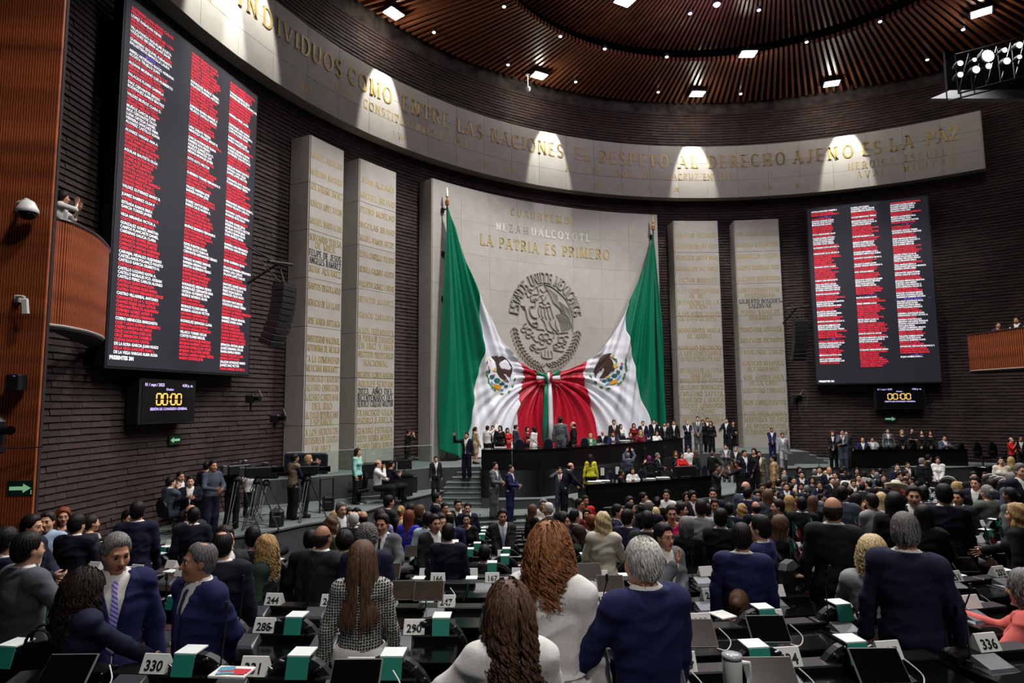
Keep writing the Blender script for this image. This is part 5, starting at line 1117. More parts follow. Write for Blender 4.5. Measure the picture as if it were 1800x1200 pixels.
def wrinkle(V, a=.004, seed=0., sc_=1.):
    x, y, z = V[:, 0], V[:, 1], V[:, 2]; A_ = vnoise(np.stack([x * 7, y * 7, z * 3.2], 1) + seed); B_ = vnoise(np.stack([x * 13, y * 13, z * 9], 1) + seed + 9); C_ = vnoise(np.stack([x * 4 + z * 9, y * 5, z * 11 - x * 6], 1) + seed + 3)
    n = 1.3 * (1 - 4 * np.abs(A_ - .5)) + .7 * (B_ - .5) * 2 + 1. * (1 - 5 * np.abs(C_ - .5))
    c = V.mean(0); d = V - np.array([0, 0, 0]); r = np.stack([x, y * 1.2, 0 * z], 1); r /= (np.linalg.norm(r, axis=1)[:, None] + 1e-6); return V + r * (n * a)[:, None]
def cloth(kind, pose, sex, fine):
    key = ('c', kind, pose, sex, fine)
    if key in _MC: return _MC[key]
    J = skel(pose, sex); fem = sex == 'F'; h = .0115 if fine == 2 else (.016 if fine else .023); S = J['pv'][2] < .8; dz = J['pv'][2] - .95; h = {'trousers': .028, 'skirt': .024, 'shirt': max(h, .016)}.get(kind, h)
    def inv(X, Y, Z):                                    # back to the upright torso frame
        c, s_ = math.cos(-J['ln']), math.sin(-J['ln']); y, z = Y - J['pv'][1], Z - J['pv'][2]; return X, y * c + z * s_ + J['pv'][1], -y * s_ + z * c + J['pv'][2] - dz
    if kind in ('jacket', 'top', 'shirt', 'blouse', 'coat', 'tee', 'vest'):
        e = {'jacket': .026, 'coat': .03, 'top': .014, 'shirt': .012, 'blouse': .018, 'tee': .014, 'vest': .024}[kind]; f = body_fld(J, sex, h, e)
        if kind in ('jacket', 'coat', 'blouse'): f.cap(J['sr'] + (0, 0, .008), J['sl'] + (0, 0, .008), .054 if not fem else .048, None, .03, e * .2)
        if kind != 'vest': 
            add_arms(f, J, fem, e * .75, (.052, .045, .043, .036) if kind != 'tee' else (.05, .045, .02, .01))
        hem = {'jacket': .80 if not fem else .84, 'coat': .55, 'top': .92, 'shirt': .93, 'blouse': .9, 'tee': .9, 'vest': .85}[kind]
        if not S:
            a = J['pv'] + (0, 0, -.02); f.cap(a + (.045, 0, 0), (.075, .01, hem), .115 + e * .5, .105 + e, .05, sy=.85); f.cap(a + (-.045, 0, 0), (-.075, .01, hem), .115 + e * .5, .105 + e, .05, sy=.85)
        X, Y, Z = f.grid(); X, Y, Z = inv(X, Y, Z); D = f.D
        hemz = (hem if not S else .9)
        arm = np.full(D.shape, 1e3, np.float32)
        if S or J['wr'][2] < hemz + .1 or J['wl'][2] < hemz + .1 or True:
            g = Fld(f.lo, f.lo + (f.n - 1) * f.h - 1e-6, h); g.n = f.n; g.D = np.full(f.n, 1e3, np.float32); g.ax = f.ax
            if kind != 'vest': add_arms(g, J, fem, e * .75, (.052, .045, .043, .036) if kind != 'tee' else (.05, .045, .02, .01))
            arm = g.D
        D = np.maximum(D, np.minimum(hemz - Z, arm + .003) + 0 * D)                     # hem
        D = np.maximum(D, -5 * np.maximum(0, np.sqrt(X ** 2 + Y ** 2) - .115) + (Z - {'jacket': 1.512, 'coat': 1.512, 'shirt': 1.545}.get(kind, 1.5) + (.03 if fem and kind == 'shirt' else 0)) + 0 * D)
        D = np.maximum(D, -(np.sqrt(X ** 2 + ((Y + .01) / 1.05) ** 2) - (.062 if kind in ('jacket', 'coat', 'vest') else .056)) - 10 * np.maximum(0, 1.47 - Z))   # neck hole
        if kind in ('jacket', 'coat', 'vest'):
            b = 1.13 if not fem else 1.2; w_ = np.clip((Z - b) / (1.5 - b), -1, 1.2) * (.078 if not fem else .06)
            V_ = np.maximum(np.abs(X) - w_, .03 - Y); lap = (np.abs(X) > w_) & (np.abs(X) < w_ + .045) & (Y > .02) & (Z > b) & (Z < 1.5); D = D - lap * .006; D = np.maximum(D, -V_ - 0 * D)
            D = np.maximum(D, -(np.maximum(np.abs(X) - .004 - np.clip(.95 - Z, 0, 1) * .12, .05 - Y)) - 10 * np.maximum(0, Z - b))
            col = (Z > 1.46) & (Y < .03) & (np.sqrt(X ** 2 + Y ** 2) < .105); D = D - col * .008
        if kind in ('top', 'blouse') and fem:
            D = np.maximum(D, -(np.sqrt(X ** 2 + ((Z - 1.52) / 1.1) ** 2) - .075) - 10 * np.maximum(0, .0 - Y))
        f.D = D.astype(np.float32); V, Q = f.nets(); V = wrinkle(V, .0075 if kind != 'shirt' else .002, hash(pose) % 7 if False else len(pose) * 1.3)
    elif kind in ('trousers', 'skirt', 'dress'):
        f = Fld((-.4, -.35, -.02), (.4, .75, 1.3), h); e = .016
        if kind == 'trousers':
            f.ell(J['pv'], (.165, .12, .12), .05, e * .5); add_legs(f, J, e, (.09, .072, .068, .062)); X, Y, Z = f.grid(); f.D = np.maximum(f.D, .03 - Z + 0 * f.D)
            f.D = np.maximum(f.D, Z - J['pv'][2] - .09 + 0 * f.D)
        else:
            f.ell(J['pv'], (.17, .12, .14), .05, e)
            if S:
                add_legs(f, J, e + .01); X, Y, Z = f.grid(); f.D = np.maximum(f.D, .36 - Z + 0 * f.D)
            else: f.cap(J['pv'] + (.03, 0, 0), (.05, .01, .5), .14, .13, .1, sy=.85); f.cap(J['pv'] + (-.03, 0, 0), (-.05, .01, .5), .14, .13, .1, sy=.85); X, Y, Z = f.grid(); f.D = np.maximum(f.D, .5 - Z + 0 * f.D)
            f.D = np.maximum(f.D, Z - J['pv'][2] - .1 + 0 * f.D)
        V, Q = f.nets(); V = wrinkle(V, .004, 2.)
    elif kind == 'shoes':
        f = Fld((-.25, -.4, -.03), (.25, .75, .2), .018)
        for s_ in 'rl': a = np.array(J['a' + s_]); f.cap(a + (0, -.03, -.045), a + (.01 if s_ == 'r' else -.01, .15, -.06), .042, .036, .03); f.cap(a + (0, -.03, -.05), a + (0, -.02, .0), .04, .04, .03)
        X, Y, Z = f.grid(); f.D = np.maximum(f.D, .0 - Z + 0 * f.D); V, Q = f.nets()
    elif kind == 'tie':
        V = []; up = J['up']; T_ = [(1.475, .078, .016), (1.45, .098, .02), (1.42, .112, .013), (1.35, .132, .019), (1.25, .142, .026), (1.14, .142, .034), (1.06, .138, .036), (1.02, .135, .004)]
        for z, y, w_ in T_:
            for s_, dy in ((-1, 0), (0, .007), (1, 0)): V.append(up((s_ * w_, y - (.012 if fem else 0) + dy, z + dz)))
        V = np.array(V); n = len(T_); V = np.concatenate([V, V - np.array([0, .01, 0])]); Q = [(3 * i + j, 3 * i + j + 3, 3 * i + j + 4, 3 * i + j + 1) for i in range(n - 1) for j in (0, 1)]; Q += [tuple(3 * n + k for k in q[::-1]) for q in Q]; Q = np.array(Q)
    me = npmesh(kind, V, Q, M_SKIN[0], None, True); _MC[key] = me; return me
def hair_mesh(style, fine):
    key = ('h', style, fine)
    if key in _MC: return _MC[key]
    h = .0058 if fine else .01; f = Fld((-.22, -.24, -.55), (.22, .17, .2), h); X, Y, Z = f.grid()
    e = {'curly': .032, 'afro': .04, 'long': .02, 'wavy': .024, 'bob': .024, 'bun': .012, 'short': .011, 'thin': .009, 'bald': .011, 'pony': .012, 'side': .014}[style]
    hl = -.085 + np.clip((Y + .055) * 1.1, 0, .2) + .5 * np.clip(Y - .03, 0, 1) + .03 * np.clip(np.abs(X) / .06, 0, 1) * (Y > .05)
    if style in ('long', 'wavy', 'bob', 'curly', 'afro'): hl = np.where(Y < .02, -.12, -.02 + (Y - .02) * 1.9 - .02 * (np.abs(X) > .05))
    if style == 'side': hl = hl - .012 * (X > 0)
    f.ell((0, -.014, .03), (.077, .097, .1), 0, 0)
    if style in ('short', 'thin', 'side', 'bald', 'pony', 'bun'): f.ell((0, -.034, -.025), (.061, .062, .075), .03)
    ed = np.clip((Z - hl) / (.045 if style in ('short', 'thin', 'side', 'bald') else .02), 0, 1); top_ = 1 + (.5 * np.clip((Z - .05) / .08, 0, 1) if style in ('short', 'side') else 0)
    f.D = f.D - (-.001 + (e + .001) * ed ** .5 * top_ * (np.clip((.055 - Z) / .05, 0, 1) if style == 'bald' else 1)); f.D = np.maximum(f.D, hl - Z + 0 * f.D)
    if style in ('thin', 'short', 'side', 'bald', 'pony', 'bun'):                         # keep ears and temples free
        f.D = np.maximum(f.D, -(np.sqrt(((np.abs(X) - .085) / .6) ** 2 + (Y + .004) ** 2 + (Z + .012) ** 2) - .03) + 0 * f.D)
    if style == 'bald': f.D = np.maximum(f.D, Z - .045 + .55 * np.clip(Y + .02, -1, 0) * -1 * 0 + 0 * f.D); f.D = np.maximum(f.D, (Y - .03) + 0 * f.D)
    if style == 'thin': f.D = np.maximum(f.D, -(np.sqrt(X ** 2 + (Y + .03) ** 2 + (Z - .135) ** 2) - .045) + 0 * f.D)
    if style in ('long', 'wavy'):
        L = -.36 if style == 'long' else -.3
        f.cap((0, -.075, -.02), (0, -.115, L), .075, .06, .04, sy=.6); f.cap((.055, -.03, 0), (.085, -.07, L + .03), .045, .035, .04, sy=.8); f.cap((-.055, -.03, 0), (-.085, -.07, L + .03), .045, .035, .04, sy=.8)
        if style == 'wavy': f.cap((.075, 0, -.02), (.1, .03, -.2), .03, .028, .03); f.cap((-.075, 0, -.02), (-.1, .03, -.2), .03, .028, .03)
    if style == 'bob': f.cap((.06, -.03, -.02), (.07, -.01, -.13), .042, .03, .04); f.cap((-.06, -.03, -.02), (-.07, -.01, -.13), .042, .03, .04); f.cap((0, -.06, -.02), (0, -.07, -.13), .06, .05, .05)
    if style in ('long', 'wavy', 'bob'): f.ell((0, .075, -.045), (.062, .06, .1), .015, cut=True)
    if style == 'bun': f.ell((0, -.13, .04), (.045, .04, .045), .01)
    if style == 'pony': f.cap((0, -.11, .05), (0, -.15, .0), .03, .03, .02); f.cap((0, -.15, .0), (0, -.13, -.22), .03, .018, .02)
    f.D = f.D.astype(np.float32); V, Q = f.nets(); ph = np.arctan2(V[:, 0], -(V[:, 1] + .01)); amp = {'curly': .009, 'afro': .009, 'wavy': .006, 'short': .004, 'side': .004}.get(style, .003)
    g = np.sin(ph * 26 + 6 * np.sin(V[:, 2] * 18)) * .6 + np.sin(ph * 47 + V[:, 2] * 30) * .4
    if style in ('curly', 'afro'): g = np.sin(V[:, 0] * 190) * np.sin(V[:, 1] * 170 + 1) * np.sin(V[:, 2] * 180)
    if style == 'wavy': g = g * .5 + .8 * np.sin(V[:, 2] * 55 + ph * 3)
    r = V - np.array([0, -.01, 0]); r[:, 2] *= np.where(V[:, 2] > 0, 1, 0); r /= np.linalg.norm(r, axis=1)[:, None] + 1e-6; V = V + r * (g * amp)[:, None]
    if style != 'bald' or True:                                                            # brows belong to the hair
        for s_ in (1, -1):
            b = len(V); P = [(.014 * s_, .091, .029), (.03 * s_, .091, .035), (.047 * s_, .079, .031)]; q = []
            for x, y, z in P: q += [(x, y, z - .003), (x, y + .004, z), (x, y, z + .003)]
            V = np.concatenate([V, q]); Q = np.concatenate([Q, [(b + 3 * i + j, b + 3 * i + j + 1, b + 3 * i + j + 4, b + 3 * i + j + 3) for i in (0, 1) for j in (0, 1)]])
    me = npmesh('hair', V, Q, M_SKIN[0], None, True); _MC[key] = me; return me
M_SKIN = [mat('skin_%d' % i, c, .5, spec=.35) for i, c in enumerate([(226, 178, 150), (214, 162, 132), (196, 142, 112), (168, 118, 92), (134, 92, 72)])]
M_EYE = mat('eye_white', (225, 222, 218), .3); M_IRIS = mat('eye_dark', (22, 14, 12), .2); M_LIP = mat('lips', (150, 78, 74), .45)
CLR = dict(black=(20, 20, 22), charcoal=(38, 39, 43), grey=(92, 95, 101), lgrey=(150, 152, 156), navy=(24, 28, 52), dnavy=(19, 21, 36), blue=(28, 32, 76), bblue=(60, 62, 190), lblue=(160, 180, 205), sky=(190, 215, 225), white=(228, 226, 222), cream=(214, 206, 188), beige=(188, 168, 134), red=(196, 30, 34), dred=(110, 22, 30), fuchsia=(214, 24, 100), orange=(190, 84, 36), yellow=(222, 216, 60), mustard=(222, 168, 16), green=(22, 128, 80), dgreen=(34, 50, 44), purple=(74, 32, 84), lav=(160, 150, 205), coral=(226, 112, 104), mint=(150, 205, 195), brown=(84, 56, 42), khaki=(120, 112, 90), slate=(70, 78, 92), greygreen=(96, 104, 96), tan=(170, 140, 100))
HCL = dict(black=(18, 15, 14), dbrown=(38, 26, 20), brown=(94, 68, 50), auburn=(112, 52, 26), red=(150, 98, 62), blonde=(176, 142, 92), lblonde=(205, 182, 136), grey=(120, 118, 116), white=(205, 203, 198), sp=(96, 94, 93), purple=(110, 30, 90))
def hair_mat(c):
    k = 'hair_' + c
    if k in MATS: return MATS[k]
    m = mat(k, HCL[c], .55, spec=.28); nt = m.node_tree; b = nt.nodes['Principled BSDF']; tc = nt.nodes.new('ShaderNodeTexCoord'); mp = nt.nodes.new('ShaderNodeMapping'); mp.inputs['Scale'].default_value = (150, 150, 14); n = nt.nodes.new('ShaderNodeTexNoise'); n.inputs['Scale'].default_value = 1
    r = nt.nodes.new('ShaderNodeMix'); r.data_type = 'RGBA'; c0 = b.inputs['Base Color'].default_value; r.inputs[6].default_value = [x * .45 for x in c0[:3]] + [1]; r.inputs[7].default_value = [min(1, x * 1.5) for x in c0[:3]] + [1]
    mr = nt.nodes.new('ShaderNodeMapRange'); mr.inputs[1].default_value = .35; mr.inputs[2].default_value = .65; bp = nt.nodes.new('ShaderNodeBump'); bp.inputs['Strength'].default_value = .6; bp.inputs['Distance'].default_value = .004
    L = nt.links.new; L(tc.outputs['Object'], mp.inputs[0]); L(mp.outputs[0], n.inputs['Vector']); L(n.outputs['Fac'], mr.inputs[0]); L(mr.outputs[0], r.inputs[0]); L(r.outputs[2], b.inputs['Base Color']); L(n.outputs['Fac'], bp.inputs['Height']); L(bp.outputs[0], b.inputs['Normal']); return m
def cmat(c, kind='cloth'):
    return mat('cloth_' + c, CLR[c], .82, spec=.25, noise=.07, nscale=60, bump=.12, bscale=220)
def slot(o, m, i=0): o.material_slots[i].link = 'OBJECT'; o.material_slots[i].material = m
PEOPLE = []
def person(loc, rz, sex, pose, garment, col, hair, hc, label, yaw=0, pitch=0, skin=1, scale=1., shirt='white', tie=None, legs='black', fine=0, hands=('relax', 'relax'), group=None, glasses=False, extra=None):
    t = empty('person', loc, rz, label, 'person', group); t.scale = (scale,) * 3; J = skel(pose, sex)
    b = obj('body', body_mesh(pose, sex, yaw, pitch, 1 if fine else 0, hands), t); slot(b, M_SKIN[skin])
    def put(kind, c, nm=None, fn=None):
        o = obj(nm or kind, cloth(kind, pose, sex, fine if fn is None else fn), t); slot(o, cmat(c) if isinstance(c, str) else c); return o
    g = garment
    if g in ('suit', 'coat', 'blazer'):
        put('coat' if g == 'coat' else 'jacket', col); put('shirt', shirt)
        if tie: put('tie', tie)
        put('trousers', legs if g != 'suit' else col)
    elif g == 'vest': put('vest', col); put('shirt', shirt); put('trousers', legs)
    elif g == 'dress': put('blouse', col, 'dress_top'); put('skirt', col)
    elif g == 'skirt': put('blouse', col); put('skirt', legs)
    else: put({'shirt': 'shirt', 'top': 'top', 'blouse': 'blouse', 'tee': 'tee'}[g], col, 'shirt' if g in ('shirt', 'tee') else 'top'); put('trousers', legs)
    put('shoes', 'black', fn=0)
    M = headM(J, yaw, pitch)
    if hair != 'none': o = obj('hair', hair_mesh(hair, 1 if fine else 0), t); o.matrix_local = M; slot(o, hair_mat(hc))
    if glasses:
        if 'glasses' not in _MC:
            mb = MB()
            for s_ in (1, -1): mb.tube([(.031 * s_ + .021 * math.cos(a), .102, .006 + .017 * math.sin(a)) for a in np.linspace(0, 2 * PI, 13)], .0016, 4); mb.tube([(.052 * s_, .1, .01), (.077 * s_, .0, .008)], .0018, 4)
            mb.tube([(-.01, .103, .01), (.01, .103, .01)], .0016, 4); _MC['glasses'] = mb.mesh('glasses', M_BLACK)
        o = obj('glasses', _MC['glasses'], t); o.matrix_local = M
    PEOPLE.append(t); return t
# ================================================================== placing people
HTOP = {}
def place(x, y, hh, phi, sex, pose, garment, col, hair, hc, label, z=None, d=None, **kw):
    given = d is not None; J = skel(pose, sex); H = J['hd'][2] + .128 + (.02 if hair in ('afro', 'curly') else 0); std = .94 if sex == 'F' else 1.
    yy = y + hh * .5; u = ray(x, yy)
    if d is None:
        de = .255 * F / hh
        if z is None:
            best = None
            for k in np.linspace(.72, 1.4, 70):
                dd = de * k; p = at_d(x, y, dd); s = (p.z - tier_z(p.x, p.y)) / H
                c = ((s - std) / .05) ** 2 + (math.log(k) / .16) ** 2
                if best is None or c < best[0]: best = (c, dd)
            d = best[1]
        else:
            best = None
            for k in np.linspace(.7, 1.45, 80):
                dd = de * k; p = at_d(x, y, dd); s = (p.z - z) / H; c = ((s - std) / .04) ** 2 + (math.log(k) / .2) ** 2
                if best is None or c < best[0]: best = (c, dd)
            d = best[1]
    def fit(dd):
        p = at_d(x, y, dd); return (p.z - (tier_z(p.x, p.y) if z is None else z)) / H
    if not std - .09 < fit(d) < std + .1:                  # slide along the line of sight until the height is human
        for k in range(1, 26):
            c = [q for q in (d * (1 - .01 * k), d * (1 + .01 * k)) if std - .09 < fit(q) < std + .1 and (not given or -.025 < q / d - 1 < .09)]
            if c: d = c[0]; break
    if kw.get('fine', 0) < 2:                            # stand clear of the neighbours already placed
        for k in sorted(range(-16, 17), key=abs):
            dd = d * (1 + k * .012); p = at_d(x, y, dd)
            if (not given and not std - .13 < fit(dd) < std + .14) or (given and abs(k) > 3): continue
            if all((p.x - t.location.x) ** 2 + (p.y - t.location.y) ** 2 > .2 for t in PEOPLE if abs(t.location.z - (z if z is not None else t.location.z)) < 1): d = dd; break
    p = at_d(x, y, d); zf = tier_z(p.x, p.y) if z is None else z; s = (p.z - zf) / H; s = min(max(s, .8 if given else .84), 1.13)
    rz = -math.radians(phi) - math.atan2(p.x, p.y); o = Rz(rz) @ Vector((J['hd'][0], J['hd'][1], 0)) * s
    return person((p.x - o.x, p.y - o.y, zf), rz, sex, pose, garment, col, hair, hc, label, scale=s, **kw)
def locks(t, M, hc, n=600, L=.34, amp=.012, freq=26, seed=1, part=(0, -.01, .13), r=.0042, shoulder=True, front=.03, name='hair_locks', vol=.16):
    rr_ = np.random.RandomState(seed); C = np.array([0, -.014, .03]); E = np.array([.079, .1, .103]); P = []
    while len(P) < n:
        v = rr_.normal(size=3); v /= np.linalg.norm(v); q = C + E * v
        if q[2] < -.03 or (q[1] > front + .03 and q[2] < .085) or (q[1] > front and q[2] < .03): continue
        P.append(q)
    P = np.array(P); pt = np.array(part); ds = min(.017, L / 7); steps = int(L / ds); tn = P - pt; tn[:, 0] += np.sign(P[:, 0]) * .04; nrm = (P - C) / E ** 2; nrm /= np.linalg.norm(nrm, axis=1)[:, None]
    tn -= nrm * (tn * nrm).sum(1)[:, None]; tn /= np.linalg.norm(tn, axis=1)[:, None] + 1e-6; v = tn * .6 + nrm * .25; infl = 1.03 + rr_.uniform(0, vol, n); path = [P.copy()]; p = P.copy(); ln = rr_.uniform(.75, 1.05, n); drift = rr_.normal(size=(n, 3)) * .01
    for s in range(steps):
        v = v * .8 + np.array([0, -.012, -.24]); v /= np.linalg.norm(v, axis=1)[:, None]; p = p + (v + drift) * ds * ln[:, None]
        for c, e_, k in ((C, E, infl), (np.array([0, -.03, -.42]), np.array([.165, .135, .22]), 1 + (infl - 1) * .5)):
            if not shoulder and c is not C: continue
            dd = (p - c) / e_; L_ = np.linalg.norm(dd, axis=1); m = L_ < k; pm = c + dd / L_[:, None] * np.broadcast_to(k, L_.shape)[:, None] * e_; p = np.where(m[:, None], pm, p)
        if shoulder:
            a, b = np.array([-.2, -.02, -.235]), np.array([.2, -.02, -.235]); tt = np.clip((p[:, 0] + .2) / .4, 0, 1); q = a + (b - a) * tt[:, None]; dq = p - q; L_ = np.linalg.norm(dq, axis=1); m = L_ < .078; p = np.where(m[:, None], q + dq / L_[:, None] * .078, p)
        f = p.copy(); low = p[:, 2] < .0; face = low & (p[:, 1] > .035) & (abs(p[:, 0]) < .085); p[face, 1] = .035
        path.append(p.copy())
    path = np.stack(path, 1); m = path.shape[1]; s = np.linspace(0, 1, m); az = np.arctan2(P[:, 0], -P[:, 1]); ph = np.round(az * 5) * 2.1 + rr_.normal(size=n) * .35; env = np.clip(s * 1.8 - .35, 0, 1)
    w_ = np.sin(s[None] * freq * L * 3 + ph[:, None]) * env * amp; w2 = np.cos(s[None] * freq * L * 3 + ph[:, None]) * env * amp; rad = path[:, :, :2] - C[:2]; rad /= np.linalg.norm(rad, axis=2)[..., None] + 1e-6
    path[:, :, 0] += rad[..., 0] * w_ * .7 + rad[..., 1] * w2; path[:, :, 1] += rad[..., 1] * w_ * .7 - rad[..., 0] * w2
    tg = np.gradient(path, axis=1); tg /= np.linalg.norm(tg, axis=2)[..., None] + 1e-9; ref = np.stack([rad[..., 0], rad[..., 1], 0 * rad[..., 0]], -1); a = np.cross(tg, ref); a /= np.linalg.norm(a, axis=2)[..., None] + 1e-6; b = np.cross(a, tg); R_ = r * (1 - .75 * s ** 3)[None, :, None]
    ring = [path + a * R_ * 1.7, path + b * R_, path - a * R_ * 1.7]; V = np.stack(ring, 2).reshape(-1, 3); base = (np.arange(n)[:, None] * m + np.arange(m - 1)[None]).reshape(-1) * 3; Q = np.concatenate([np.stack([base + i, base + 3 + i, base + 3 + (i + 1) % 3, base + (i + 1) % 3], 1) for i in range(2)])
    o = obj(name, npmesh(name, V, Q, hair_mat(hc), None, True), t); o.matrix_local = M; return o
CUSTOM.update({
 'n1': dict(R=(.25, .10, .90), L=(-.17, .27, 1.27), pr=(.8, -.6, 0), pl=(-1, -.25, -.55)),
 'n2': dict(R=(.22, .12, .90), L=(-.2, .2, .95), pr=(.9, -1, 0), pl=(-.9, -.6, 0)),
 'n3': dict(R=(.24, .12, .88), L=(-.34, .24, .98), pr=(.8, -1, 0), pl=(-1, -.5, 0)),
 'n7': dict(R=(.22, .50, 1.02), L=(-.2, .25, .98), pr=(1, -.6, -.7), pl=(-.8, -.6, -.6), lean=6),
 'n9': dict(R=(.12, .50, .86), L=(-.15, .38, .7), pr=(.5, -.2, -1), pl=(-1, -.6, -.4), sit=1, lean=4),
 'n10': dict(R=(.29, .03, .86), L=(-.29, .04, .86), pr=(.8, -1, 0), pl=(-.8, -1, 0)),
})
M_TWEED = mat('tweed', (60, 60, 62), .9)
def _tweed():
    nt = M_TWEED.node_tree; b = nt.nodes['Principled BSDF']; tc = nt.nodes.new('ShaderNodeTexCoord'); L = nt.links.new; c = []
    for ax, sc_ in (('X', 92), ('Z', 92)):
        w_ = nt.nodes.new('ShaderNodeTexWave'); w_.bands_direction = ax; w_.inputs['Scale'].default_value = sc_ / 6.28 * 1.1; w_.inputs['Distortion'].default_value = 1.2; w_.inputs['Detail'].default_value = 1; L(tc.outputs['Object'], w_.inputs['Vector']); c.append(w_)
    mx = nt.nodes.new('ShaderNodeMath'); mx.operation = 'MAXIMUM'; L(c[0].outputs['Fac'], mx.inputs[0]); L(c[1].outputs['Fac'], mx.inputs[1]); n = nt.nodes.new('ShaderNodeTexNoise'); n.inputs['Scale'].default_value = 170; L(tc.outputs['Object'], n.inputs['Vector'])
    ad = nt.nodes.new('ShaderNodeMath'); ad.operation = 'MULTIPLY'; L(mx.outputs[0], ad.inputs[0]); L(n.outputs['Fac'], ad.inputs[1]); mr = nt.nodes.new('ShaderNodeMapRange'); mr.inputs[1].default_value = .36; mr.inputs[2].default_value = .5; L(ad.outputs[0], mr.inputs[0])
    r = nt.nodes.new('ShaderNodeMix'); r.data_type = 'RGBA'; r.inputs[6].default_value = srgb(16, 16, 18); r.inputs[7].default_value = srgb(205, 203, 198); L(mr.outputs[0], r.inputs[0]); L(r.outputs[2], b.inputs['Base Color'])
_tweed()
M_TIE1 = mat('tie_violet', (110, 96, 205), .4); M_TIE2 = mat('tie_dotted', (48, 50, 92), .45, noise=.6, nscale=220); M_TIER = mat('tie_red', (170, 26, 40), .4)
def stripes(m, c1, c2):
    nt = m.node_tree; b = nt.nodes['Principled BSDF']; tc = nt.nodes.new('ShaderNodeTexCoord'); mp = nt.nodes.new('ShaderNodeMapping'); mp.inputs['Rotation'].default_value = (0, .7, 0); w_ = nt.nodes.new('ShaderNodeTexWave'); w_.bands_direction = 'Z'; w_.inputs['Scale'].default_value = 14
    r = nt.nodes.new('ShaderNodeMix'); r.data_type = 'RGBA'; r.inputs[6].default_value = srgb(*c1); r.inputs[7].default_value = srgb(*c2); L = nt.links.new; L(tc.outputs['Object'], mp.inputs[0]); L(mp.outputs[0], w_.inputs['Vector']); L(w_.outputs['Fac'], r.inputs[0]); L(r.outputs[2], b.inputs['Base Color'])
stripes(M_TIE1, (84, 72, 190), (196, 190, 236))
# ---- foreground figures
def near(*a, **k): k.setdefault('fine', 1); return place(*a, **k)
t = near(893, 1027, 98, -12, 'F', 'n1', 'blazer', 'white', 'bob', 'brown', 'woman with long wavy brown hair and white jacket, left arm raised, bottom centre', d=2.6, skin=1, fine=2, legs='black', yaw=-8)
locks(t, headM(skel('n1', 'F'), -8, 0), 'brown', 1100, .44, .02, 24, 3, r=.0036, vol=.3)
wz = skel('n1', 'F'); d_ = vn(wz['wl'] - wz['el']); q = wz['wl'] - d_ * .035; mb = MB(); s1 = vn(np.cross(d_, (0, 0, 1))); s2 = np.cross(d_, s1)
mb.tube([tuple(q + (s1 * math.cos(a) + s2 * math.sin(a)) * .031) for a in np.linspace(0, 2 * PI, 17)], .006, 6); mb.lathe([(.019, -.004), (.021, .002), (.019, .008)], tuple(q + s2 * .034), 14, R=Matrix((tuple(s1), tuple(d_), tuple(s2))).transposed()); o = mb.build('wristwatch', mat('watch_metal', (200, 196, 188), .25, metal=.9), t)
t = near(967, 922, 84, 14, 'F', 'n2', 'coat', 'white', 'bob', 'red', 'woman with shoulder-length red hair in belted white coat seen from behind', d=3.25, skin=1, fine=2, yaw=8)
locks(t, headM(skel('n2', 'F'), 8, 0), 'red', 1100, .29, .024, 26, 5, r=.0036, vol=.3)
mb = MB(); mb.tube([(.152 * math.cos(a) * (1 if math.sin(a) < 0 else 1), .122 * math.sin(a), 1.06) for a in np.linspace(0, 2 * PI, 33)], .02, 6); mb.build('belt', cmat('white'), t).scale = (1.04, 1.04, 1)
t = near(1128, 944, 88, -34, 'M', 'n3', 'suit', 'blue', 'thin', 'white', 'grey-white haired man in bright navy suit seen from behind, right of the red-haired woman', d=3.2, skin=1, fine=2, yaw=-10)
locks(t, headM(skel('n3', 'M'), -10, 0), 'white', 1500, .06, .002, 20, 9, part=(0, .06, .12), r=.0021, shoulder=False, vol=.03)
t = near(637, 953, 62, 8, 'F', 'relax', 'skirt', 'black', 'bob', 'brown', 'woman with long straight brown hair in black and white tweed jacket', d=4.25, skin=1, fine=2, legs='white')
for c in t.children:
    if c.name.startswith('blouse'): slot(c, M_TWEED)
locks(t, headM(skel('relax', 'F'), 0, 0), 'brown', 900, .5, .003, 8, 11, r=.0034)
near(206, 940, 64, 178, 'M', 'relax', 'suit', 'blue', 'short', 'grey', 'smiling grey-haired man facing the camera in navy suit with violet striped tie', d=4.0, skin=2, fine=2, yaw=-18, pitch=-12, tie=M_TIE1)
near(350, 954, 68, -122, 'M', 'back', 'suit', 'blue', 'thin', 'sp', 'man in profile facing left in navy suit with dotted tie, hands behind back', d=3.75, skin=3, fine=2, tie=M_TIE2, pitch=3, yaw=22)
t = near(150, 1001, 68, 62, 'F', 'n7', 'blazer', 'navy', 'bob', 'black', 'woman with long dark wavy hair in navy jacket reaching towards the striped-tie man', d=3.7, skin=1, fine=2, hands=('fist', 'relax'))
locks(t, headM(skel('n7', 'F'), 0, 0), 'dbrown', 900, .36, .02, 24, 13, r=.0034, vol=.3)
t = near(1590, 903, 74, 8, 'M', 'n10', 'suit', 'navy', 'short', 'sp', 'broad man with swept grey hair in dark blue suit seen from behind, right foreground', d=4.1, skin=2, fine=2)
locks(t, headM(skel('n10', 'M'), 0, 0), 'grey', 1600, .05, .002, 20, 15, part=(0, .08, .1), r=.0021, shoulder=False, vol=.04)
t = near(1800, 1003, 62, -78, 'F', 'n9', 'blazer', 'coral', 'bob', 'grey', 'grey-haired woman in coral jacket seated at the right frame edge', d=4.5, skin=1, fine=2, z=None)
locks(t, headM(skel('n9', 'F'), 0, 0), 'grey', 900, .16, .008, 22, 17, r=.003, shoulder=False)
t = near(1463, 873, 52, 4, 'M', 'n10', 'suit', 'black', 'bald', 'dbrown', 'tall balding man in black suit standing in the aisle seen from behind', skin=2, d=5.9)
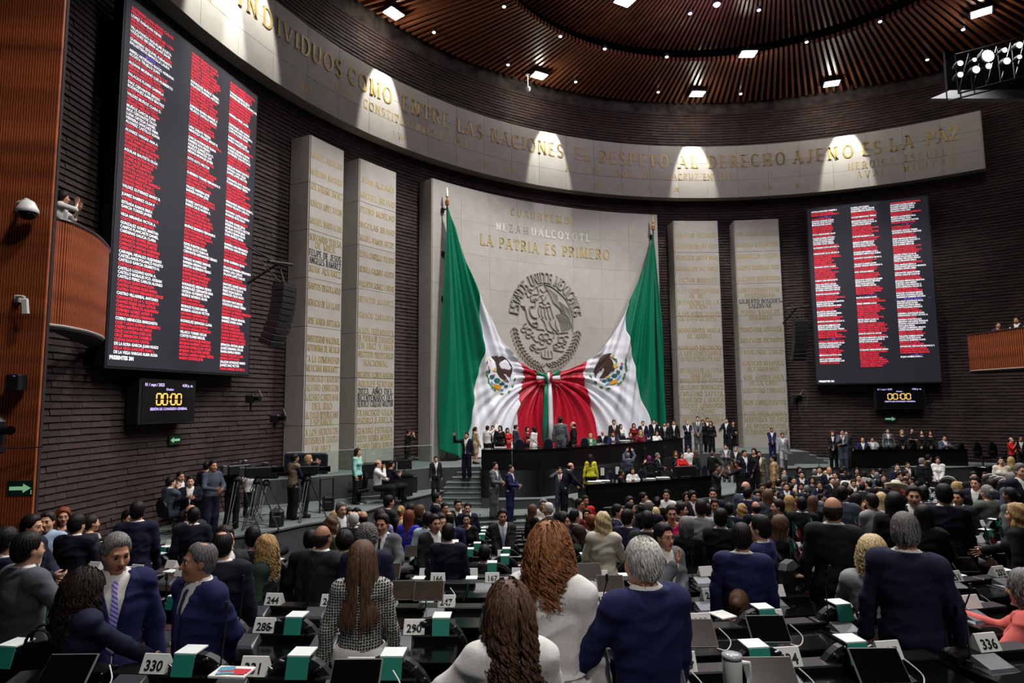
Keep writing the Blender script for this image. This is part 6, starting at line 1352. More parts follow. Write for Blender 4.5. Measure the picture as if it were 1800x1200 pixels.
t = near(1532, 930, 46, 10, 'F', 'sit', 'blouse', 'lgrey', 'bob', 'lblonde', 'woman with tousled pale blonde hair beside the broad man in blue', skin=0, d=5.4)
locks(t, headM(skel('sit', 'F'), 0, 0), 'lblonde', 900, .17, .02, 34, 19, r=.0032, shoulder=False)
t = near(466, 942, 40, -60, 'F', 'relax', 'blazer', 'dgreen', 'wavy', 'blonde', 'smiling woman with long wavy fair hair in dark green suit facing left', skin=1, legs='dgreen')
locks(t, headM(skel('relax', 'F'), 0, 0), 'blonde', 700, .34, .018, 28, 21, r=.0034)
t = near(1060, 901, 34, 4, 'F', 'phone', 'blazer', 'cream', 'wavy', 'lblonde', 'woman with wavy blonde hair in cream jacket seen from behind', skin=0)
near(1303, 921, 38, 2, 'M', 'pocket', 'suit', 'blue', 'short', 'black', 'black-haired man in blue jacket with bag strap seen from behind', skin=2)
near(1333, 907, 42, -72, 'M', 'relax', 'suit', 'blue', 'side', 'black', 'young man in blue suit facing left with black backpack', skin=1)
near(1167, 921, 36, 138, 'M', 'chin', 'suit', 'grey', 'short', 'black', 'man in grey suit with glasses resting chin on hand', skin=2, glasses=True)
near(1017, 924, 38, -62, 'F', 'sitphone', 'blazer', 'dgreen', 'long', 'dbrown', 'seated woman with long dark hair looking down left behind the red-haired woman', skin=1, pitch=-25)
near(568, 923, 34, 35, 'M', 'gesture', 'suit', 'charcoal', 'bald', 'dbrown', 'bald man with glasses in dark suit resting arm on a shoulder', skin=3, glasses=True)
near(645, 919, 34, 5, 'M', 'stand', 'suit', 'navy', 'curly', 'sp', 'man with curly grey hair in purple-navy suit seen from behind', skin=1)
near(788, 921, 30, 4, 'M', 'relax', 'suit', 'dnavy', 'short', 'black', 'large man in dark navy suit seen from behind above plate 166', skin=1, d=7.4)
near(1785, 886, 36, -80, 'F', 'gesture', 'blazer', 'black', 'wavy', 'blonde', 'woman with long streaked hair in black reaching left over the desks', skin=1)
near(52, 937, 36, 62, 'M', 'gesture2', 'suit', 'grey', 'short', 'black', 'man in grey suit gesturing with both hands at the left edge', skin=1)
near(136, 905, 34, 35, 'M', 'phone', 'suit', 'dnavy', 'side', 'black', 'man in dark suit reading phone, seen from behind left', skin=1)
near(392, 934, 34, 12, 'M', 'stand', 'suit', 'dnavy', 'thin', 'black', 'man in dark navy suit seen from behind above plate 288', skin=1)
near(672, 904, 34, 200, 'M', 'gesture2', 'suit', 'grey', 'short', 'black', 'smiling man in grey suit turned towards the camera, left of centre', skin=2, tie='charcoal')
near(1372, 907, 36, 42, 'F', 'phone', 'blazer', 'black', 'long', 'brown', 'woman with long brown hair in black facing right beside the backpack', skin=1)
near(1267, 895, 32, 14, 'M', 'relax', 'suit', 'black', 'side', 'black', 'man in black suit seen from behind, right of the grey-haired woman', skin=1)
near(1206, 909, 30, 10, 'F', 'relax', 'blazer', 'black', 'bob', 'grey', 'grey-haired woman in black with shoulder bag strap seen from behind', skin=0)
near(1180, 888, 30, 172, 'F', 'relax', 'dress', 'fuchsia', 'bun', 'dbrown', 'woman in fuchsia dress with glasses facing the camera', skin=1, glasses=True)
near(1232, 879, 30, 4, 'M', 'relax', 'suit', 'lgrey', 'short', 'dbrown', 'man in light grey blazer seen from behind in the middle aisle', skin=2, legs='charcoal')
near(1138, 899, 30, 5, 'M', 'relax', 'suit', 'charcoal', 'short', 'black', 'man in dark grey suit seen from behind left of the fuchsia dress', skin=1)
near(1103, 896, 28, 30, 'M', 'phone', 'suit', 'navy', 'short', 'black', 'man in navy suit with glasses turned right beside the blonde woman', skin=1, glasses=True)
near(1624, 888, 36, 10, 'F', 'phone', 'blazer', 'black', 'long', 'black', 'woman with straight black hair in black right of the broad man', skin=1, d=7.0)
near(1658, 852, 34, -8, 'M', 'relax', 'suit', 'dnavy', 'side', 'black', 'tall man in dark suit leaning left of the yellow top', skin=1, d=7.6)
near(1605, 855, 32, 176, 'M', 'relax', 'suit', 'charcoal', 'short', 'dbrown', 'man in white shirt and dark tie facing the camera, right crowd', skin=1, tie='charcoal', d=8.2)
near(1572, 866, 34, 4, 'F', 'relax', 'blazer', 'black', 'long', 'black', 'woman with long black hair seen from behind beside the white-shirted man', skin=1, d=7.6)
near(242, 882, 32, 4, 'M', 'pocket', 'suit', 'navy', 'short', 'black', 'man in navy suit seen from behind near the brick wall', skin=1, d=8.0)
# ---- crowd tables: x, y of the hair top, head height, facing (0 away, 180 to camera, 90 right), sex, pose, garment, colour, hair, hair colour, skin, place words
ROW = '''
14 928 34 60 M relax suit navy short black 1|bending at far left behind the grey suit
58 906 32 120 M phone suit navy short black 1|looking down at the left edge
84 900 30 200 M relax shirt lblue short dbrown 1|with lanyard beside the timber wall
112 893 28 178 F relax blouse dgreen wavy auburn 1|with glasses before the brick wall|glasses=True
162 905 30 70 F phone blouse charcoal pony dbrown 1|in profile near the brick wall
228 896 26 150 M stand suit navy short black 1|half hidden behind a navy back
337 887 26 150 M relax suit charcoal bald dbrown 2|behind a dark suit by the platform
341 892 28 5 M relax suit dnavy short black 2|seen from behind below the platform
346 937 28 20 F sit blouse brown bun brown 1|low in front of a navy back
396 926 28 150 M stand suit charcoal short dbrown 1|half hidden left of centre
445 926 27 0 M call suit dnavy short black 1|phoning below the cameras
546 932 30 5 M relax suit black short black 1|behind the bald man in glasses
584 908 28 60 F relax blouse khaki wavy brown 1|in patterned top
606 931 30 10 M stand suit charcoal curly black 1|left of the curly grey head
622 900 25 4 M relax suit dnavy thin white 1|with bald crown seen from behind
639 898 23 6 M relax suit charcoal bald dbrown 2|beside the white-haired man
590 898 22 60 F relax blouse lav bob blonde 1|in lilac at the platform foot
600 883 24 150 M relax suit grey short sp 1|with glasses at the platform foot|glasses=True
614 893 19 160 F relax blouse fuchsia long dbrown 1|below the platform edge
628 893 18 140 M relax suit black short black 1|below the platform edge
668 894 23 4 M relax shirt lav curly dbrown 1|seen from behind behind the smiling man
684 871 22 60 M phone suit charcoal short black 2|looking down below the sound desk
705 889 20 20 F relax blouse orange bun blonde 0|in orange jacket
719 897 25 22 F relax dress bblue long auburn 1|in bright blue dress
709 914 29 2 F sit blouse black long lblonde 0|long-haired, low before the blue dress
723 886 19 60 M relax suit charcoal short dbrown 1|between orange jacket and black dress
739 888 22 66 F relax dress black bob brown 0|in black dress with shoulder bag
752 900 22 10 M relax shirt sky short black 1|in pale blue shirt
768 866 19 90 M relax suit dnavy short black 2|beside the stairs at the left
782 884 18 150 M relax suit lgrey short black 2|by the stairs foot
805 878 19 162 M relax suit black short black 2|smiling at the stairs foot|tie='charcoal'
822 884 19 182 M relax suit navy short black 1|rightmost of the stairs-foot trio
820 902 20 182 F phone dress black pony black 1|in black dress at the stairs foot
775 903 24 152 M phone suit navy short dbrown 1|bowing his head over the desks
790 900 22 4 M relax suit blue thin dbrown 1|seen from behind by the stairs foot
764 905 20 150 M relax suit charcoal short black 2|peeping behind the bowed head
883 895 23 172 M clasp suit charcoal short dbrown 2|with moustache, hand on chest, centre|tie='lblue'
937 887 21 60 F relax dress black long brown 1|in black at the centre steps
955 877 20 182 F phone blouse white bob grey 1|reading phone at the centre
963 884 21 -88 M phone suit charcoal short white 1|in profile at the centre
989 899 22 110 M relax suit dnavy curly black 2|bending behind the red hair
1011 896 22 60 M relax suit navy short black 1|turned right behind the red hair
1019 877 19 120 M relax shirt white short black 3|in white shirt, centre
1029 871 18 160 M relax tee red short black 3|in red top, centre
1031 895 19 180 F relax blouse dred long dbrown 1|facing the camera, centre
1040 906 23 2 F relax blouse white bob auburn 1|in white lace top seen from behind
1086 887 24 100 M relax suit navy short black 1|looking right, centre
1107 873 19 150 F call blouse black bob dbrown 1|phoning below the lower desk
1108 884 20 90 M relax suit charcoal short black 2|beside the phoning woman
1131 866 19 110 M relax suit black short black 2|with glasses below the lower desk|glasses=True
1140 879 23 2 M relax suit dnavy thin grey 1|seen from behind, centre
1152 892 18 2 F relax blouse black long lblonde 0|behind the grey-haired back
1171 861 18 182 M relax shirt white short black 2|in white polo below the lower desk
1155 873 18 2 F relax blouse black bun black 1|beside the white polo
1198 884 22 92 M relax suit black short black 1|behind the grey-haired woman
1207 865 18 170 F cross blouse charcoal long black 1|with glasses below the lower desk|glasses=True
1217 862 18 150 M relax suit charcoal curly black 2|beside the bespectacled woman
1253 858 20 182 M relax suit navy short black 1|facing the camera below the lower desk
1256 877 20 176 M relax shirt lblue short dbrown 3|behind the light grey blazer
1243 886 20 30 M relax suit dnavy short dbrown 2|next to the light grey blazer
1281 884 21 2 M relax suit navy short black 1|seen from behind right of centre
1304 886 22 2 F relax blouse dgreen wavy blonde 0|seen from behind right of centre
1328 881 23 -10 M relax suit black bald dbrown 2|head bowed in the right crowd
1349 861 22 2 F relax blazer slate long brown 1|in slate jacket
1366 878 26 -100 M relax suit charcoal short dbrown 1|smiling left in the right crowd
1387 871 23 2 F relax blouse charcoal long blonde 0|seen from behind in the right crowd
1409 874 25 2 M relax suit black short black 1|bending over the desks
1429 872 24 30 F relax blouse black long brown 1|beside the bald tall man
1480 855 27 12 M relax suit slate short black 1|right of the bald tall man
1315 857 22 40 M relax suit navy short black 1|left of the yellow top
1311 846 22 30 M relax suit slate bald dbrown 1|by the dark lectern
1331 861 20 172 F relax blouse yellow bob black 2|in yellow, right crowd
1506 868 24 60 F call blouse black long black 1|facing right with hand raised
1531 868 27 -40 M chin shirt lgrey short dbrown 2|in grey sweater, elbow on desk
1549 866 24 10 F relax blouse black long lblonde 0|behind the grey sweater
1575 849 18 2 M relax suit dnavy none black 1|in pale cowboy hat
1622 855 26 4 M relax suit black short black 1|seen from behind beside the tie man
1683 862 24 -160 M relax suit charcoal short black 2|low behind the yellow top
1705 860 30 6 F sit blouse mustard wavy brown 1|in mustard yellow
1682 847 22 30 F relax blouse black long blonde 0|behind the low-set man
1677 838 16 176 F sit tee red short black 2|in red at the right seats
1714 838 20 200 M phone suit dnavy short black 1|leaning over a desk at right
1733 846 30 -40 F sit blazer greygreen bun grey 1|with glasses at the right|glasses=True
1744 842 22 20 M relax suit dnavy short dbrown 1|behind the grey-blazered woman
1774 857 26 -60 F relax blouse greygreen pony black 4|at the right edge
1776 831 24 -50 M relax suit slate short grey 2|in profile at the right edge
1794 815 26 150 M relax suit dnavy short sp 1|with red tie at the right edge|tie=M_TIER
1711 829 16 170 M relax suit black short black 1|in the right rear seats
1731 830 15 200 F sit blouse brown bob dbrown 1|in the right rear seats
1759 803 17 172 F relax dress cream bun black 1|in cream at the far right
1777 803 18 4 F relax blouse black long blonde 1|in black at the far right
1648 803 16 178 F clasp blazer white long dbrown 1|in white suit before the right platform
1621 805 15 60 M relax suit black short grey 1|left of the white suit
1632 799 15 60 M relax suit black short black 2|behind the grey head
'''
# rear crowd on the low floor at the right, heads a few pixels high
ROW2 = '''
1378 824 10 160 M|1379 834 12 20 M grey|1369 842 13 40 M|1382 848 14 175 M navy|1395 838 12 170 M|1409 828 11 178 M navy|1405 821 10 150 F|1432 824 11 4 M grey|1440 820 11 178 M|1457 817 11 176 M bald|1452 828 11 200 F blonde|1462 838 12 150 M|1440 846 13 170 M navy|1444 857 14 60 M|1418 853 13 20 M grey navy|1408 849 12 180 M|1412 863 13 30 F|1397 857 13 170 M bald|1391 851 12 30 M|1481 822 10 60 M|1506 822 10 178 F|1492 831 12 10 M white|1509 833 12 178 F|1526 844 14 -60 M|1534 824 10 150 M|1547 823 11 40 M|1541 830 12 10 M grey|1544 842 14 4 M|1471 845 13 60 F|1487 848 14 100 F|1515 850 14 4 M|1564 832 11 4 M khaki|1579 829 12 100 M|1577 815 11 178 M navy|1595 812 10 150 M|1593 826 12 90 M|1586 838 12 10 F|1500 843 13 170 M|1556 846 14 150 F|1603 838 13 -90 M|1427 838 11 170 F|1352 845 13 30 M|1339 850 14 160 M|1365 859 14 150 M|1420 866 15 4 F|1468 829 11 200 M|1519 828 11 4 M lgrey|1553 834 12 170 M navy|1612 846 14 4 M|1375 868 15 30 F brown|1400 868 15 178 F|1444 868 15 90 M|1495 858 15 4 M|1540 856 15 60 M navy|1590 846 14 4 F
'''
hn = dict(short='haired', bald='balding', thin='haired', long='long-haired', wavy='wavy-haired', bob='haired', bun='haired', pony='haired', curly='curly-haired', side='haired', none='hatted')
cn = dict(sp='greying', dbrown='brown', black='black', brown='brown', auburn='auburn', red='red', blonde='blonde', lblonde='blonde', grey='grey', white='white', purple='purple')
cnm = dict(dnavy='dark navy', navy='navy', black='black', charcoal='charcoal', grey='grey', lgrey='light grey', slate='slate', blue='blue', bblue='blue', lblue='light blue', sky='pale blue', white='white', cream='cream', dgreen='dark green', dred='dark red', lav='lilac', greygreen='grey-green', khaki='khaki', mustard='mustard', mint='mint')
USED = {}
def describe(sex, garment, col, hair, hc, words):
    who = 'man' if sex == 'M' else 'woman'; g = {'suit': 'suit', 'blazer': 'jacket', 'blouse': 'top', 'tee': 'T-shirt'}.get(garment, garment)
    h = 'balding' if hair == 'bald' else ('' if hair == 'none' else '%s-haired' % cn[hc])
    return ('%s %s in %s %s %s' % (h, who, cnm.get(col, col), g, words)).strip()
def parse(row, **kw0):
    a = row.split('|'); f = a[0].split(); x, y, hh, phi = [float(v) for v in f[:4]]; sex, pose, garment, col, hair, hc, sk = f[4:11]; words = a[1]; kw = dict(kw0)
    if len(a) > 2: kw.update(eval('dict(%s)' % a[2]))
    lb = describe(sex, garment, col, hair, hc, words)
    if ' in ' in ' ' + words and words.split()[0] == 'in': lb = describe(sex, garment, col, hair, hc, words).replace(' in %s %s in' % (cnm.get(col, col), {'suit': 'suit', 'blazer': 'jacket', 'blouse': 'top', 'tee': 'T-shirt'}.get(garment, garment)), ' in')
    return place(x, y, hh, phi, sex, pose, garment, col, hair, hc, lb, skin=int(sk), **kw)
for row in ROW.strip().split('\n'):
    k = {}
    x, y, hh = [float(v) for v in row.split()[:3]]
    if x > 900 and hh < 21 and y < 880: k = {}
    parse(row, **k)
lb2 = []
rp_ = random.Random(5)
ITEMS = [s.split() for s in ROW2.strip().split('|')]
for f in ITEMS:
    x, y, hh, phi = [float(v) for v in f[:4]]; sex = f[4]; ex = f[5:]; fem = sex == 'F'; hc = 'grey' if 'grey' in ex else 'lblonde' if 'blonde' in ex else rp_.choice(['black', 'dbrown', 'black', 'brown'] if fem else ['black', 'black', 'dbrown']); col = next((c for c in ex if c in ('navy', 'white', 'khaki', 'lgrey', 'brown')), rp_.choice(['black', 'charcoal', 'dnavy', 'slate'] if not fem else ['black', 'charcoal', 'dred', 'dnavy']))
    hair = 'bald' if 'bald' in ex else (rp_.choice(['long', 'bob', 'bun', 'wavy']) if fem else rp_.choice(['short', 'short', 'thin', 'side'])); pose = rp_.choice(['relax', 'phone', 'gesture', 'relax', 'clasp', 'stand']); ph = abs(((phi + 180) % 360) - 180)
    dr = 'seen from behind' if ph < 35 else 'turned sideways' if ph < 125 else 'facing the camera'
    lb = describe(sex, 'blouse' if fem else 'suit', col, hair, hc, dr + ' in rear crowd'); lb2.append((lb, x, (x, y, hh * 1.12, phi, sex, pose, 'blouse' if fem else 'suit', col, hair, hc), rp_.randint(0, 3)))
from collections import Counter
cc = Counter(l[0] for l in lb2); seen = Counter(); ORD = ['leftmost', 'second from left', 'third from left', 'fourth from left', 'fifth from left', 'sixth from left', 'seventh from left', 'eighth from left', 'ninth from left']
for lb, x, a, sk in sorted(lb2, key=lambda q: q[1]):
    L = lb if cc[lb] == 1 else lb + ', ' + ORD[seen[lb]]; seen[lb] += 1
    # rear right crowd stands between 17 and 27 m
    dd = None
    place(*a, L, z=None, skin=sk, d=min(27., max(11., .262 * F / a[2])))
# ---- people on the rostrum, platforms, galleries: fixed level, distance given
UP = '''
820 760 15 200 M raise suit dnavy short black 2|climbing the stage stairs, arm raised|z=ZS-.33,d=23.2
836 750 15 60 F relax dress beige pony dbrown 1|beside the green band of the flag|z=ZS,d=25.3
857 748 15 30 M point shirt white short dbrown 1|pointing upwards in white|z=ZS,d=25.2
866 748 15 178 M relax suit black short black 1|behind the pointing man|z=ZS,d=25.9
879 748 16 200 F relax blouse black long black 1|gazing upwards|z=ZS,d=25.
892 757 15 170 F phone dress red bob black 1|on the rostrum left end|z=ZS,d=25.1
907 746 16 70 M clasp suit slate thin dbrown 1|turned right behind the rostrum|z=ZS,d=24.6
927 750 15 150 F gesture blouse dred bob black 1|talking behind the rostrum|z=ZS,d=25.6
938 750 16 -60 F gesture blazer white long black 1|talking behind the rostrum|z=ZS,d=24.6
985 733 17 10 M relax suit grey short black 2|standing before the flag centre, back turned|z=ZS,d=24.3
1007 741 16 -88 M relax suit black bald dbrown 1|listening before the flag centre|z=ZS,d=24.6
1038 762 14 170 F sitphone blazer green bob blonde 0|seated in green at the rostrum|z=ZS,d=26.2
1059 757 14 170 M sit suit dnavy bald dbrown 2|seated with glasses at the rostrum|z=ZS,d=28.2,glasses=True
1077 759 14 170 M sitphone suit blue short black 2|seated in blue at the rostrum|z=ZS,d=26.8,tie=M_TIER
1079 738 16 172 M relax suit charcoal short dbrown 2|standing over the seated blue suit|z=ZS,d=27.6,tie=M_TIER
1091 750 13 150 F relax blouse white bob dbrown 1|half hidden at the rostrum|z=ZS,d=28.2
1114 744 15 172 F relax blouse dred long black 1|standing at the rostrum|z=ZS,d=27.8
1108 760 13 160 F sitphone tee black short dbrown 1|seated at the rostrum|z=ZS,d=27.6
1126 756 14 180 F sitchin blouse dred bob blonde 1|hands at chin, rostrum|z=ZS,d=27.2
1130 740 14 172 M relax suit navy short black 1|smiling, standing behind the rostrum|z=ZS,d=29.0
1149 737 14 172 M relax suit dnavy short black 1|standing before the flag's right white band|z=ZS,d=29.6
1154 745 12 180 F relax blouse white long brown 0|half hidden before the green band|z=ZS,d=30
1154 757 14 150 F sitphone blouse white long dbrown 1|leaning over the rostrum|z=ZS,d=27.8
1168 742 15 178 M relax suit black short dbrown 2|in dark grey tie right of the flag|z=ZS,d=28.4,tie='grey'
1174 742 13 178 M relax suit charcoal short black 2|behind the grey tie|z=ZS,d=30
1184 739 14 176 M relax suit black short black 2|left of the first right pillar|z=ZS,d=29.6
1208 739 14 170 M cross suit navy thin grey 1|arms crossed by the pillar|z=ZS,d=29.2
1226 732 15 178 M clasp suit grey short black 1|hands clasped by the pillar|z=ZS,d=29.3,tie='charcoal'
1235 738 14 170 F relax blouse black long black 1|behind the clasped hands|z=ZS,d=30
1243 734 14 170 M relax suit black short black 2|among the pillar group|z=ZS,d=30.2
1249 740 14 190 F raise blouse black wavy dbrown 1|hand at mouth by the pillar|z=ZS,d=29.4
1277 735 15 200 M gesture suit dnavy short black 1|between the right pillars|z=ZS,d=29.2
1288 740 14 150 F phone blouse black pony black 1|between the right pillars|z=ZS,d=30
1356 753 14 172 M clasp suit blue short black 3|with red lanyard and badge|z=ZS-.25,d=28.8
1375 761 14 176 M walk suit lgrey short black 2|walking with open jacket|z=ZR,d=27.3,legs='charcoal'
1038 799 16 8 F relax blouse yellow wavy dbrown 1|back turned behind the lower desk|z=ZM,d=21.9,legs='black'
1003 813 16 70 M lean suit dnavy bald dbrown 1|leaning on the lower desk|z=ZL,d=20.6
984 821 17 176 M call suit slate short black 1|phoning in front of the rostrum|z=ZL,d=20.9,tie=M_TIER,legs='black'
870 812 17 118 M phone suit grey short black 1|reading phone on the landing|z=ZL,d=20.9
898 817 17 112 M phone suit blue thin black 1|reading phone on the landing|z=ZL,d=20.3
766 812 15 168 M relax suit charcoal short black 1|standing left of the stage stairs|z=ZG,d=21.6
1104 796 15 14 M overhead suit slate short grey 1|photographing overhead|z=ZM,d=23.4
1092 826 14 90 F sit blouse black short black 3|seated at the lower desk|z=ZM,d=21.4
1112 822 15 176 F sitphone blazer white bob black 1|seated in white at the lower desk|z=ZM,d=21.3
1141 802 16 -20 F camera tee black bob purple 1|photographing with raised camera|z=ZM,d=23.0
1156 796 15 110 M phone suit dnavy short grey 2|reading phone behind the lower desk|z=ZM,d=23.4
1198 796 15 150 F sit blouse red long black 1|seated right of the lower desk|z=ZM+.25,d=24.4
1210 786 14 170 M relax shirt white short black 2|behind the red top|z=ZM,d=25.6
1224 792 15 60 F relax blouse dgreen wavy brown 1|right of the red top|z=ZM,d=24.6
1188 799 13 170 F relax blouse black wavy brown 1|left of the red top|z=ZM,d=25
1252 794 15 30 M gesture suit black short brown 1|with glasses right of the lower desk|z=ZM,d=24.6,glasses=True
1261 816 17 120 M camera tee charcoal short black 3|filming with shoulder rig|z=ZL-.2,d=22
1297 809 17 -70 M camera tee black short black 3|beside the shoulder rig|z=ZL-.2,d=22.5
1275 781 15 178 M cross suit grey short dbrown 1|arms crossed below the pillars|z=ZM,d=26.5
1293 785 14 190 M phone suit charcoal short grey 1|arms folded below the pillars|z=ZM,d=26.5
1308 791 15 150 M relax suit dnavy short black 2|open collar below the pillars|z=.5,d=25.2
1325 788 15 200 F clasp blouse black long black 1|below the second right pillar|z=.6,d=25.4
1334 793 14 165 M relax suit khaki short black 2|behind the long-haired woman|z=.5,d=25.8
1359 800 16 -80 M relax suit tan short black 2|in pale jacket facing left|z=.3,d=23
1463 757 15 180 F clasp blazer black curly auburn 0|on the right gallery|z=ZR,d=27.6
1480 755 15 176 M chin suit slate short black 2|hand at mouth on the right gallery|z=ZR,d=27.4
1487 757 13 170 M relax suit charcoal short dbrown 1|behind the hand-at-mouth man|z=ZR,d=28.2
1516 769 14 176 M sit suit blue bald dbrown 2|bearded, seated at the gallery desk|z=ZR,d=28.9
1533 768 14 176 M sit suit lgrey short black 2|seated at the gallery desk|z=ZR,d=28.9
1560 753 14 176 F relax blazer grey bun black 1|standing at the gallery desk|z=ZR,d=28.8
1585 756 13 176 F clasp blouse black bob blonde 0|standing at the gallery desk|z=ZR,d=28.8
1602 752 14 160 F cross tee black long black 0|arms crossed at the gallery desk|z=ZR,d=28.8
1620 756 14 190 F clasp blouse black bob black 0|gazing up at the gallery desk|z=ZR,d=28.8
1635 757 14 180 F clasp blouse black long dbrown 1|rightmost woman at the gallery desk|z=ZR,d=28.8
1659 765 14 150 M sitphone suit slate short black 1|seated right of the gallery desk|z=ZR,d=28.6
1778 780 17 120 M chin tee red bald dbrown 1|in red shirt on the right gallery|z=ZR,d=25
1795 776 17 190 M phone suit black bald black 3|at the right frame edge gallery|z=ZR,d=25
1754 566 14 150 F phone blouse purple pony dbrown 1|in the right balcony|z=5.7,d=26.5
1786 552 15 200 M phone vest black short black 2|white-sleeved in the right balcony|z=5.7,d=25.4
112 335 28 90 M camera tee white curly black 2|photographing from the left balcony|z=6.95,d=12.2
301 838 24 60 M sitchin suit slate short black 1|seated on the left platform|z=ZG,d=14.9
318 829 22 150 M sit suit navy short black 2|seated behind on the left platform|z=ZG,d=16.4
335 837 23 178 M sitphone suit dnavy short black 1|seated looking down on the platform|z=ZG,d=15.6
375 809 25 150 M phone shirt slate short black 2|in grey polo, standing with phone|z=ZG,d=15.6,legs='navy'
364 811 20 20 M relax tee dnavy short black 2|behind the grey polo|z=ZG,d=17
412 811 24 20 M camera tee black short black 2|operating the first tripod camera|z=ZG,d=16.8
440 829 18 170 M camera tee white short black 2|behind the first tripod|z=ZG,d=18.4
519 797 21 60 M phone vest khaki short black 3|in khaki vest by the second tripod|z=ZG,d=18.0,shirt='navy'
543 800 20 90 F camera tee navy bob blonde 1|behind the second tripod camera|z=ZG,d=18.3
629 788 17 120 F relax blouse mint long dbrown 1|standing by the pillars|z=ZG,d=20.6,legs='black'
665 808 17 100 M sitchin shirt white bald black 1|phoning at the sound desk|z=ZG,d=20.6
688 809 16 60 M sitphone tee dnavy short black 2|at the sound desk|z=ZG,d=21
718 755 15 60 M camera tee black short black 2|in shadow behind the sound desk|z=ZS,d=24.5
'''
for row in UP.strip().split('\n'): parse(row)
# unseated heads low in the rows
for x, y, hh, hc, st, lb, d in ((1193, 1051, 40, 'lblonde', 'bob', 'blonde head of a seated woman behind plate 292', 5.0), (1298, 1037, 42, 'brown', 'bun', 'streaked brown head of a seated woman beside plate 293', 5.2), (1170, 1008, 42, 'black', 'bob', 'black-haired seated woman left of the chair above plate 250', 6.0), (852, 958, 26, 'black', 'short', 'black-haired seated man left of plate 125', 8.6), (1034, 1028, 40, 'black', 'short', 'seated man half hidden between the white coat and the navy suit', 5.6)):
    place(x, y, hh, 8, 'F' if st != 'short' else 'M', 'sit', 'blouse' if st != 'short' else 'suit', 'black', st, hc, lb, d=d, skin=1)
lbl = Counter(t['label'] for t in PEOPLE)
for t in PEOPLE:
    if lbl[t['label']] > 1: print('DUP', t['label'])
# backpack, bag strap, cowboy hat, hand-held things
def find(s): return next(t for t in PEOPLE if s in t['label'])
def wpos(t, v): return t.location + Rz(t.rotation_euler.z) @ Vector(v) * t.scale[0]
t = find('black backpack'); p = wpos(t, (0, -.24, 1.12)); b = empty('backpack', p, t.rotation_euler.z, 'black leather backpack on the back of the young man in blue', 'bag')
MB().rbox((0, 0, 0), (.3, .17, .44), .05).build('bag', M_SCRF, b); MB().rbox((0, -.1, -.08), (.22, .06, .22), .03).build('pocket', M_SCRF, b)
for s in (-.1, .1): MB().tube([(s, .08, .2), (s * 1.3, .16, .3), (s * 1.4, .34, .3), (s * 1.5, .38, .1), (s * 1.3, .2, -.15)], .018, 6).build('strap', M_BLACK, b)
t = find('cowboy hat'); J = skel('relax', 'M'); p = wpos(t, (J['hd'][0], J['hd'][1], J['hd'][2] + .06)); b = empty('cowboy_hat', p, t.rotation_euler.z, 'pale straw cowboy hat worn in rear right crowd', 'hat'); b.rotation_euler.x = -.35
HM = mat('straw', (214, 206, 180), .8); MB().lathe([(.22, .03), (.2, .0), (.1, .0), (.098, .1), (.07, .13), (.02, .115)], n=20).build('crown', HM, b, True); MB().lathe([(.215, .03), (.225, .035), (.2, .01), (.1, -.005)], n=20).build('brim', HM, b, True)
# ================================================================== seats and desks of the hall
M_LEATH = mat('black_leather', (13, 13, 15), .42, spec=.35, bump=.08, bscale=60); M_NAVYL = mat('navy_leather', (30, 35, 50), .4); M_CARDW = mat('card_white', (225, 232, 228), .6); M_CARDG = mat('card_green', (34, 138, 118), .55)
M_PLATE = mat('number_plate', (228, 228, 224), .5); M_NUM = mat('number_black', (22, 22, 24), .5); M_CONS = mat('console_grey', (74, 77, 82), .4, metal=.4); M_TABL = mat('tablet_painted_reflection', (40, 42, 32), .2, col2=(66, 48, 40), nscale=9, spec=1.); M_TABF = mat('tablet_frame', (104, 104, 102), .4)  # tablet screen colour is mottled olive and brown to imitate reflections
M_PAPER = mat('paper', (228, 228, 222), .7)
def back_profile(w, h, n=14):                    # arched chair back outline
    P = [(-w / 2 * .86, 0)]
    for i in range(n + 1):
        a = PI - PI * i / n; P.append((w / 2 * math.cos(a), h * .52 + h * .48 * math.sin(a)))
    P.append((w / 2 * .86, 0)); return P
def back_mesh(w=.48, h=.6, d=.09, tilt=.14):
    P = back_profile(w, h); V = []; n = len(P)
    rings = ((-d / 2, .93), (-d / 2 + .02, 1.), (d / 2 - .02, 1.), (d / 2, .9))
    for y, s in rings:
        for x, z in P: V.append((x * s, y - (z * s) * tilt + .0, z * (s if z > .1 else 1)))
    fs = [(r * n + i, r * n + (i + 1) % n, (r + 1) * n + (i + 1) % n, (r + 1) * n + i) for r in range(3) for i in range(n)] + [tuple(range(n - 1, -1, -1)), tuple(range(3 * n, 4 * n))]
    me = bpy.data.meshes.new('backrest'); me.from_pydata(V, [], fs); me.materials.append(M_LEATH); return me
MB_BACK = back_mesh(); ZB = .39
mseat = MB().rbox((0, .25, .45), (.5, .46, .1), .04).mesh('seat', M_LEATH)
mstud = None
_s = MB()
for i in range(9):
    a = PI - PI * (i + 1.) / 10; x, z = .228 * math.cos(a), .6 * .52 + .6 * .46 * math.sin(a); _s.rbox((x, -.05 - z * .14, z + .005), (.03, .012, .012), .003, Ry(-(PI / 2 - a)))
mstud = _s.mesh('rim_studs', M_METAL)
mbase = MB().tube([(0, .22, .4), (0, .22, .06)], .035, 8).tube([(-.22, .22, .05), (.22, .22, .05)], .03, 6).tube([(0, 0, .05), (0, .44, .05)], .03, 6).mesh('pedestal', M_METAL)
marm = MB().rbox((0, .24, .66), (.06, .4, .05), .02).tube([(0, .3, .64), (0, .3, .48)], .02, 6).mesh('armrest', M_LEATH)
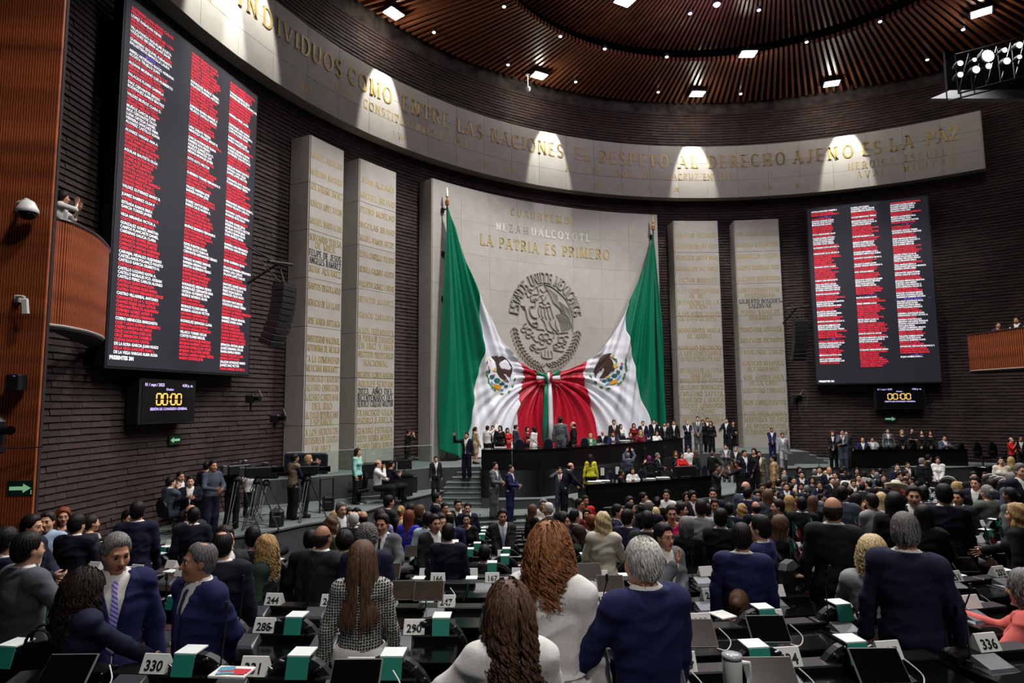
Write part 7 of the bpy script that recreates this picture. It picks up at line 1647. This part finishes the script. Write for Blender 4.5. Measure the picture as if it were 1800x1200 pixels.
_c = MB(); _c.box((0, 0, .004), (.125, .125, .008)); mcw = _c.mesh('cover_top', M_CARDW); _c = MB(); _c.box((0, -.012, -.053), (.12, .008, .11), Rx(-.28)); mcg = _c.mesh('cover_flap', M_CARDG)
GRP = 'black chairs with green and white covers in the hall'
def chair(x, y, z, rz, label, near_, group=GRP):
    t = empty('hall_chair', (x, y, z), rz, label, 'chair', group)
    b = obj('backrest', MB_BACK, t, (0, 0, ZB)); zt = ZB + .6
    k = (hash_r() - .5) * .1
    c = obj('headrest_cover', mcw, t, (k, -.6 * .14 + .01, zt + .004)); f = obj('cover_flap', mcg, c, (0, -.066, 0)); f['label'] = 'green front flap of the white cover'
    obj('seat', mseat, t)
    if near_:
        obj('rim_studs', mstud, t, (0, 0, ZB))['kind'] = 'stuff'; obj('pedestal', mbase, t)
        for s in (-.29, .29): obj('armrest', marm, t, (s, 0, 0))
    return t
_hr = random.Random(21)
def hash_r(): return _hr.random()
mtop = MB().rbox((0, 0, .825), (.56, .46, .03), .008).mesh('desktop', M_GLOSS); mfront = MB().box((0, .2, .41), (.56, .04, .8)).mesh('front_panel', M_DESKB); mside = MB().box((0, -.0, .41), (.025, .42, .8)).mesh('side_panel', M_DESKB)
mledge = MB().rbox((0, .18, .862), (.56, .13, .046), .008).mesh('raised_ledge', M_DESKB)
mcons = MB().add([(-.1, -.06, .76), (.1, -.06, .76), (.1, .08, .76), (-.1, .08, .76), (-.08, -.04, .775), (.08, -.04, .775), (.08, .08, .81), (-.08, .08, .81)], [(0, 3, 2, 1), (4, 5, 6, 7), (0, 1, 5, 4), (1, 2, 6, 5), (2, 3, 7, 6), (3, 0, 4, 7)]).mesh('voting_console', M_CONS)
mmic = MB().tube([(0, 0, 0), (0, .01, .12), (.01, .03, .3), (.03, .0, .4)], .0045, 6).lathe([(.009, 0), (.012, .02), (.008, .05)], (.03, -.002, .4), 8).lathe([(.03, 0), (.028, .02)], n=10).mesh('microphone', M_BLACK)
mtab = MB().rbox((0, 0, 0), (.25, .012, .175), .006).mesh('tablet', M_TABF); mtabs = MB().box((0, -.0075, 0), (.235, .003, .16)).mesh('screen', M_TABL); mtabd = MB().box((0, -.0075, 0), (.235, .003, .16)).mesh('screen', M_GLOSS)
def plate_mesh():
    mb = MB(); w, h, d = .148, .09, .1; mb.add([(-w / 2, -d / 2, 0), (w / 2, -d / 2, 0), (w / 2, -.004, h), (-w / 2, -.004, h), (-w / 2, d / 2, 0), (w / 2, d / 2, 0), (w / 2, .004, h), (-w / 2, .004, h)], [(0, 1, 2, 3), (5, 4, 7, 6), (3, 2, 6, 7), (0, 4, 5, 1), (0, 3, 7, 4), (1, 5, 6, 2)]); return mb.mesh('number_plate', M_PLATE)
mplate = plate_mesh()
def desk(x, y, z, rz, num, near_, label, group):
    t = empty('delegate_desk', (x, y, z), rz, label, 'desk', group)
    obj('desktop', mtop, t); obj('front_panel', mfront, t); obj('raised_ledge', mledge, t)
    if near_:
        for s in (-.27, .27): obj('side_panel', mside, t, (s, 0, 0))
    obj('voting_console', mcons, t, (-.12, .02, .08))
    if hash_r() < .35: obj('microphone', mmic, t, (-.2, .1, .84))
    p = obj('number_plate', mplate, t, (-.03, .17, .887))
    if num:
        yy = math.atan2(.046, .09); Y = Vector((0, math.sin(yy), math.cos(yy))); o = place_text('digits', [(num, 0, .016, .075 * (1 if len(num) > 2 else 1), .95, 'C', .03)], M_NUM, p, Vector((0, -.0505, 0)), Vector((1, 0, 0)), Y, .0015)
    return t
PXY = [(t.location.x, t.location.y) for t in PEOPLE if t.location.y < 20]
def free(x, y, r):
    return all((x - a) ** 2 + (y - b) ** 2 > r * r for a, b in PXY)
def seat_list(i):
    base = {0: ([-3.8, -3.2, -2.6, -2.0, -1.42, -.82], [.97, 1.58, 2.2, 2.85]), 1: ([-3.5, -2.93, -2.36, -1.77, -1.2, -.68], [.83, 1.38, 1.93, 2.5, 3.6]), 2: ([-4.1, -3.5, -2.1, -1.59, -1.07, -.56], [.77, 1.27, 1.78, 2.4, 4.3, 4.85])}
    if i in base: return base[i][0] + base[i][1]
    a = {3: -.78, 4: -.5, 5: -.23, 6: -.15}.get(i, -.1); xs = []
    x = a
    while x > -.95 * EROW[i] * .82: 
        x -= .58
        if not (-.42 < (x + .3) / (EROW[i]) < -.32): xs.append(x)
    xs = xs[::-1] + [a]; x = a
    while x < EROW[i] * .86 + 1:
        x += .58; r = x / EROW[i]
        if not (.33 < r < .44): xs.append(x)
    return xs
NUMS = {0: {-3.2: '328', -2.6: '329', -2.0: '330', -1.42: '331', -.82: '332', .97: '333', 1.58: '334', 2.2: '335', 2.85: '336'}, 1: {-2.36: '287', -1.77: '288', -1.2: '289', -.68: '290', .83: '291', 1.38: '292', 1.93: '293', 2.5: '294'}, 2: {-2.1: '244', -1.59: '245', -1.07: '246', -.56: '247', .77: '248', 1.27: '249', 1.78: '250', 4.3: '251', 4.85: '252'}}
RN = ['front row', 'second row', 'third row', 'fourth row', 'fifth row', 'sixth row', 'seventh row', 'eighth row', 'ninth row'] + ['rear'] * 9
NW = 'first second third fourth fifth sixth seventh eighth ninth tenth eleventh twelfth thirteenth fourteenth fifteenth sixteenth'.split()
def where(x):
    L = sorted([v for v in seat_list(i) if (v >= .2) == (x >= .2)], key=abs); return '%s seat %s of centre' % (NW[min(15, [round(v, 3) for v in L].index(round(x, 3)))], 'right' if x >= .2 else 'left')
for i, e in enumerate(EROW):
    for j, x in enumerate(seat_list(i)):
        c = (x + .3) ** 2 / 34; y = e + c; rz = math.atan((x + .3) / 17)
        if abs(x) > y * .88: continue
        if i > 6 and x < -.25 * y: continue                       # the left platform begins here
        z = tier_z(x, y + .0); zc = tier_z(x, y - .72); px = 900 + F * x / y
        num = NUMS.get(i, {}).get(round(x, 2)); 
        if i == 3 and num is None: k = round((x + 1.36) / .58); num = str(165 + k) if -3 <= k <= 3 else ('211' if abs(px - 1695) < 45 else None)
        if i == 5 and abs(x + .23) < .1: num = '125'
        if i == 6 and abs(x + .15) < .1: num = '87'
        if i == 7 and abs(x + .1) < .1: num = '55'
        nearr = e < 7
        if (i < 3 and free(x, y, .12)) or free(x, y, .36):
            g = 'delegate desks in the curved rows'
            desk(x, y, z, rz, num, nearr, ('black desk with plate %s, %s, %s' % (num, RN[i], where(x)) if num else 'black desk with small plate, %s, %s' % (RN[i], where(x))) if i < 9 else 'black delegate desk with console and small plate in the rear curved rows', g)
        cy = y - .74
        if cy > 2.9 and (i < 1 or True) and free(x, cy, .38 if i > 2 else .3): chair(x + .0, cy, zc, rz, 'black chair with green-white cover, %s, %s' % (RN[i], where(x)) if i < 9 else 'black arched-back chair with green and white headrest cover in the rear rows', e < 8)
# rows further right at the foot of the right platform: dark seats with pale piping
mpip = MB().tube([(p[0] * .9, -p[1] * .14 + .03 - .09, p[1]) for p in back_profile(.48, .6)[1:-1]], .012, 5).mesh('piping', M_PAPER)
for (x, y, d) in ((1665, 833, 17.5), (1683, 843, 16.5), (1690, 846, 16.2), (1697, 850, 15.8), (1740, 829, 17.5), (1748, 832, 17.2), (1757, 834, 17), (1766, 838, 16.6), (1786, 850, 15.5)):
    p = at_d(x, y, d); t = empty('hall_chair', (p.x, p.y, p.z - 1.06), 2.4, 'dark seat with pale piping turned towards the stage in the right rear rows', 'chair', 'piped seats at the right rear')
    obj('backrest', MB_BACK, t, (0, 0, ZB)); obj('seat', mseat, t); obj('piping', mpip, t, (0, -.01, ZB)); obj('pedestal', MB().tube([(0, .22, .4), (0, .22, -.6)], .04, 6).mesh('pedestal', M_METAL), t)
# tablets on the desks
mcab = MB().tube(spl([(.12, -.05), (.17, -.07), (.2, -.02), (.17, .06)], 5) and [(u, .03 + .02 * i / 15, v - .03) for i, (u, v) in enumerate(spl([(.12, -.05), (.18, -.06), (.22, .0), (.17, .08)], 5))], .0035, 5).mesh('charging_cable', M_PAPER)
def tablet(x, y, d, bright, label, rz=0., tilt=-.75):
    p = at_d(x, y, d); t = empty('tablet', p, rz, label, 'tablet'); t.rotation_euler = (tilt, 0, rz)
    obj('frame', mtab, t); obj('screen', mtabs if bright else mtabd, t)
    if d < 6: obj('charging_cable', mcab, t)
    return t
for x, y, d, br, lb in ((712, 1037, 5.55, 1, 'dim reflective tablet left of the bright tablet near plate 247'), (754, 1038, 5.35, 1, 'reflective tablet standing above plate 247'), (1222, 1112, 4.0, 1, 'tablet with rainbow reflections below plate 292'), (1355, 1186, 3.2, 1, 'tablet with greenish reflections below plate 334'), (1350, 1105, 4.1, 0, 'dark tablet beside plate 293'), (1036, 1003, 6.6, 1, 'tablet behind the white coat, left of the grey-white head'), (1073, 1026, 5.9, 1, 'brown-reflecting tablet left of the grey-white head'), (1160, 1190, 3.25, 0, 'dark tablet below plate 333'), (1545, 1170, 3.2, 0, 'dark tablet below plate 335'), (683, 1003, 6.7, 1, 'small tablet beside plate 165'), (1700, 1050, 5.7, 0, 'dark tablet before plate 251'), (1695, 992, 7.0, 0, 'dark tablet below plate 211'), (1768, 985, 7.2, 0, 'dark tablet at the far right desk'), (727, 968, 9.0, 1, 'green-glowing tablet above plate 165'), (625, 1190, 3.2, 0, 'dark tablet below plate 332'), (118, 1180, 3.3, 0, 'dark tablet at bottom left')):
    tablet(x, y, d, br, lb)
p = at_d(72, 1128, 3.55); t = empty('handbag', (p.x, p.y, p.z - .12), .3, 'black leather handbag with round handles at the lower left edge', 'bag'); MB().rbox((0, 0, .06), (.22, .1, .13), .04).build('bag', M_GLOSS, t)
for s in (-.04, .04): MB().tube([(.06 * math.cos(a), s, .12 + .08 * math.sin(a)) for a in np.linspace(0, PI, 9)], .008, 6).build('handle', M_SCRF, t)
# white tumbler with handle
p = at_d(1286, 1146, 3.05); t = empty('tumbler', (p.x, p.y, p.z - .27), .2, 'tall white tumbler with handle and clear lid between plates 333 and 334', 'tumbler')
MB().lathe([(.032, 0), (.034, .02), (.038, .12), (.043, .14), (.045, .24), (.043, .245)], n=24).build('body', mat('tumbler_white', (225, 225, 222), .35), t, True); MB().lathe([(.046, .243), (.046, .262), (.02, .268)], n=24).build('lid', mat('lid_clear', (170, 172, 174), .15), t, True); MB().tube([(.042, 0, .22), (.085, 0, .215), (.09, 0, .15), (.08, 0, .1), (.042, 0, .09)], .011, 8).build('handle', mat('tumbler_white', (225, 225, 222), .35), t, True)
# phones, papers, pads on desks
mph = MB().rbox((0, 0, 0), (.15, .075, .01), .004)
def flat(name, x, y, d, w, h, th, m, label, cat, rz=0.):
    p = at_d(x, y, d); t = MB().rbox((0, 0, 0), (w, h, th), .003).build(name, m, None); t.location = p; t.rotation_euler = (0, 0, rz); tag(t, label, cat); return t
flat('smartphone', 518, 1161, 3.62, .14, .08, .012, M_PAPER, 'white smartphone lying on the desk left of plate 332', 'phone', -.2)
flat('smartphone', 697, 1163, 3.75, .09, .06, .012, M_SCRF, 'black phone lying on the desk right of plate 332', 'phone', .3)
flat('notepad', 1692, 969, 7.6, .26, .2, .03, mat('cream_pad', (214, 214, 190), .7), 'open cream pad on a desk right of the broad man', 'papers', .1)
flat('notepad', 1712, 1062, 5.3, .26, .2, .015, mat('grey_paper', (120, 124, 140), .7), 'grey papers under the coral sleeve', 'papers', .4)
flat('paper_sheet', 780, 953, 8.6, .4, .28, .01, M_PAPER, 'white sheets before the bowing man left of centre', 'papers', .1)
flat('booklet', 1390, 1011, 5.9, .2, .1, .015, mat('tan_booklet', (150, 120, 100), .7), 'tan booklet on the dark desk below the backpack', 'papers')
flat('paper_sheet', 1270, 1080, 4.9, .14, .16, .01, M_PAPER, 'white paper beside the streaked brown head', 'papers', .4)
flat('magazine', 408, 1181, 3.45, .2, .13, .012, M_PAPER, 'folded magazine with red and blue print lying right of plate 330', 'papers', -.1)
p = at_d(408, 1181, 3.45); mg = bpy.data.objects['magazine']
for k, (c, dx, dy, w_, h_) in enumerate((('print_red', .02, .0, .15, .05), ('print_blue', -.04, .02, .08, .05), ('print_red', .05, -.03, .08, .03), ('print_blue', -.02, -.035, .09, .025))):
    o = MB().box((dx, dy, .0085 + k * .0005), (w_, h_, .001), Rz(.2 * (k % 2))).build('print', mat(c, (190, 40, 50) if 'red' in c else (90, 150, 180), .6), mg)
# small flags on sticks standing on desks
def desk_flag(x, y, d, hp, lab, lean=.3):
    top = at_d(x, y, d); t = empty('desk_flag', (top.x, top.y, top.z - hp), 0, lab, 'flag'); MB().tube([(0, 0, 0), (0, 0, hp)], .004, 5).lathe([(.02, 0), (.018, .01)], n=8).build('stick', M_METAL, t)
    for k, m in enumerate(FG):
        V = []; n = 5
        for i in range(n):
            for j in (0, 1):
                u = (k + j) / 3 * .16; v = -i / (n - 1) * .13; V.append((.004 + u * .6, .01 * math.sin(u * 60 + i), hp - .01 + v - u * .9))
        o = obj(('green_band', 'white_band', 'red_band')[k], npmesh('band', V, [(2 * i, 2 * i + 1, 2 * i + 3, 2 * i + 2) for i in range(n - 1)], m), t); o.modifiers.new('s', 'SOLIDIFY').thickness = .002
    MB().lathe([(.001, .018), (.018, .001), (.001, 0)], (.05, -.0, hp - .12), 8, R=Rx(PI / 2)).build('emblem', MB_, t)
for x, y, d, hp, lab in ((1388, 943, 6.2, .36, 'small tricolour desk flag behind plate 250 and the backpack'), (1153, 950, 7.6, .32, 'small tricolour desk flag left of the hand-on-chin man'), (1150, 944, 8.2, .3, 'second small tricolour desk flag left of the hand-on-chin man'), (1497, 905, 8.6, .34, 'small tricolour desk flag above the pale blonde woman'), (1420, 902, 9., .3, 'small tricolour desk flag left of the tall balding man'), (1393, 914, 8.8, .3, 'small drooping tricolour desk flag beside the woman in black'), (1659, 948, 7.8, .26, 'small tricolour desk flag right of the straight black hair'), (1731, 925, 7.6, .36, 'left of two tricolour desk flags before the streaked-hair woman'), (1757, 921, 7.6, .36, 'right of two tricolour desk flags before the streaked-hair woman'), (1283, 908, 9.4, .28, 'small tricolour desk flag behind the black suit and blue jacket')): desk_flag(x, y, d, hp, lab)
# ------------------------------------------------------------------ chairs behind the rostrum and lower desk
def round_chair(x, ytop, wpx, d, z, lab, rot=PI, grp=None, m=M_NAVYL, paper=False):
    top = at_d(x, ytop, d); w_ = wpx * d / F; H = top.z - z; t = empty('office_chair', (top.x, top.y, z), rot, lab, 'chair', grp); s = w_ / .56
    b = obj('backrest', back_mesh(), t, (0, 0, H - .62 * min(1.15, H / 1.0) )); b.scale = (s, 1, min(1.15, H / 1.0)); b.data.materials[0] = m
    MB().rbox((0, .25, .42), (.5, .48, .1), .03).build('seat', m, t); MB().tube([(0, .22, .38), (0, .22, .05)], .04, 8).lathe([(.26, 0), (.24, .04), (.05, .06)], (0, .22, 0), 10).build('pedestal', M_METAL, t)
    if paper: p_ = MB().box((0, -.12, H - .16), (.13, .01, .26)).build('paper_label', M_PAPER, t)
    return t
G1 = 'high-backed chairs behind the rostrum'
for x, y, w_, d in ((913, 769, 20, 24.2), (963, 768, 20, 24.2), (995, 768, 19, 24.7), (1027, 767, 17, 25.2), (1066, 764, 15, 27.2), (1094, 763, 15, 27.6)): round_chair(x, y, w_, d, ZS, 'dark blue leather high-backed chair behind the rostrum desk', 0 if w_ < 0 else 0, G1)
G2 = 'chairs behind the lower desk'
for x, y, w_, d, pp in ((1058, 820, 13, 22.2, 1), (1072, 825, 17, 21.4, 0), (1084, 818, 14, 22.6, 1), (1102, 823, 13, 22.6, 0), (1127, 822, 18, 21.6, 0), (1196, 818, 16, 22.6, 0), (1214, 815, 12, 23.4, 0), (1237, 814, 12, 23.6, 0)): round_chair(x, y, w_, d, ZM, 'dark leather chair behind the lower desk' + (', white paper over its back' if pp else ''), 0, G2 + (' with papers' if pp else ''), M_NAVYL, pp)
for x, y, d in ((1523, 782, 28.6), (1546, 782, 28.6), (1574, 781, 28.5), (1600, 781, 28.5), (1687, 777, 28.4)): round_chair(x, y, 14, d, ZR, 'black chair at the right gallery desk', 0, 'black chairs at the right gallery desk', M_LEATH)
for x, lb in ((1718, 'left of two empty black armchairs on the right gallery'), (1745, 'right of two empty black armchairs on the right gallery')):
    t = round_chair(x, 776, 18, 27.6, ZR, lb, PI, None, M_LEATH)
    for s in (-.3, .3): obj('armrest', marm, t, (s, 0, 0))
# papers and microphones on the two long desks
for i, (x, y, z, lb) in enumerate(((1045, 848, 1.74, 'white papers on the lower desk, left end'), (1060, 846.5, 1.74, 'stack of papers on the lower desk below the yellow top'), (1140, 843, 1.74, 'papers on the middle of the lower desk'), (1165, 841, 1.74, 'papers on the right of the lower desk'), (880, 788, 2.7, 'papers on the left end of the rostrum desk'), (1098, 776, 2.7, 'papers on the right part of the rostrum desk'), (1190, 769, 2.7, 'white sheets at the right end of the rostrum desk'))):
    p = at_z(x, y - 2, z + .01); o = MB().box((0, 0, 0), (.45, .25, .02)).build('papers', M_PAPER, None); o.location = p; tag(o, lb, 'papers')
for x, y, z, lb in ((1168, 838, 1.73, 'microphone on the middle of the lower desk'), (1120, 842, 1.73, 'microphone before the woman seated in white'), (948, 786, 2.69, 'microphone on the rostrum left of centre'), (1012, 783, 2.69, 'microphone on the rostrum at centre'), (1088, 777, 2.69, 'microphone on the rostrum right of centre')):
    p = at_z(x, y, z); t = empty('desk_microphone', p, 0, lb, 'microphone'); MB().tube([(0, 0, 0), (-.1, 0, .15), (-.3, 0, .3)], .015, 5).build('gooseneck', M_BLACK, t); MB().rbox((0, 0, .02), (.15, .12, .04), .01).build('base', M_BLACK, t)
t = empty('desk_monitor', at_z(1205, 838, 1.73), .3, 'long low black monitor panel on the right end of the lower desk', 'monitor'); MB().rbox((0, 0, .2), (.85, .06, .36), .02).build('panel', M_SCRF, t); MB().rbox((0, .05, .02), (.4, .2, .03), .01).build('stand', M_SCRF, t)
# ------------------------------------------------------------------ press equipment on the left platform
def tripod(x, ytop, d, z, label, s=1.):
    c = at_d(x, ytop, d); H = c.z - z; t = empty('camera_tripod', (c.x, c.y, z), 0, label, 'tripod')
    for k in range(3):
        a = 2 * PI * k / 3 + .5; ft = Vector((math.cos(a) * .55, math.sin(a) * .55, 0)); tp = Vector((math.cos(a) * .07, math.sin(a) * .07, H - .1)); sd = Vector((-math.sin(a), math.cos(a), 0)) * .045
        mb = MB(); mb.tube([tp + sd, ft + sd * .6], .016, 6); mb.tube([tp - sd, ft - sd * .6], .016, 6); mb.tube([ft * .55 + tp * .45 + sd, ft * .55 + tp * .45 - sd], .016, 6); mb.lathe([(.04, 0), (.035, .03)], ft, 8); mb.build('leg', M_METAL, t)
        MB().tube([ft * .85 + Vector((0, 0, .12)), (0, 0, .22)], .01, 5).build('spreader', M_BLACK, t)
    MB().lathe([(.1, H - .12), (.12, H - .06), (.09, H), (.05, H + .05)], n=12).build('head', M_BLACK, t); MB().tube([(0, 0, H), (.3, -.35, H - .15)], .014, 6).build('pan_handle', M_BLACK, t); return t, Vector((c.x, c.y, c.z))
def tv_camera(p, rz, label):
    t = empty('broadcast_camera', p + Vector((0, 0, .06)), rz, label, 'camera')
    MB().rbox((0, 0, .14), (.62, .2, .24), .03).build('body', M_SCRF, t); MB().tube([(.3, 0, .15), (.46, 0, .15), (.62, 0, .15)], [.07, .075, .09], 14).build('lens', M_GLOSS, t); MB().tube([(.1, 0, .3), (-.2, 0, .3), (-.2, 0, .26)], .018, 6).build('carry_handle', M_BLACK, t)
    MB().rbox((.16, .14, .3), (.18, .08, .1), .02).build('viewfinder', M_SCRF, t); MB().rbox((-.38, 0, .15), (.14, .16, .24), .02).build('battery', mat('battery_grey', (60, 62, 66), .5), t)
    MB().tube([(-.3, .05, .05), (-.45, .1, -.3), (-.3, .15, -.8), (-.1, .2, -1.2)], .012, 5).build('cable', M_BLACK, t); MB().rbox((.18, 0, .34), (.1, .1, .05), .01).build('microphone_mount', M_METAL, t); return t
_, p = tripod(453, 842, 16.2, ZG, 'first camera tripod with silver legs on the left platform'); tv_camera(p, .4, 'shoulder broadcast camera on the first tripod, pointing right')
_, p = tripod(468, 846, 17.6, ZG, 'middle camera tripod behind the first on the left platform'); tv_camera(p, .1, 'broadcast camera with blue cover on the middle tripod')
_, p = tripod(541, 838, 18., ZG, 'second camera tripod beside the khaki vest'); tv_camera(p, .2, 'broadcast camera on the tripod beside the khaki vest')
_, p = tripod(418, 838, 16.6, ZG, 'low dark tripod at the left of the press cameras'); tv_camera(p, .9, 'camera aimed at the stage beside the grey polo')
# big monitor seen from behind
a, b = at_d(499, 833, 20.4), at_d(576, 833, 20.4); top = at_d(537, 796, 20.4).z; t = empty('large_monitor', ((a + b) / 2), 0, 'large dark monitor seen from behind at the foot of the leftmost pillar', 'monitor'); MB().rbox((0, 0, (top - a.z) / 2), ((b - a).length, .1, top - a.z), .06).build('shell', mat('navy_plastic', (28, 34, 46), .35), t); MB().box((0, .1, -.02), (.6, .35, .05)).build('foot', M_SCRF, t); MB().rbox((0, -.07, .25), (.4, .05, .3), .02).build('bracket', M_SCRF, t)
# sound desk
p0 = at_z(665, 878, ZG + .0); t = empty('sound_desk', (p0.x, p0.y + .3, ZG), .35, 'black sound desk with mixers on the left platform', 'desk'); MB().box((.1, 0, .74), (1.9, .8, .04)).build('desktop', M_DESKB, t); MB().box((.5, -.36, .4), (1.1, .03, .66)).build('cloth_front', M_BLACK, t)
for s in (-.8, 1.): MB().tube([(s, 0, 0), (s, 0, .72)], .03, 6).build('leg', M_METAL, t)
q = t.matrix_basis
def on(t, v): return t.location + Rz(t.rotation_euler.z) @ Vector(v)
e_ = empty('equipment_case', on(t, (-.6, -.3, .76)), .3, 'tall black flight case at the left of the sound desk', 'case'); MB().rbox((0, 0, .24), (.75, .5, .48), .02).build('box', M_SCRF, e_); MB().box((-.38, -.26, .24), (.02, .02, .48)).build('edge_trim', M_METAL, e_)
for dx, lb in ((.3, 'left monitor on the sound desk'), (.85, 'right monitor on the sound desk')):
    m_ = empty('computer_monitor', on(t, (dx, .1, .76)), .2, lb, 'monitor'); MB().rbox((0, 0, .34), (.5, .04, .34), .01).build('panel', M_SCRF, m_); MB().tube([(0, .02, 0), (0, .02, .2)], .03, 6).lathe([(.12, 0), (.12, .015)], n=10).build('stand', M_SCRF, m_)
mx = empty('mixing_console', on(t, (.35, -.2, .76)), .35, 'mixing console with blinking faders on the sound desk', 'mixer'); MB().add([(-.5, -.2, 0), (.5, -.2, 0), (.5, .2, 0), (-.5, .2, 0), (-.5, -.2, .05), (.5, -.2, .05), (.5, .2, .16), (-.5, .2, .16)], [(0, 3, 2, 1), (4, 5, 6, 7), (0, 1, 5, 4), (1, 2, 6, 5), (2, 3, 7, 6), (3, 0, 4, 7)]).build('body', M_SCRF, mx)
mb = MB()
for i in range(16):
    for j in range(3): mb.box((-.45 + i * .06, -.14 + j * .12, .075 + j * .034), (.02, .03, .02))
mb.build('faders', M_CONS, mx)
round_chair(640, 830, 12, 20.9, ZG, 'black office chair beside the sound desk', 2.6, None, M_LEATH)
for x, y, d, lb in ((716, 866, 20.2, 'dark floor loudspeaker at the right of the sound desk'),):
    c = at_z(x, y, ZG); e_ = empty('floor_speaker', (c.x, c.y + .2, ZG), .3, lb, 'speaker'); MB().rbox((0, 0, .3), (.6, .45, .6), .02).build('cabinet', M_SCRF, e_); MB().box((0, -.23, .3), (.5, .01, .5)).build('grille', M_BLACK, e_)
# barrier frame, bags, small table on the press platform
rail('barrier_frame', [tuple(at_z(562, 902, ZG))[:2], tuple(at_z(585, 898, ZG))[:2]], ZG, 1.0, 'black barrier post frame right of the press cameras', False, M_BLACK, .03)
for x, y, lb in ((577, 897, 'black backpack on the platform floor by the barrier frame'), (486, 925, 'black equipment bag between the tripod legs'), (300, 915, 'black bag on the platform under the seated men')):
    c = at_z(x, y, ZG); e_ = empty('backpack', (c.x, c.y, ZG), .2, lb, 'bag'); MB().rbox((0, 0, .24), (.36, .26, .46), .08).build('bag', M_SCRF, e_); MB().rbox((0, -.14, .18), (.26, .08, .24), .04).build('pocket', M_BLACK, e_); MB().tube([(-.06, 0, .46), (0, 0, .54), (.06, 0, .46)], .012, 5).build('strap', M_BLACK, e_)
c = at_z(330, 895, ZG); e_ = empty('side_table', (c.x, c.y, ZG), .4, 'small dark table before the seated men on the left platform', 'table'); MB().rbox((0, 0, .72), (.9, .5, .03), .01).build('tabletop', M_DESKB, e_)
for sx in (-.4, .4):
    for sy in (-.2, .2): MB().tube([(sx, sy, 0), (sx, sy, .7)], .02, 6).build('leg', M_BLACK, e_)
o = MB().rbox((0, 0, 0), (.26, .18, .02), .005).build('folder', mat('violet_folder', (70, 60, 190), .5), None); o.location = (c.x, c.y, ZG + .746); tag(o, 'violet folder on the small table of the left platform', 'papers')
for t in [t for t in PEOPLE if 'seated' in t['label'] and 'platform' in t['label']]:
    e_ = empty('office_chair', (t.location.x, t.location.y, ZG), t.rotation_euler.z, 'black office chair under the ' + t['label'].split(' seated')[0] + ' on the platform', 'chair'); obj('backrest', MB_BACK, e_, (0, -.14, .45)).scale = (.9, 1, .75); obj('seat', mseat, e_, (0, -.25 + .2, -.08)); obj('pedestal', mbase, e_, (0, -.1, -.02))
# chairs carrying the other seated people of galleries and desks
for t in [t for t in PEOPLE if t.location.y > 19 and (' seated' in t['label'] or 'seated at' in t['label'] or 'sitphone' in t['label'])]:
    if t.location.y < 27 and t.location.x < 0: continue
    zf = t.location.z; e_ = empty('office_chair', (t.location.x, t.location.y, zf), t.rotation_euler.z, 'dark chair under the ' + t['label'][:60], 'chair'); obj('seat', mseat, e_, (0, -.2, -.1)); obj('backrest', MB_BACK, e_, (0, -.2, .38)).scale = (.85, 1, .75); obj('pedestal', mbase, e_, (0, -.2, -.02))
# handbag, lower-right armchair near the coral jacket
p = at_d(1700, 1150, 4.0)
